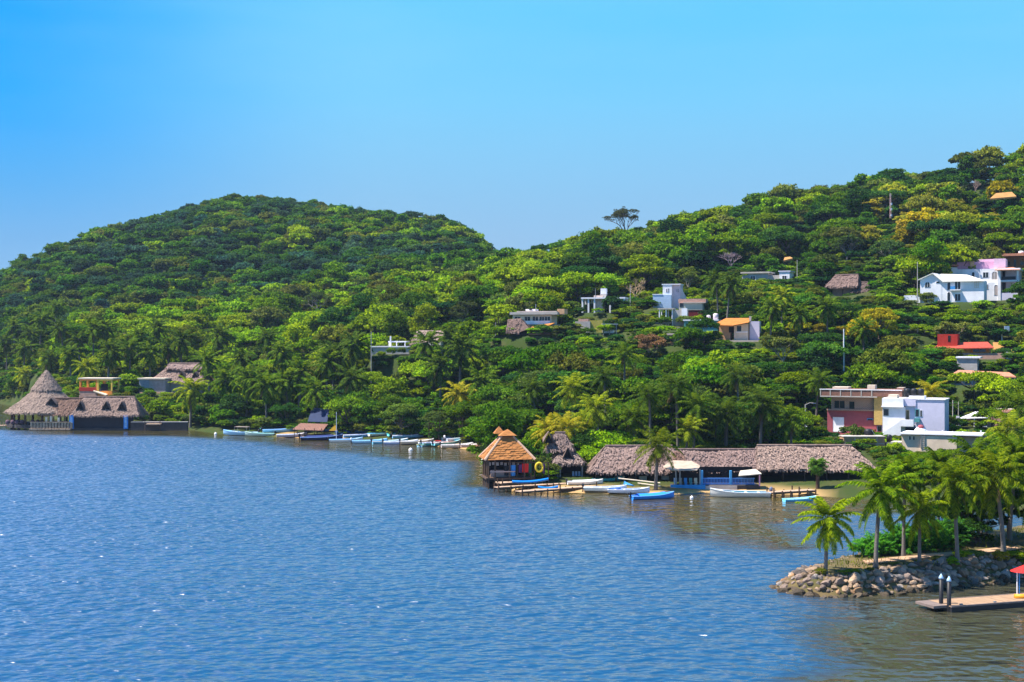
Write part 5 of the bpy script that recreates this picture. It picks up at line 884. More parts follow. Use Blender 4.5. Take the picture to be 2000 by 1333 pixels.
# two tier palapa
d = 219; b = Bld('two_tier_palapa', 'tall two tier grey brown thatched palapa right of the headland hut', 'palapa', loc=(px2x(1106, d), d, .9), m=d / F, px0=1106, base=scr(0, d, .9)[1]); zz = lambda py, dd: py2z(py, d + dd) - .9
hip(b, b.X(1076), b.X(1142), -.6, 6, zz(905, 0), zz(878, 3), 1.9, name='lower_roof', col=(.9, .78, .80), seed=81, dens=11); hip(b, b.X(1068), b.X(1122), 1.2, 4.6, zz(880, 1.2), zz(846, 3), 1.4, name='upper_roof', col=(.78, .66, .68), seed=84, dens=11)
dormer(b, b.X(1109), .4, zz(897, .4), 1.0, 1.6, 2, DK); dormer(b, b.X(1072), 1.4, zz(866, 1.4), 1.2, 1.5, 2, DK)
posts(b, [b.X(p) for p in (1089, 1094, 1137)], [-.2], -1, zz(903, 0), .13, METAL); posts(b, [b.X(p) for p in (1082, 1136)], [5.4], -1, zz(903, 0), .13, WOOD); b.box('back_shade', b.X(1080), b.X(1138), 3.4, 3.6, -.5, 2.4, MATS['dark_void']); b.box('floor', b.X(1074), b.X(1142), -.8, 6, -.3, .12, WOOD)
q = MB()
for i in range(3): x = b.X(1118 + 6 * i); q.box(x, x + .32, .6, .95, .1, .5); q.box(x, x + .32, .92, .98, .1, .95)
b.part('chairs', q, LBLUE); OCC.append((1086, 1142, 845, 935, 226))
# the three long thatched roofs
d = 213; base0 = scr(0, d, 0)[1]; zz = lambda py, dd: py2z(py, d + dd)
def longroof(label, pa, pb, eave, ridge, col, seed, il, ir, y1=10, dens=11):
    b = Bld('long_palapa', label, 'thatched palapa', loc=(px2x((pa + pb) / 2, d), d, 0), m=d / F, px0=(pa + pb) / 2, base=base0, group='long thatched waterfront roofs')
    hip(b, b.X(pa), b.X(pb), 0, y1, zz(eave, 0), zz(ridge, y1 / 2), name='roof', col=col, seed=seed, insl=il, insr=ir, dens=dens)
    n = max(3, int((b.X(pb) - b.X(pa)) / 3)); posts(b, [b.X(pa) + .8 + i * (b.X(pb) - b.X(pa) - 1.6) / n for i in range(n + 1)], [.7, y1 - .8], -1, zz(eave, 0) + .2, .12)
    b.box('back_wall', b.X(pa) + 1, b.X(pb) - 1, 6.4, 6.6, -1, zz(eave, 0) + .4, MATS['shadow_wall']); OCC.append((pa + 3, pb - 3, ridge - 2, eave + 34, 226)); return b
L1 = longroof('left hipped long thatched roof of pinkish brown palm leaf behind the moored white boats', 1154, 1332, 921, 872, (1.0, .82, .82), 101, 2.6, 1.0)
L2 = longroof('middle long thatched roof above the blue posts and railing', 1312, 1492, 920, 879, (.92, .74, .76), 111, .6, .4, 9)
L3 = longroof('right hipped long thatched roof of pale pinkish palm leaf running behind the island palms', 1478, 1712, 916, 871, (1.12, .94, .90), 121, 1.0, 2.6)
q = MB(); vx = L2.X(1327); shaggy(q, (vx - 1.2, -.2, zz(912, 0)), (vx + 1.3, -.2, zz(912, 0)), (vx + .6, 3, zz(882, 3)), (vx - .5, 3, zz(882, 3)), 8, 7, nz=.2); L2.part('dormer_hump', q, TH).color = (.7, .48, .42, 1)
for i in range(6):
    q = MB(); x = L1.X(1185 + i * 22); q.box(x, x + 1.1, 1.6, 2.3, .9, 1.6); q.box(x + .2, x + .5, 1.3, 1.45, .5, 1.35); L1.part('table', q, CREAM if i % 2 else WOOD)
# quay platform with blue front, railings
d = 208; b = Bld('waterfront_deck', 'stone quay deck with bright blue front, blue railing and two blue posts', 'deck', loc=(px2x(1390, d), d, 0), m=d / F, px0=1390, base=scr(0, d, 0)[1])
b.box('quay', b.X(1312), b.X(1485), .3, 7, -.8, .85, mat('dark_stone', (.07, .06, .06))); b.box('blue_front', b.X(1310), b.X(1378), .05, .29, .25, .95, mat('cyan_blue_paint', (.02, .30, .68), .7, var=.1)); b.box('stone_front', b.X(1378), b.X(1440), .1, .29, -.4, .8, GREY)
for p, w in ((1373, 5), (1430, 4)): b.pbox('blue_post', p - w / 2, p + w / 2, 921, 953, 1.2, 1.6, mat('post_blue', (.10, .45, .85), .7, var=.1))
q = MB(); [q.box(b.X(1377) + i * .22, b.X(1377) + i * .22 + .12, 1.3, 1.42, .85, 1.75) for i in range(34)]; q.box(b.X(1376), b.X(1477), 1.28, 1.45, 1.72, 1.85); q.box(b.X(1376), b.X(1477), 1.28, 1.45, .9, 1.05); b.part('railing', q, mat('rail_blue', (.12, .33, .80), .7, var=.15))
b.part('tin_roof', MB().slab([(b.X(1312), -.6, 3.15), (b.X(1360), -.8, 3.2), (b.X(1372), 2.2, 3.55), (b.X(1298), 2.2, 3.4)], .08).slab([(b.X(1298), 2.21, 3.4), (b.X(1372), 2.21, 3.56), (b.X(1358), 4.4, 4.1), (b.X(1316), 4.4, 4.2)], .08), mat('rusty_tin', (.55, .42, .32), .8, var=.3, scale=1)); posts(b, [b.X(p) for p in (1321, 1329, 1368)], [.6], .8, 3.2, .1, METAL)
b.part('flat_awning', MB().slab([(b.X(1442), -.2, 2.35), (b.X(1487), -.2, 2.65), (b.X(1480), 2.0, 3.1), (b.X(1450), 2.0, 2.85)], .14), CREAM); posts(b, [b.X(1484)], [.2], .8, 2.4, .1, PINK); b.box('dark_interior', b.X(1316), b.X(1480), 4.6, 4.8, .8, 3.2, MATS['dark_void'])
for i in range(5):
    q = MB(); x = b.X(1318 + i * 10); q.box(x, x + .45, .9, 1.35, 1.2, 1.3); q.box(x, x + .45, 1.3, 1.38, 1.2, 1.85); q.box(x + .05, x + .4, .95, 1.3, .85, 1.2); b.part('chair', q, (LBLUE, METAL, BLUEP, TEAL, CREAM)[i])
OCC.append((1298, 1500, 905, 975, 205))
def walkway(label, p0, p1, zt, w=1.2, n=7, cat='jetty', rail=False):
    (ax, ad), (bx_, bd) = (px2x(p0[0], p0[1]), p0[1]), (px2x(p1[0], p1[1]), p1[1]); L = math.hypot(bx_ - ax, bd - ad); a = math.atan2(bd - ad, bx_ - ax); o = empty('jetty', (ax, ad, 0), a, label, cat, 'wooden jetties of the headland')
    q = MB(); k = int(L / .28); [q.box(i * L / k, (i + .88) * L / k, -w / 2, w / 2, zt - .08, zt + random.uniform(0, .02)) for i in range(k)]; q.build('deck_boards', PLANK, o); q = MB().box(0, L, -w / 2 + .04, -w / 2 + .16, zt - .3, zt - .09); q.box(0, L, w / 2 - .16, w / 2 - .04, zt - .3, zt - .09); q.build('beam', WOOD, o)
    for i in range(n):
        for s in (-1, 1): MB().tube([(.15 + i * (L - .3) / (n - 1), s * (w / 2 + .05), -1.2), (.15 + i * (L - .3) / (n - 1), s * (w / 2 + .05), zt + .12 + (.5 if i % 3 == 0 else 0))], [.11, .10], 7).build('pile', WOOD, o)
    return o
walkway('narrow plank jetty on dark piles running from the hut steps towards the beach', (968, 207), (1112, 213), .75); walkway('lower outer plank jetty in front of the headland hut', (1012, 202.5), (1160, 210.5), .62, 1.5)
walkway('plank walkway beside the hut landing', (975, 209.5), (1060, 214.5), 1.1, 1.1, 5); walkway('short wooden jetty on the sand right of the white motor boat', (1503, 200.5), (1588, 203.5), .75, 1.6, 6)
w_ = Bld('ramp_rail', 'pale handrail boards of the walkway behind the moored white boats', 'handrail', loc=(px2x(1245, 210), 210, 0), m=210 / F, px0=1245, base=scr(0, 210, 0)[1]); q = MB(); q.slab([(w_.X(1208), 0, 1.75), (w_.X(1288), -1, 1.15), (w_.X(1288), -.8, 1.2), (w_.X(1208), .2, 1.8)], .1); q.slab([(w_.X(1245), -.6, 1.1), (w_.X(1288), -1.6, .75), (w_.X(1288), -1.4, .8), (w_.X(1245), -.4, 1.15)], .1); w_.part('boards', q, CREAM); posts(w_, [w_.X(p) for p in (1212, 1232, 1250, 1266, 1284)], [-.4], -1, 1.2, .06, WOOD)
# ------------------------------------------------------------------ pangas
def hull_mesh(Lh=7.0, bw=1.0, deep=.75):
    st = 14; V = []; outer = []; inner = []
    for i in range(st + 1):
        t = i / st; x = t * Lh; w = bw * (.82 + .18 * math.sin(min(1, t * 2.2) * math.pi / 2)) * (1 if t < .5 else max(.03, 1 - ((t - .5) / .5) ** 2.3)); sh = deep * (.72 + .10 * t + .62 * t ** 4); kl = -.18 + .0 + .75 * max(0, t - .72) ** 1.6 * 2.2; V.append((x, w, sh, kl))
    m = MB(); vs = []; ns = 7
    for (x, w, sh, kl) in V: vs += [(x, -w, sh), (x, -w * .90, sh * .45 + kl * .4), (x, -w * .62, kl + .06), (x, 0, kl), (x, w * .62, kl + .06), (x, w * .90, sh * .45 + kl * .4), (x, w, sh)]
    fs = [(i * ns + k, (i + 1) * ns + k, (i + 1) * ns + k + 1, i * ns + k + 1) for i in range(st) for k in range(ns - 1)]; fs.append(tuple(range(ns - 1, -1, -1))); fs = [tuple(reversed(f)) for f in fs]; m.add(vs, fs)
    n = MB(); vs = []
    for (x, w, sh, kl) in V: ww = max(w - .08, .01); fl = max(kl + .16, .08); vs += [(x + .03, -ww, sh - .01), (x + .03, -ww * .8, min(fl, sh - .02)), (x + .03, ww * .8, min(fl, sh - .02)), (x + .03, ww, sh - .01)]
    n.add(vs, [(i * 4 + k, i * 4 + k + 1, (i + 1) * 4 + k + 1, (i + 1) * 4 + k) for i in range(st) for k in range(3)] + [(0, 1, 2, 3)])
    g = MB()
    for s in (-1, 1): g.tube([(x, s * w, sh) for (x, w, sh, kl) in V], [.06] * (st + 1), 5)
    g.box(-.05, .06, -V[0][1], V[0][1], V[0][2] - .1, V[0][2] + .02); f = MB(); i0 = 11
    vs = []
    for (x, w, sh, kl) in V[i0:]: vs += [(x, -w, sh + .01), (x, w, sh + .01)]
    f.add(vs, [(2 * i, 2 * i + 2, 2 * i + 3, 2 * i + 1) for i in range(st - i0)])
    return m.mesh('hull', mat('boat_paint', (1, 1, 1), .45, var=.12, objcol=True, scale=1.2), True), n.mesh('hull_lining', mat('boat_lining', (1, 1, 1), .7, var=.15, objcol=True)), g.mesh('gunwale', MATS['boat_paint']), f.mesh('foredeck', MATS['boat_paint']), V
HM, IM, GM, FM, HV = hull_mesh()
q = MB(); q.box(-.14, .14, -.95, .95, 0, .06); BENCH = q.mesh('bench', MATS['boat_paint'])
q = MB(); q.tube([(0, 0, -.75), (0, 0, .25)], [.09, .12], 6); q.box(-.16, .04, -.03, .03, -.85, -.6); LEG = q.mesh('motor_leg', BLACKP); q = MB(); q.tube([(0, 0, .2), (0, 0, .35), (-.04, 0, .7), (0, 0, .82)], [.15, .22, .2, .08], 8); COWL = q.mesh('motor_cowling', mat('cowling', (1, 1, 1), .4, var=.1, objcol=True), True)
WB, LB, BB, TB, NB, PB, RB = (.80, .82, .86), (.30, .58, .88), (.02, .16, .62), (.05, .42, .50), (.01, .02, .08), (.72, .52, .50), (.6, .05, .04)
def ch(name, me, par, loc=(0, 0, 0), col=None, rot=None, sc=None):
    o = bpy.data.objects.new(name, me); COL.objects.link(o); o.parent = par; o.location = loc
    if col: o.color = (*col, 1)
    if rot: o.rotation_euler = rot
    if sc: o.scale = sc
    return o
def panga(px, py, rot, hull, lin, rim, label, Lh=7.0, motor=True, mcol=(.02, .02, .03), z=None, pitch=0, cover=None, group='small open boats moored along the shore', d=None, canopy=None):
    d = d or d_at(py, .25); x = px2x(px, d); zt = float(T(px, d)) if z is None else z; zt = max(0.0, zt + .1) if z is None else z
    o = empty('panga_boat', (x, d, zt), R(rot), label, 'boat', group); o.rotation_euler = (0, R(-pitch), R(rot)); Lh *= 1.1; s = Lh / 7.0; o.scale = (s, s * 1.1, s * .88)
    c = Vector((-3.5, 0, 0))
    ch('hull', HM, o, c, hull); ch('hull_lining', IM, o, c, lin); ch('gunwale', GM, o, c, rim); ch('foredeck', FM, o, c, hull)
    for bx2, bz in ((1.2, .42), (2.7, .44), (4.2, .46)): ch('bench', BENCH, o, (bx2 - 3.5, 0, bz), rim)
    if motor: l = ch('outboard_motor', LEG, o, (-3.68, 0, .45)); ch('cowling', COWL, l, (0, 0, 0), mcol)
    if cover:
        q = MB(); vs = []
        for (xx, w, sh, kl) in HV[2:12]: vs += [(xx, -w - .05, sh + .0), (xx, -w * .4, sh + .28), (xx, w * .4, sh + .28), (xx, w + .05, sh + .0)]
        q.add(vs, [(i * 4 + k, (i + 1) * 4 + k, (i + 1) * 4 + k + 1, i * 4 + k + 1) for i in range(9) for k in range(3)]); c_ = q.build('cover', mat('boat_cover', (1, 1, 1), .8, var=.15, objcol=True), o); c_.location = c; c_.color = (*cover, 1)
    if canopy:
        q = MB(); q.slab([(-1.6, -.9, 1.75), (1.0, -.9, 1.8), (1.0, .9, 1.8), (-1.6, .9, 1.75)], .05); c_ = q.build('canopy', mat('canopy_cloth', (1, 1, 1), .8, var=.1, objcol=True), o); c_.color = (*canopy, 1); q = MB(); [q.tube([(a, s2 * .85, .5), (a, s2 * .85, 1.75)], .03, 5) for a in (-1.5, .9) for s2 in (-1, 1)]; q.build('canopy_frame', METAL, o)
    return o
panga(470, 848.5, 172, LB, WB, LB, 'pale blue boat with raised bow, leftmost boat of the moored row', 7.6, canopy=(.25, .20, .17)); panga(507, 850, 178, (.45, .62, .60), TB, (.5, .72, .6), 'pale grey green boat just right of the leftmost boat', 6.2)
panga(545, 848.5, 12, LB, BB, LB, 'light blue boat behind the lilac boat left of the sandy beach', 6.8); panga(533, 844, 20, (.15, .55, .55), TB, TB, 'turquoise boat with raised bow drawn up behind the light blue boats', 5.6, motor=False, pitch=4); panga(570, 852.5, 10, (.55, .50, .68), BB, WB, 'lilac white boat with its bow on the sand', 6.2, motor=False)
panga(628, 857.5, 8, NB, NB, (.10, .2, .45), 'big black and navy covered boat with white fenders at the sandy beach', 8.4, cover=(.015, .03, .14)); panga(632, 847, 150, LB, (.1, .45, .8), LB, 'sky blue boat with bow raised above the navy covered boat', 5.4, motor=False, pitch=7)
q = MB(); q.add([(-.9, 0, 0), (.9, .2, 0), (.5, .5, 1.3), (-.1, .3, .9), (.9, 1.6, .1), (-.9, 1.4, 0)], [(0, 1, 2, 3), (1, 4, 2), (4, 5, 3, 2), (5, 0, 3)]); yt = q.build('tarpaulin', mat('yellow_tarp', (.80, .42, .02), .7, var=.1)); dy = 316; yt.location = (px2x(650, dy), dy, py2z(842, dy)); tag(yt, 'small orange yellow tarpaulin heap behind the navy covered boat', 'tarpaulin')
spec = [(676, 861, 5, WB, BB, LB, 'white boat with blue lining right of the navy covered boat', 6.6, 0), (684, 853, 8, BB, BB, BB, 'deep blue boat behind the white boat right of the navy one', 6.2, 0), (722, 863.5, 4, LB, (.12, .4, .8), LB, 'plain light blue boat with pinkish stern, fourth along the outer row', 6.8, 0),
        (716, 853, 28, (.06, .30, .75), BB, BB, 'medium blue boat pointing inland behind the plain light blue one', 5.6, 0), (762, 864, 14, (.20, .58, .85), TB, WB, 'sky blue boat with white rim and black motor near the middle of the row', 7.0, 0), (748, 857, 24, WB, LB, (.2, .6, .8), 'white boat pointing inland behind the sky blue one', 6.0, 0),
        (786, 858, 28, (.10, .50, .62), TB, (.1, .55, .6), 'teal boat angled inland behind the middle of the row', 6.2, 0), (783, 865.5, 6, (.35, .48, .82), BB, WB, 'periwinkle blue boat right of the middle of the row', 6.6, 0), (815, 866, 8, (.62, .55, .50), CREAM and (.7, .6, .5), WB, 'beige white boat with black and white motor', 6.4, 0),
        (835, 857, 15, BB, BB, BB, 'dark blue boat behind the beige white boat', 6.4, 0), (836, 869, 58, (.25, .52, .70), TB, (.6, .62, .3), 'small blue grey boat stern to the camera with twin motors', 5.6, 0), (853, 869, 30, TB, BB, WB, 'teal boat with a red box amidships', 6.4, 0), (873, 870, 35, (.15, .50, .62), (.7, .3, .2), WB, 'teal and white boat with red and white seat', 6.2, 0),
        (893, 865, 32, (.70, .82, .80), (.02, .35, .30), WB, 'mint white boat with dark green lining pointing inland', 7.0, 3), (905, 867.5, 24, (.66, .80, .90), (.1, .4, .75), WB, 'pale blue white boat with its bow up on the beach', 7.2, 3), (893, 873, 8, (.78, .66, .62), (.55, .4, .38), WB, 'plain pinkish white boat at the right end of the row', 6.0, 0), (934, 876, 6, (.74, .50, .46), (.45, .25, .22), WB, 'pink and white striped boat, last at the right end of the row', 6.4, 0),
        (868, 855, 20, (.10, .30, .62), BB, WB, 'navy blue boat drawn up behind the teal boats', 5.8, 2), (812, 856, 160, (.7, .72, .74), (.3, .3, .32), WB, 'grey white boat facing left behind the beige white boat', 5.6, 0), (655, 850, 10, (.05, .2, .55), NB, LB, 'dark blue boat half hidden behind the navy covered boat', 6.0, 0)]
spec += [(700, 857, 14, (.12, .35, .75), BB, WB, 'blue boat with white rim between the white and the plain light blue boats', 6.0, 0), (735, 849, 170, (.08, .25, .55), BB, LB, 'small blue boat at the back of the row left of its middle', 5.2, 0),
        (772, 852, 18, (.10, .40, .80), TB, LB, 'bright azure boat at the back of the row near its middle', 5.6, 0), (797, 861, 12, (.22, .50, .82), BB, WB, 'azure boat with white rim between the periwinkle and beige boats', 6.2, 0), (823, 851, 30, (.06, .22, .60), NB, LB, 'dark azure boat drawn up behind the grey white boat', 5.4, 1),
        (846, 860, 26, (.60, .66, .72), BB, (.2, .5, .8), 'pale grey boat with azure rim behind the small blue grey boat', 5.6, 0), (882, 859, 30, (.16, .45, .72), TB, WB, 'steel blue boat drawn up on the sand at the right end of the row', 5.6, 2), (560, 844, 14, (.20, .42, .80), BB, WB, 'medium blue boat behind the lilac white boat', 5.4, 0)]
for i, (px, py, rot, h_, l_, r_, lab, L_, pit) in enumerate(spec): panga(px, py, rot, h_, l_, r_, lab, L_, motor=(py > 859), mcol=(.7, .7, .72) if i % 4 == 2 else (.02, .02, .03), pitch=pit, z=None)
rb = MB().box(-.6, .6, -.5, .5, 0, .55).build('crate', REDC); dd = d_at(866, .5); rb.location = (px2x(856, dd), dd, .5); tag(rb, 'red box standing in the teal boat', 'crate')
# headland boats
q = MB(); 
n = 12; vs = []
for i in range(n + 1):
    t = i / n; w2 = .42 * math.sin(math.pi * min(max(t, .02), .98)) ** .6; h2 = .28; up = .22 * (2 * t - 1) ** 2; vs += [(t * 5.4 - 2.7, -w2, up + .2), (t * 5.4 - 2.7, 0, up), (t * 5.4 - 2.7, w2, up + .2), (t * 5.4 - 2.7, 0, up + .42)]
q.add(vs, [(i * 4 + k, (i + 1) * 4 + k, (i + 1) * 4 + (k + 1) % 4, i * 4 + (k + 1) % 4) for i in range(n) for k in range(4)]); kh = q.mesh('kayak', mat('kayak_blue', (.01, .24, .78), .4, var=.1), True)
k1 = bpy.data.objects.new('kayak', kh); COL.objects.link(k1); k1.location = (px2x(1036, 208.6), 208.6, 1.15); k1.rotation_euler = (0, R(-3), R(9)); tag(k1, 'long bright blue kayak lying in front of the headland hut', 'kayak')
k2 = bpy.data.objects.new('kayak', kh); COL.objects.link(k2); k2.location = (px2x(1070, 207.5), 206.5, .45); k2.rotation_euler = (0, 0, R(10)); k2.scale = (.55, 1, .9); tag(k2, 'short dark blue hull between the two plank jetties', 'kayak')
panga(1143, 940, 4, WB, (.5, .45, .5), WB, 'white boat with small red square drawn up beside the two tier palapa', 4.8, d=211.5, z=.75, cover=(.78, .76, .80)); panga(1182, 951, -7, WB, (.25, .3, .55), WB, 'white boat with black motor at the left end of the headland beach', 5.6, d=206.3, z=.35); panga(1228, 957, -9, (.66, .70, .86), BB, (.7, .72, .85), 'lilac white boat between the white boat and the bright blue boat', 5.4, d=204.4, z=.25, motor=False)
panga(1275, 971, 17, (.02, .22, .75), (.1, .35, .85), (.15, .4, .9), 'bright blue boat with white stern seat in front of the lone drooping palm', 5.8, d=d_at(973, .1), z=.05, cover=(.02, .25, .85)); panga(1445, 966, 180, (.68, .64, .58), (.03, .22, .30), WB, 'large white open motor boat with white benches in front of the blue railing', 7.6, d=d_at(969, .1), z=.05, mcol=(.12, .13, .2)); panga(1563, 975, 14, (.12, .50, .80), (.5, .75, .85), (.3, .7, .9), 'slim light blue boat beside the short wooden jetty', 4.4, d=d_at(979, 0), z=0, motor=False)
panga(1187, 926, 12, (.05, .45, .55), (.45, .6, .05), TB, 'teal and lime green boat standing behind the white boats', 4.2, d=214, z=1.0, motor=False)
tp = MB().slab([(-.8, -.5, .5), (.8, -.5, .35), (.6, .6, .1), (-.6, .6, .9)], .06).build('tarpaulin', BLUEP); tp.location = (px2x(1228, 206.5), 206.5, .75); tag(tp, 'small blue tarpaulin on the rail above the lilac white boat', 'tarpaulin')
for px, py, s in ((421, 849, .35), (802, 881, .42), (1351, 974, .26), (942, 900, .22)):
    q = MB(); blob(q, (0, 0, s * .35), s, 10, 6); q.tube([(0, 0, s), (0, 0, s * 1.7)], s * .15, 5); o = q.build('buoy', WHITE, smooth=True); dd = d_at(py); o.location = (px2x(px, dd), dd, 0); tag(o, {421: 'small white buoy left of the leftmost moored boat', 802: 'larger white buoy floating in front of the middle of the boat row', 1351: 'tiny white float in front of the blue quay front', 942: 'tiny white float left of the headland hut'}[px], 'buoy', 'white floats on the water')
# ------------------------------------------------------------------ floating dock at lower right
d0_, x0_ = 115.2, px2x(1858, 115.2); a = math.atan2(2.2, 6.0); a = math.atan2(117.6 - 115.2, px2x(2000, 117.6) - x0_)
o = empty('floating_dock', (x0_, d0_, 0), a, 'floating wooden dock with pale planks and dark edge at the lower right', 'dock'); Ld = 22
q = MB(); [q.box(.0 + i * .30, .0 + i * .30 + .28, .12, 2.9, .44, .5 + random.uniform(0, .008)) for i in range(int(Ld / .3))]; q.build('deck_boards', mat('pale_plank', (.44, .28, .17), .85, var=.3, scale=1.2, stretch=(3, .5, 1)), o)
q = MB(); q.box(0, Ld, -.05, .11, .40, .53); q.box(0, Ld, 2.91, 3.05, .40, .53); q.build('edge_rail', mat('weathered_edge', (.24, .18, .16), .8, var=.3), o); MB().box(.05, Ld, .0, 3.0, -.3, .40).build('float', BLACKP, o); q = MB(); q.box(-1.3, -.002, .55, 3.0, .30, .5); q.build('end_plate', MATS['weathered_edge'], o); q = MB(); [q.box(x, x + .25, .15, .3, .53, .62) for x in (1.0, 4.3, 8.5)]; q.build('cleats', METAL, o)
for i, (px, dd, top, lab) in enumerate(((1841.5, 116.2, 1122, 'black mooring pile with blue white cone cap, the left one of the pair'), (1857, 115.35, 1127, 'black mooring pile with blue white cone cap, the right one of the pair'))):
    zt = py2z(top, dd); o = empty('mooring_pile', (px2x(px, dd) - .05, dd + .3, 0), 0, lab, 'pile', 'black mooring piles'); MB().tube([(0, 0, -1.5), (0, 0, zt - .38)], .17, 14).build('shaft', BLACKP, o, True); MB().tube([(0, 0, zt - .42), (0, 0, zt - .3), (0, 0, zt)], [.19, .19, .02], 14).build('cap', mat('cap_paint', (.45, .66, .92), .5, var=.1), o, True)
dd = 117.8; o = empty('canopy_stand', (px2x(2010, dd), dd + 1.1, .5), 0, 'red canopy on white and blue posts over an orange float at the right edge', 'canopy stand'); q = MB(); n = 12; q.add([(1.15 * math.cos(6.283 * i / n), 1.15 * math.sin(6.283 * i / n), 2.25) for i in range(n)] + [(0, 0, 2.8)], [(i, (i + 1) % n, n) for i in range(n)] + [tuple(range(n - 1, -1, -1))]); q.build('red_top', REDC, o); [MB().tube([(x, y, 0), (x, y, 2.27)], .05, 6).build('post', m_, o) for x, y, m_ in ((-.6, 0, WHITE), (-.42, 0, BLUEP), (.6, 0, WHITE), (.4, .3, LBLUE))]; MB().tube([(-.8, 0, .12), (.8, 0, .12)], .24, 10).build('orange_float', mat('orange_plastic', (.85, .36, .02), .5, var=.1), o, True)
# ------------------------------------------------------------------ poles, masts, lamps
def pole(px, ptop, pbot, d, label, r=.12, m_=None, name='utility_pole', cat='pole', arm=False, group=None):
    g = float(T(px, d)); zt = py2z(ptop, d); o = empty(name, (px2x(px, d), d, g), 0, label, cat, group); MB().tube([(0, 0, -.5), (0, 0, zt - g)], [r, r * .7], 8).build('shaft', m_ or CONC, o)
    if arm: MB().tube([(0, 0, zt - g - .1), (.8, 0, zt - g + .25), (1.5, 0, zt - g + .2)], .06, 6).build('arm', m_ or CONC, o); MB().box(1.3, 1.9, -.15, .15, zt - g + .1, zt - g + .24).build('lamp_head', METAL, o)
    else: MB().box(-.8, .8, -.05, .05, zt - g - .7, zt - g - .58).build('crossarm', WOOD, o)
    OCC.append((px - 3, px + 3, ptop, pbot, d)); return o
pole(1573, 790, 850, 258, 'grey street lamp with curved arm left of the brick and crimson house', arm=True, name='street_lamp', cat='street lamp', r=.14); pole(1861, 782, 832, 266, 'green grey pole right of the white stair house with a small white lamp', m_=CONC); pole(1872, 785, 816, 268, 'slim pale pole standing on the pier beside the slanting sheet roof', .1); pole(1231, 558, 612, 366, 'pale concrete pole between the pergola house and the white tower house'); pole(1792, 512, 585, 346, 'tall grey pole left of the white house with arched windows'); pole(1557, 508, 548, 404, 'thin pole with a box beside the long grey house')
pole(725, 648, 698, 352, 'white pole left of the low grey yard wall on the slope'); pole(1648, 643, 722, 300, 'white mast standing in the trees above the brick and crimson house', .16, WHITE, 'mast', 'mast'); pole(968, 630, 660, 352, 'thin pale pole left of the small thatched hut', .08); pole(657, 805, 845, 312, 'thin white pole behind the boats near the beach shelter', .07, WHITE); pole(838, 822, 852, 298, 'thin wooden pole with a crossbar behind the boats', .08, WOOD); pole(903, 815, 858, 292, 'thin wooden pole rising from the right end of the beach', .07, WOOD)
d = 470; px = 1739; g = float(T(px, d)); zt = py2z(378, d); o = empty('antenna_mast', (px2x(px, d), d, g), 0, 'thin lattice antenna mast with red and white bands on the right hillside', 'antenna mast'); q = MB(); H_ = zt - g
for i in range(3): a = i * 2.094; q.tube([(.3 * math.cos(a), .3 * math.sin(a), 0), (.2 * math.cos(a), .2 * math.sin(a), H_)], .05, 4)
nseg = int(H_ / .8)
for k in range(nseg):
    for i in range(3): a, c = i * 2.094, (i + 1) * 2.094; q.tube([(.28 * math.cos(a), .28 * math.sin(a), k * .8), (.26 * math.cos(c), .26 * math.sin(c), (k + 1) * .8)], .03, 4)
q.build('lattice', mat('mast_paint', (.75, .72, .74), .6, c2=(.55, .2, .18), scale=.35, stretch=(.1, .1, 1)), o)
for k, f in enumerate((.25, .45, .62)): MB().tube([(.35, 0, H_ * f), (.35, 0, H_ * f + .7)], .3, 8).build('dish', WHITE, o)
OCC.append((1734, 1744, 378, 462, 470))
# ------------------------------------------------------------------ trees
random.seed(21)
def bare_tree(px, py, d, H, label, col, seed, spread=.75, leafy=None):
    g = float(T(px, d)); r = random.Random(seed); q = MB(); tips = []
    def br(p, dr, l, rad, lev):
        e = p + dr * l; q.tube([p, (p + e) / 2 + Vector((r.gauss(0, .06), r.gauss(0, .06), .04)) * l, e], [rad, rad * .8, rad * .62], 5 if lev < 2 else 4, False)
        if lev == 5: tips.append(e); return
        for _ in range(3 if lev else 4): v = (dr + Vector((r.gauss(0, spread), r.gauss(0, spread), r.uniform(-.05, .45)))).normalized(); br(e, v, l * r.uniform(.62, .85), rad * .58, lev + 1)
    br(Vector((0, 0, -.5)), Vector((0, 0, 1)), H * .27, H * .028, 0); z = g; o = empty('bare_tree' if not leafy else 'open_tree', (px2x(px, d), d, z), 0, label, 'tree'); q.build('branches', mat(f'bare_bark_{seed}', col, .9, scale=2), o)
    if leafy:
        L = [(t.x, t.y, t.z, .8, .8, .5) for t in r.sample(tips, min(len(tips), 150))]; V, Q = crown_arrays(L, 46, .42, seed=seed); c = bpy.data.objects.new('crown', np_mesh('crown', V, Q, LEAF)); COL.objects.link(c); c.parent = o; c.color = (*leafy, 1)
    rr = H * .4 / d * F; OCC.append((px - rr, px + rr, scr(0, d, g + H)[1], scr(0, d, g + H * .45)[1], d)); TREES_FIXED.append((px2x(px, d), d)); return o
TREES_FIXED = []
bare_tree(1222, 0, 556, 15.5, 'tall open crowned tree sticking up on the skyline of the right hill', (.14, .10, .08), 5, .62, (.05, .06, .02))
bare_tree(1428, 0, 432, 8.5, 'leafless purplish grey tree in the woods above the palms', (.42, .30, .34), 6, .6); bare_tree(1240, 0, 388, 8.0, 'bare tan branched tree between the pergola house and the tower house', (.55, .38, .22), 7, .6); bare_tree(1858, 0, 322, 8.5, 'pale limbed sparse tree above the red house', (.55, .45, .32), 8, .7, (.14, .17, .03)); bare_tree(1735, 0, 402, 10, 'grey stemmed tree with spreading limbs left of the tall pole', (.30, .28, .25), 9, .6, (.06, .12, .03)); bare_tree(1778, 0, 268, 7, 'pale branched bare tree behind the white stair house', (.50, .42, .32), 10, .7)
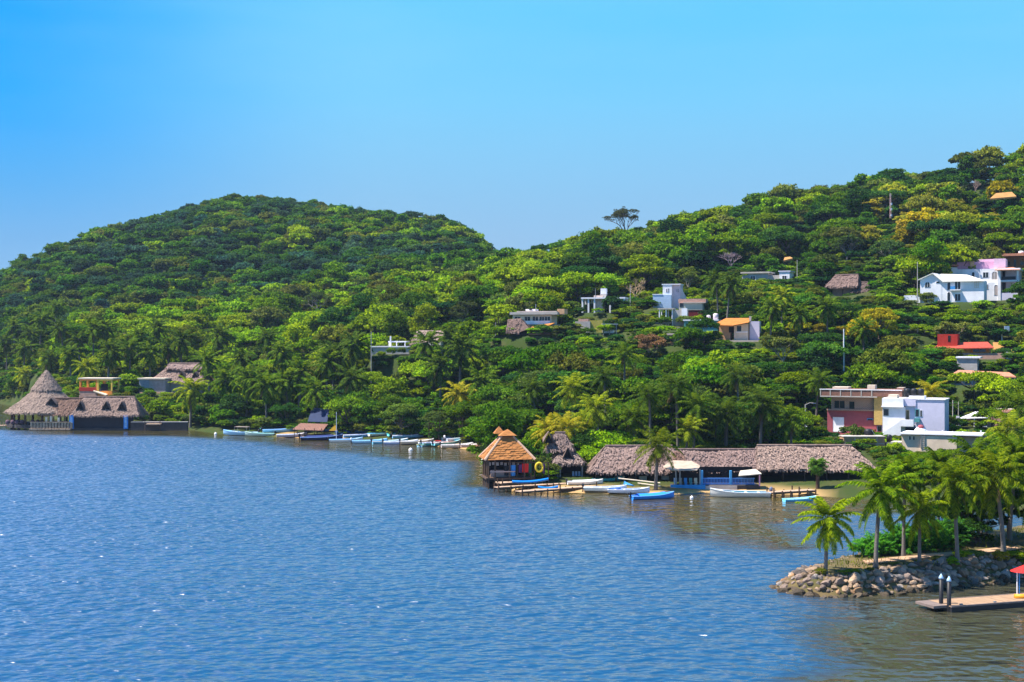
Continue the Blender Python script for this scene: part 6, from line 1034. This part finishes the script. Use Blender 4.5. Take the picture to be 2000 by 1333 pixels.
bare_tree(1905, 0, 488, 7, 'dry brownish tree on the upper right hillside', (.36, .24, .22), 12, .6); bare_tree(1270, 0, 318, 7, 'dry pinkish tree below the carport', (.50, .34, .28), 13, .7, (.20, .12, .06))
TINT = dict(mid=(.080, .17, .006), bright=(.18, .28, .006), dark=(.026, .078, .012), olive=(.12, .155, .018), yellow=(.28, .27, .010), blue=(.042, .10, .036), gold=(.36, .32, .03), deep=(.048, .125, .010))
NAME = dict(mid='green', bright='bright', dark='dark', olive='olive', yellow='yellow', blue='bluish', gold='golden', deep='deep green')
cands = []
def tree_ok(x, d, r, h, px, g):
    for (cx, cy, rr, _) in PADS:
        if (x - cx) ** 2 + (d - cy) ** 2 < (rr * .8 + r * .55) ** 2: return False
    if any((x - a) ** 2 + (d - c) ** 2 < 2.2 for a, c, _ in PALMS): return False
    if any((x - a) ** 2 + (d - c) ** 2 < 16 for a, c in TREES_FIXED): return False
    top = scr(x, d, g + h * 1.08)[1]; bot = scr(x, d, g)[1]; rp = r / d * F * .9
    for (a, c, t, bb, dd) in OCC:
        if d < dd + 4 and px + rp > a and px - rp < c and top < bb - 2 and bot > t: return False
    return True
def add_tree(x, d, force=None, kind=None, sc=None, tint=None):
    px = 1000 + x / d * F; g = float(T(px, d)); s = float(np.interp(px, SHx, SHd)); e = d - s
    if not force and (g < 0.9 or e < 4): return
    n1 = float(vnoise(x, d, 17, 1)); n2 = float(vnoise(x, d, 60, 2)); n3 = random.random()
    hill = d > 545 and px < 1000
    if kind is None:
        if n3 < .20: kind = 1
        elif n3 < .34: kind = 2
        elif n3 < .44: kind = 3
        else: kind = random.choice((0, 4, 5, 6, 7, 4, 5))
        if 190 < px < 520 and 455 < d < 535: kind = random.choice((1, 1, 5))
    if tint is None:
        w = n1 * .6 + n3 * .4
        tint = 'dark' if w < .25 else 'deep' if w < .38 else 'mid' if w < .56 else 'olive' if w < .66 else 'bright' if w < .92 else 'yellow'
        if tint == 'yellow' and n2 < .5: tint = 'bright'
        if n2 > .62 and tint in ('mid', 'deep'): tint = 'bright' if tint == 'mid' else 'mid'
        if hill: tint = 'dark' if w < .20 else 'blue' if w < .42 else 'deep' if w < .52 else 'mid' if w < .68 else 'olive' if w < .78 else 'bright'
        py_ = scr(x, d, g + 4)[1]
        if 1690 < px < 1965 and 385 < py_ < 475 and n3 > .45: tint = 'gold' if n1 > .45 else 'yellow'
        if 1195 < px < 1275 and 560 < py_ < 606: tint = 'yellow'
        if 1560 < px < 1760 and 590 < py_ < 665 and n3 > .35: tint = 'yellow' if n1 > .5 else 'bright'
        if 190 < px < 520 and 455 < d < 535: tint = 'bright'
    if sc is None: sc = random.choice((.6, .7, .8, .95, 1.1, 1.3, 1.5)) * random.uniform(.9, 1.1) * (1.0 if d < 540 else 1.12); sc *= (.85 if kind in (1,) and d > 400 else 1)
    if hill: sc = min(max(sc, .75), 1.45); kind = 5 if kind == 3 else kind
    if (d > 770 and px < 900) or (d > 520 and px > 950):
        sc = min(sc, 1.0); kind = 1 if kind in (2, 3) and not force else kind
    h, r = PROTO[kind][4] * sc, PROTO[kind][3] * sc
    if not force:
        for k in range(3):
            if tree_ok(x, d, r, h, px, g): break
            sc *= .66; h, r = PROTO[kind][4] * sc, PROTO[kind][3] * sc
            if k == 0 and sc > .35: kind = 3; h, r = PROTO[3][4] * sc, PROTO[3][3] * sc
        else: return
        if sc < .28: return
    cands.append((x, d, g, px, kind, tint, sc, r, h))
# trees the photo singles out
bare_tree(905, 0, 402, 9, 'sparse grey limbed tree right of the gabled thatch house', (.40, .34, .28), 14, .7, (.05, .07, .02)); bare_tree(1345, 0, 392, 9, 'airy sparse tree behind the white tower house', (.42, .36, .28), 15, .7, (.10, .14, .02)); bare_tree(1530, 0, 306, 9, 'sparse pale limbed tree right of the orange tiled house', (.45, .38, .30), 16, .7, (.12, .15, .03)); bare_tree(1655, 0, 420, 10, 'sparse tall tree above the hillside thatched hut', (.36, .30, .26), 17, .65, (.05, .09, .02)); bare_tree(620, 0, 505, 11, 'sparse tall tree on the low ridge in front of the left hill', (.36, .32, .28), 18, .65, (.06, .10, .02))
def fixed(px, d, kind, sc, tint): add_tree(px2x(px, d), d, True, kind, sc, tint)
for a in [(745, 357, 3, .62, 'bright'), (765, 356, 3, .7, 'mid'), (785, 357, 3, .6, 'olive'), (728, 356, 3, .6, 'deep'), (810, 354, 3, .6, 'mid'), (8, 508, 3, 1.5, 'deep'), (30, 494, 3, 1.4, 'mid'), (-15, 512, 0, 1.1, 'dark'), (48, 482, 3, 1.2, 'olive'), (420, 356, 4, .95, 'dark'), (455, 352, 0, .9, 'deep'), (390, 362, 3, 1.2, 'dark'), (560, 338, 4, .9, 'deep'), (680, 324, 4, 1.15, 'mid'), (700, 330, 0, 1.1, 'mid'), (720, 322, 7, 1.0, 'deep'), (785, 312, 5, 1.05, 'olive'), (815, 314, 4, .9, 'deep'), (858, 303, 5, 1.0, 'olive'),
          (900, 300, 0, 1.0, 'mid'), (935, 296, 4, 1.15, 'mid'), (965, 292, 4, 1.2, 'mid'), (915, 305, 4, 1.0, 'deep'), (1000, 270, 4, 1.1, 'deep'), (1030, 258, 0, 1.0, 'mid'), (1056, 219, 5, .55, 'olive'), (1072, 216.5, 5, .5, 'olive'), (1040, 222, 3, .45, 'yellow'), (1728, 229, 3, .6, 'mid'), (1748, 231, 3, .7, 'bright'), (1712, 230, 3, .5, 'deep'), (1180, 228, 3, 1.25, 'bright'), (1160, 224, 3, .95, 'bright'), (1205, 232, 3, 1.1, 'bright'),
          (1145, 229, 4, .8, 'dark'), (1668, 244.5, 5, .62, 'olive'), (1683, 245, 5, .55, 'olive'), (1375, 322, 4, .85, 'deep'), (1345, 316, 0, 1.0, 'mid'), (1565, 250, 4, .75, 'bright'), (1540, 246, 4, .8, 'mid'), (1600, 300, 4, 1.2, 'deep'), (1860, 246, 3, .8, 'bright'), (1880, 247, 3, .75, 'bright'), (1835, 246.5, 3, .85, 'mid'), (1905, 246, 3, .7, 'yellow'),
          (1950, 272, 4, 1.1, 'bright'), (1990, 268, 4, 1.1, 'bright'), (1905, 277, 1, 1.0, 'bright'), (1935, 252, 4, .7, 'mid'), (2005, 340, 4, 1.2, 'deep'), (1365, 352, 3, .8, 'bright'), (1195, 366, 0, .72, 'dark'), (1212, 366.5, 0, .66, 'dark')]: fixed(*a)
def fits(x, d):
    px = 1000 + x / d * F; return -160 < px < 2160
d = 205.0
while d < 900:
    st = 4.3 if d < 300 else 4.6 if d < 420 else 5.2 if d < 560 else 5.4
    xr = np.arange(px2x(-170, d), px2x(2170, d), st)
    for x in xr:
        xx, yy = x + random.uniform(-.6, .6) * st, d + random.uniform(-.6, .6) * st; px = 1000 + xx / yy * F; s = float(np.interp(px, SHx, SHd))
        if yy < s + 5 or not fits(xx, yy): continue
        lim = 880 if px < 980 else 575
        if yy > lim: continue
        add_tree(xx, yy)
    d += st
# drop what nearer ground and trees hide completely
cands.sort(key=lambda c: c[1]); hor = np.full(260, 2000.0); keep = []
for c in cands:
    x, d, g, px, kind, tint, sc, r, h = c; i0 = int(np.clip((px - r / d * F * .5 + 200) / 10, 0, 259)); i1 = int(np.clip((px + r / d * F * .5 + 200) / 10, 0, 259)); top = scr(x, d, g + h)[1]
    if top < hor[i0:i1 + 1].max() + 2: keep.append(c); vis = max(0, hor[i0:i1 + 1].max() - top)
    else: continue
    keep[-1] = c + (min(vis, h / d * F) * r / d,)
    gy = scr(x, d, g + h * .45)[1]; hor[i0:i1 + 1] = np.minimum(hor[i0:i1 + 1], gy)
keep.sort(key=lambda c: -c[-1]); near, far = keep[:292], keep[292:]
print('TREES', len(cands), len(keep), len(near), len(far), 'far min d', min(c[1] for c in far))
def jt(c): f = random.uniform(.6, 1.25); return (c[0] * f * random.uniform(.75, 1.15), c[1] * f, c[2] * f * random.uniform(.7, 2.0))
KN = {'round': 'round', 'umbrella': 'flat topped', 'tall': 'narrow', 'bush': 'low', 'lumpy': 'broad', 'feathery': 'feathery', 'open': 'open crowned'}
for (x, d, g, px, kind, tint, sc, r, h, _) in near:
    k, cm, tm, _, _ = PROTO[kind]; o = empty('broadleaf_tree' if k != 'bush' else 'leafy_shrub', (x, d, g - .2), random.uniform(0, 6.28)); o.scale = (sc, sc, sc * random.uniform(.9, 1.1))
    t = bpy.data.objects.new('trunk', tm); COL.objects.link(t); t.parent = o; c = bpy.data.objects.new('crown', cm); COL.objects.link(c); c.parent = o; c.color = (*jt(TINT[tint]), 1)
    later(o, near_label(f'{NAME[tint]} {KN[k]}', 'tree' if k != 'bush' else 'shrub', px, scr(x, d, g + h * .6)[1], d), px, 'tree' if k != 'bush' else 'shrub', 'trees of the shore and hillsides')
fcol = bpy.data.collections.new('far_crowns')
for i, me in enumerate(FARM): o = bpy.data.objects.new(f'far_crown_{i}', me); fcol.objects.link(o)
F_OF = {0: (0, 6), 1: (1, 7), 2: (4,), 3: (6, 0), 4: (2, 5), 5: (3,), 6: (2, 5), 7: (0, 6), 8: (2,)}
def scatter(name, pts, label):
    me = bpy.data.meshes.new(name); me.from_pydata([p[0] for p in pts], [], [])
    def A(n, ty, data, key='value'): a = me.attributes.new(n, ty, 'POINT'); a.data.foreach_set(key, np.array(data, dtype=np.int32 if ty == 'INT' else np.float32).ravel())
    A('vi', 'INT', [p[1] for p in pts]); A('rz', 'FLOAT', [p[2] for p in pts]); A('sc', 'FLOAT_VECTOR', [p[3] for p in pts], 'vector'); A('tint', 'FLOAT_COLOR', [(*p[4], 1) for p in pts], 'color')
    o = bpy.data.objects.new(name, me); COL.objects.link(o); g = bpy.data.node_groups.new(name, 'GeometryNodeTree'); g.interface.new_socket('Geometry', in_out='INPUT', socket_type='NodeSocketGeometry'); g.interface.new_socket('Geometry', in_out='OUTPUT', socket_type='NodeSocketGeometry')
    gi, go = nn(g, 'NodeGroupInput'), nn(g, 'NodeGroupOutput'); ci = nn(g, 'GeometryNodeCollectionInfo'); ci.inputs['Collection'].default_value = fcol; ci.inputs['Separate Children'].default_value = True; ci.inputs['Reset Children'].default_value = True
    def NA(n, ty): q = nn(g, 'GeometryNodeInputNamedAttribute', data_type=ty); q.inputs[0].default_value = n; return next(s for s in q.outputs if s.enabled and s.name == 'Attribute')
    ip_ = nn(g, 'GeometryNodeInstanceOnPoints'); ip_.inputs['Pick Instance'].default_value = True; cx = nn(g, 'ShaderNodeCombineXYZ'); g.links.new(NA('rz', 'FLOAT'), cx.inputs[2])
    g.links.new(gi.outputs[0], ip_.inputs['Points']); g.links.new(ci.outputs[0], ip_.inputs['Instance']); g.links.new(NA('vi', 'INT'), ip_.inputs['Instance Index']); g.links.new(cx.outputs[0], ip_.inputs['Rotation']); g.links.new(NA('sc', 'FLOAT_VECTOR'), ip_.inputs['Scale']); g.links.new(ip_.outputs[0], go.inputs[0])
    md = o.modifiers.new('scatter', 'NODES'); md.node_group = g; tag(o, label, name.replace('_', ' '), kind='stuff'); return o
pts = []
for (x, d, g, px, kind, tint, sc, r, h, _) in far: s2 = sc * (random.uniform(.48, .56) if kind == 3 else random.uniform(.9, 1.05)); pts.append(((x, d, g - .7), random.choice(F_OF[kind]), random.uniform(0, 6.28), (s2, s2, s2 * random.uniform(.85, 1.15)), jt(TINT[tint])))
scatter('hillside_forest', pts, 'dense mixed green forest covering the two hills behind the bay')
# low undergrowth between the trunks
pts = []
d = 205.0
while d < 560:
    st = 2.5 if d < 320 else 3.2
    for x in np.arange(px2x(-160, d), px2x(2160, d), st):
        xx, yy = x + random.uniform(-.5, .5) * st, d + random.uniform(-.5, .5) * st; px = 1000 + xx / yy * F; s = float(np.interp(px, SHx, SHd)); g = float(T(px, yy))
        if (yy > 470 and px > 170) or yy < s + 4 or g < .8 or (yy < 230 and 1140 < px < 1700): continue
        if any((xx - cx) ** 2 + (yy - cy) ** 2 < (rr * (.75 if yy > cy - 1.5 else .42)) ** 2 for cx, cy, rr, _ in PADS): continue
        sc = random.uniform(.22, .42) * (1.35 if yy > 300 else 1); h = 3.2 * sc; rp = 1.6 * sc / yy * F; top = scr(xx, yy, g + h * 1.4)[1]; bot = scr(xx, yy, g)[1]
        if any(yy < dd and px + rp > a and px - rp < c and top < bb - 5 and bot > t for (a, c, t, bb, dd) in OCC if c - a > 12): continue
        pts.append(((xx, yy, g - 1.2 * sc), random.choice((0, 2, 3, 5, 6)), random.uniform(0, 6.28), (sc * 1.2, sc * 1.2, sc * .8), jt(TINT[random.choice(('mid', 'deep', 'dark', 'bright', 'olive'))])))
    d += st
print('UNDER', len(pts)); scatter('undergrowth', pts, 'low green undergrowth covering the ground between the trees')
# ------------------------------------------------------------------ planting of the island
def ibush(px, d, kind, sc, tint, lab, cat='shrub', name='shrub', flat=1.0):
    x = px2x(px, d); g = float(island_z(x, d)); k, cm, tm, _, _ = PROTO[kind]; o = empty(name, (x, d, g - .25 * sc), random.uniform(0, 6), lab, cat); o.scale = (sc, sc, sc * flat)
    t = ch('trunk', tm, o); c = ch('crown', cm, o, col=jt(TINT[tint])); return o
BR2 = leafmat('fern_leaf', trans=.45)
def fern(px, d, R_, H_, n, col, lab, seed, name='fern_bush'):
    r = random.Random(seed); V, Q = [], []; x = px2x(px, d); g = float(island_z(x, d))
    for i in range(n): a = r.uniform(0, 6.28); q = r.random() ** .6 * R_; frond(V, Q, None, None, (math.cos(a) * q, math.sin(a) * q * .7, r.uniform(.2, H_ * (1 - .4 * q / R_))), r.uniform(0, 6.28), r.uniform(.1, 1.1), r.uniform(.8, 1.5), r.uniform(.6, 1.4), 12, .04, .32, r)
    o = bpy.data.objects.new(name, np_mesh(name, np.array([tuple(v) for v in V]), np.array(Q), BR2)); COL.objects.link(o); o.location = (x, d, g - .1); o.color = (*col, 1); tag(o, lab, 'bush')
fern(1712, 134.5, 2.1, 1.7, 260, (.06, .22, .02), 'feathery bright green bush at the left end of the spit planting, water behind it', 1); fern(1760, 135.5, 2.4, 2.4, 330, (.05, .19, .02), 'tall feathery green bush behind the second and third spit palms', 2); fern(1812, 136.5, 2.4, 2.7, 330, (.06, .20, .02), 'feathery green bush between the third and fourth spit palms', 3); fern(1850, 138, 2.2, 2.8, 300, (.04, .14, .02), 'darker feathery bush behind the fourth spit palm', 4)
ibush(1885, 141, 0, .62, 'dark', 'dark leafy tree behind the fourth spit palm', 'tree', 'broadleaf_tree'); ibush(1925, 143, 4, .62, 'dark', 'dark broad tree behind the tallest spit palm', 'tree', 'broadleaf_tree'); ibush(1970, 144, 4, .68, 'deep', 'deep green tree right of the tallest spit palm', 'tree', 'broadleaf_tree'); ibush(2020, 142, 0, .7, 'deep', 'deep green tree cut by the right edge behind the spit', 'tree', 'broadleaf_tree'); ibush(1838, 143, 4, .5, 'deep', 'small deep green tree behind the feathery bushes', 'tree', 'broadleaf_tree'); ibush(1905, 138.5, 3, .6, 'dark', 'low dark shrub in shade behind the tall right palms')
ibush(1604, 124.9, 3, .17, 'olive', 'small dark olive shrub left of the leftmost island palm'); ibush(1652, 125, 3, .24, 'bright', 'yellow green low shrub right of the leftmost island palm', flat=.5); ibush(1675, 125.6, 3, .22, 'yellow', 'yellowish low shrub between the first two island palms', flat=.45); ibush(1700, 126, 3, .16, 'olive', 'tiny olive shrub left of the second island palm', flat=.6); ibush(1955, 131.9, 3, .26, 'yellow', 'round yellow green shrub at the foot of the tallest palm')
ibush(1862, 129.5, 3, .2, 'bright', 'small bright shrub at the foot of the fourth palm'); ibush(1880, 131.5, 3, .3, 'bright', 'low bright hedge shrub left of the round yellow green shrub', flat=.6); ibush(1905, 132, 3, .3, 'olive', 'low olive hedge shrub behind the bank', flat=.6); ibush(1982, 133, 3, .34, 'bright', 'low bright hedge at the right edge of the bank', flat=.5); ibush(2005, 133, 3, .34, 'bright', 'low bright hedge cut by the right frame edge', flat=.5); ibush(1830, 130.6, 3, .18, 'olive', 'tiny olive shrub between the third and fourth palms', flat=.6); ibush(1750, 128.4, 3, .18, 'olive', 'tiny olive shrub right of the second island palm', flat=.5)
rgr = random.Random(3); V, Q = [], []
for _ in range(5200):
    x = rgr.uniform(23, 62); y = rgr.uniform(124, 152); dd = float(island_dist(x, y))
    if dd < 2.1: continue
    if float(vnoise(x, y, 2.5, 8)) < .45: continue
    z = float(island_z(x, y)); a = rgr.uniform(0, 6.28); h = rgr.uniform(.12, .34); w2 = rgr.uniform(.04, .09); o_ = len(V); lx, ly = rgr.gauss(0, .12), rgr.gauss(0, .12); V += [(x - w2 * math.cos(a), y - w2 * math.sin(a), z - .05), (x + w2 * math.cos(a), y + w2 * math.sin(a), z - .05), (x + lx + .02, y + ly, z + h), (x + lx - .02, y + ly, z + h)]; Q.append((o_, o_ + 1, o_ + 2, o_ + 3))
go_ = bpy.data.objects.new('grass', np_mesh('grass', np.array(V), np.array(Q), BR2)); COL.objects.link(go_); go_.color = (.13, .15, .02, 1); tag(go_, 'rough yellowish grass on top of the rocky spit', 'grass', kind='stuff')
# shaggy fan palm on the headland beach
q = palm_crown(77, 46, 1.7, 16, .05, -1.2); fp = empty('fan_palm', (px2x(1597, 206.5), 206.5, 1.0), 0, 'shaggy round topped small palm in front of the right thatched roof', 'palm tree'); c = ch('crown', q, fp, (0, 0, py2z(908, 206.5) - 1.0), (.07, .16, .02)); MB().tube([(0, 0, -.5), (0, 0, py2z(908, 206.5) - 1.0)], [.3, .25], 8).build('trunk', WOOD, fp)
finish_labels()
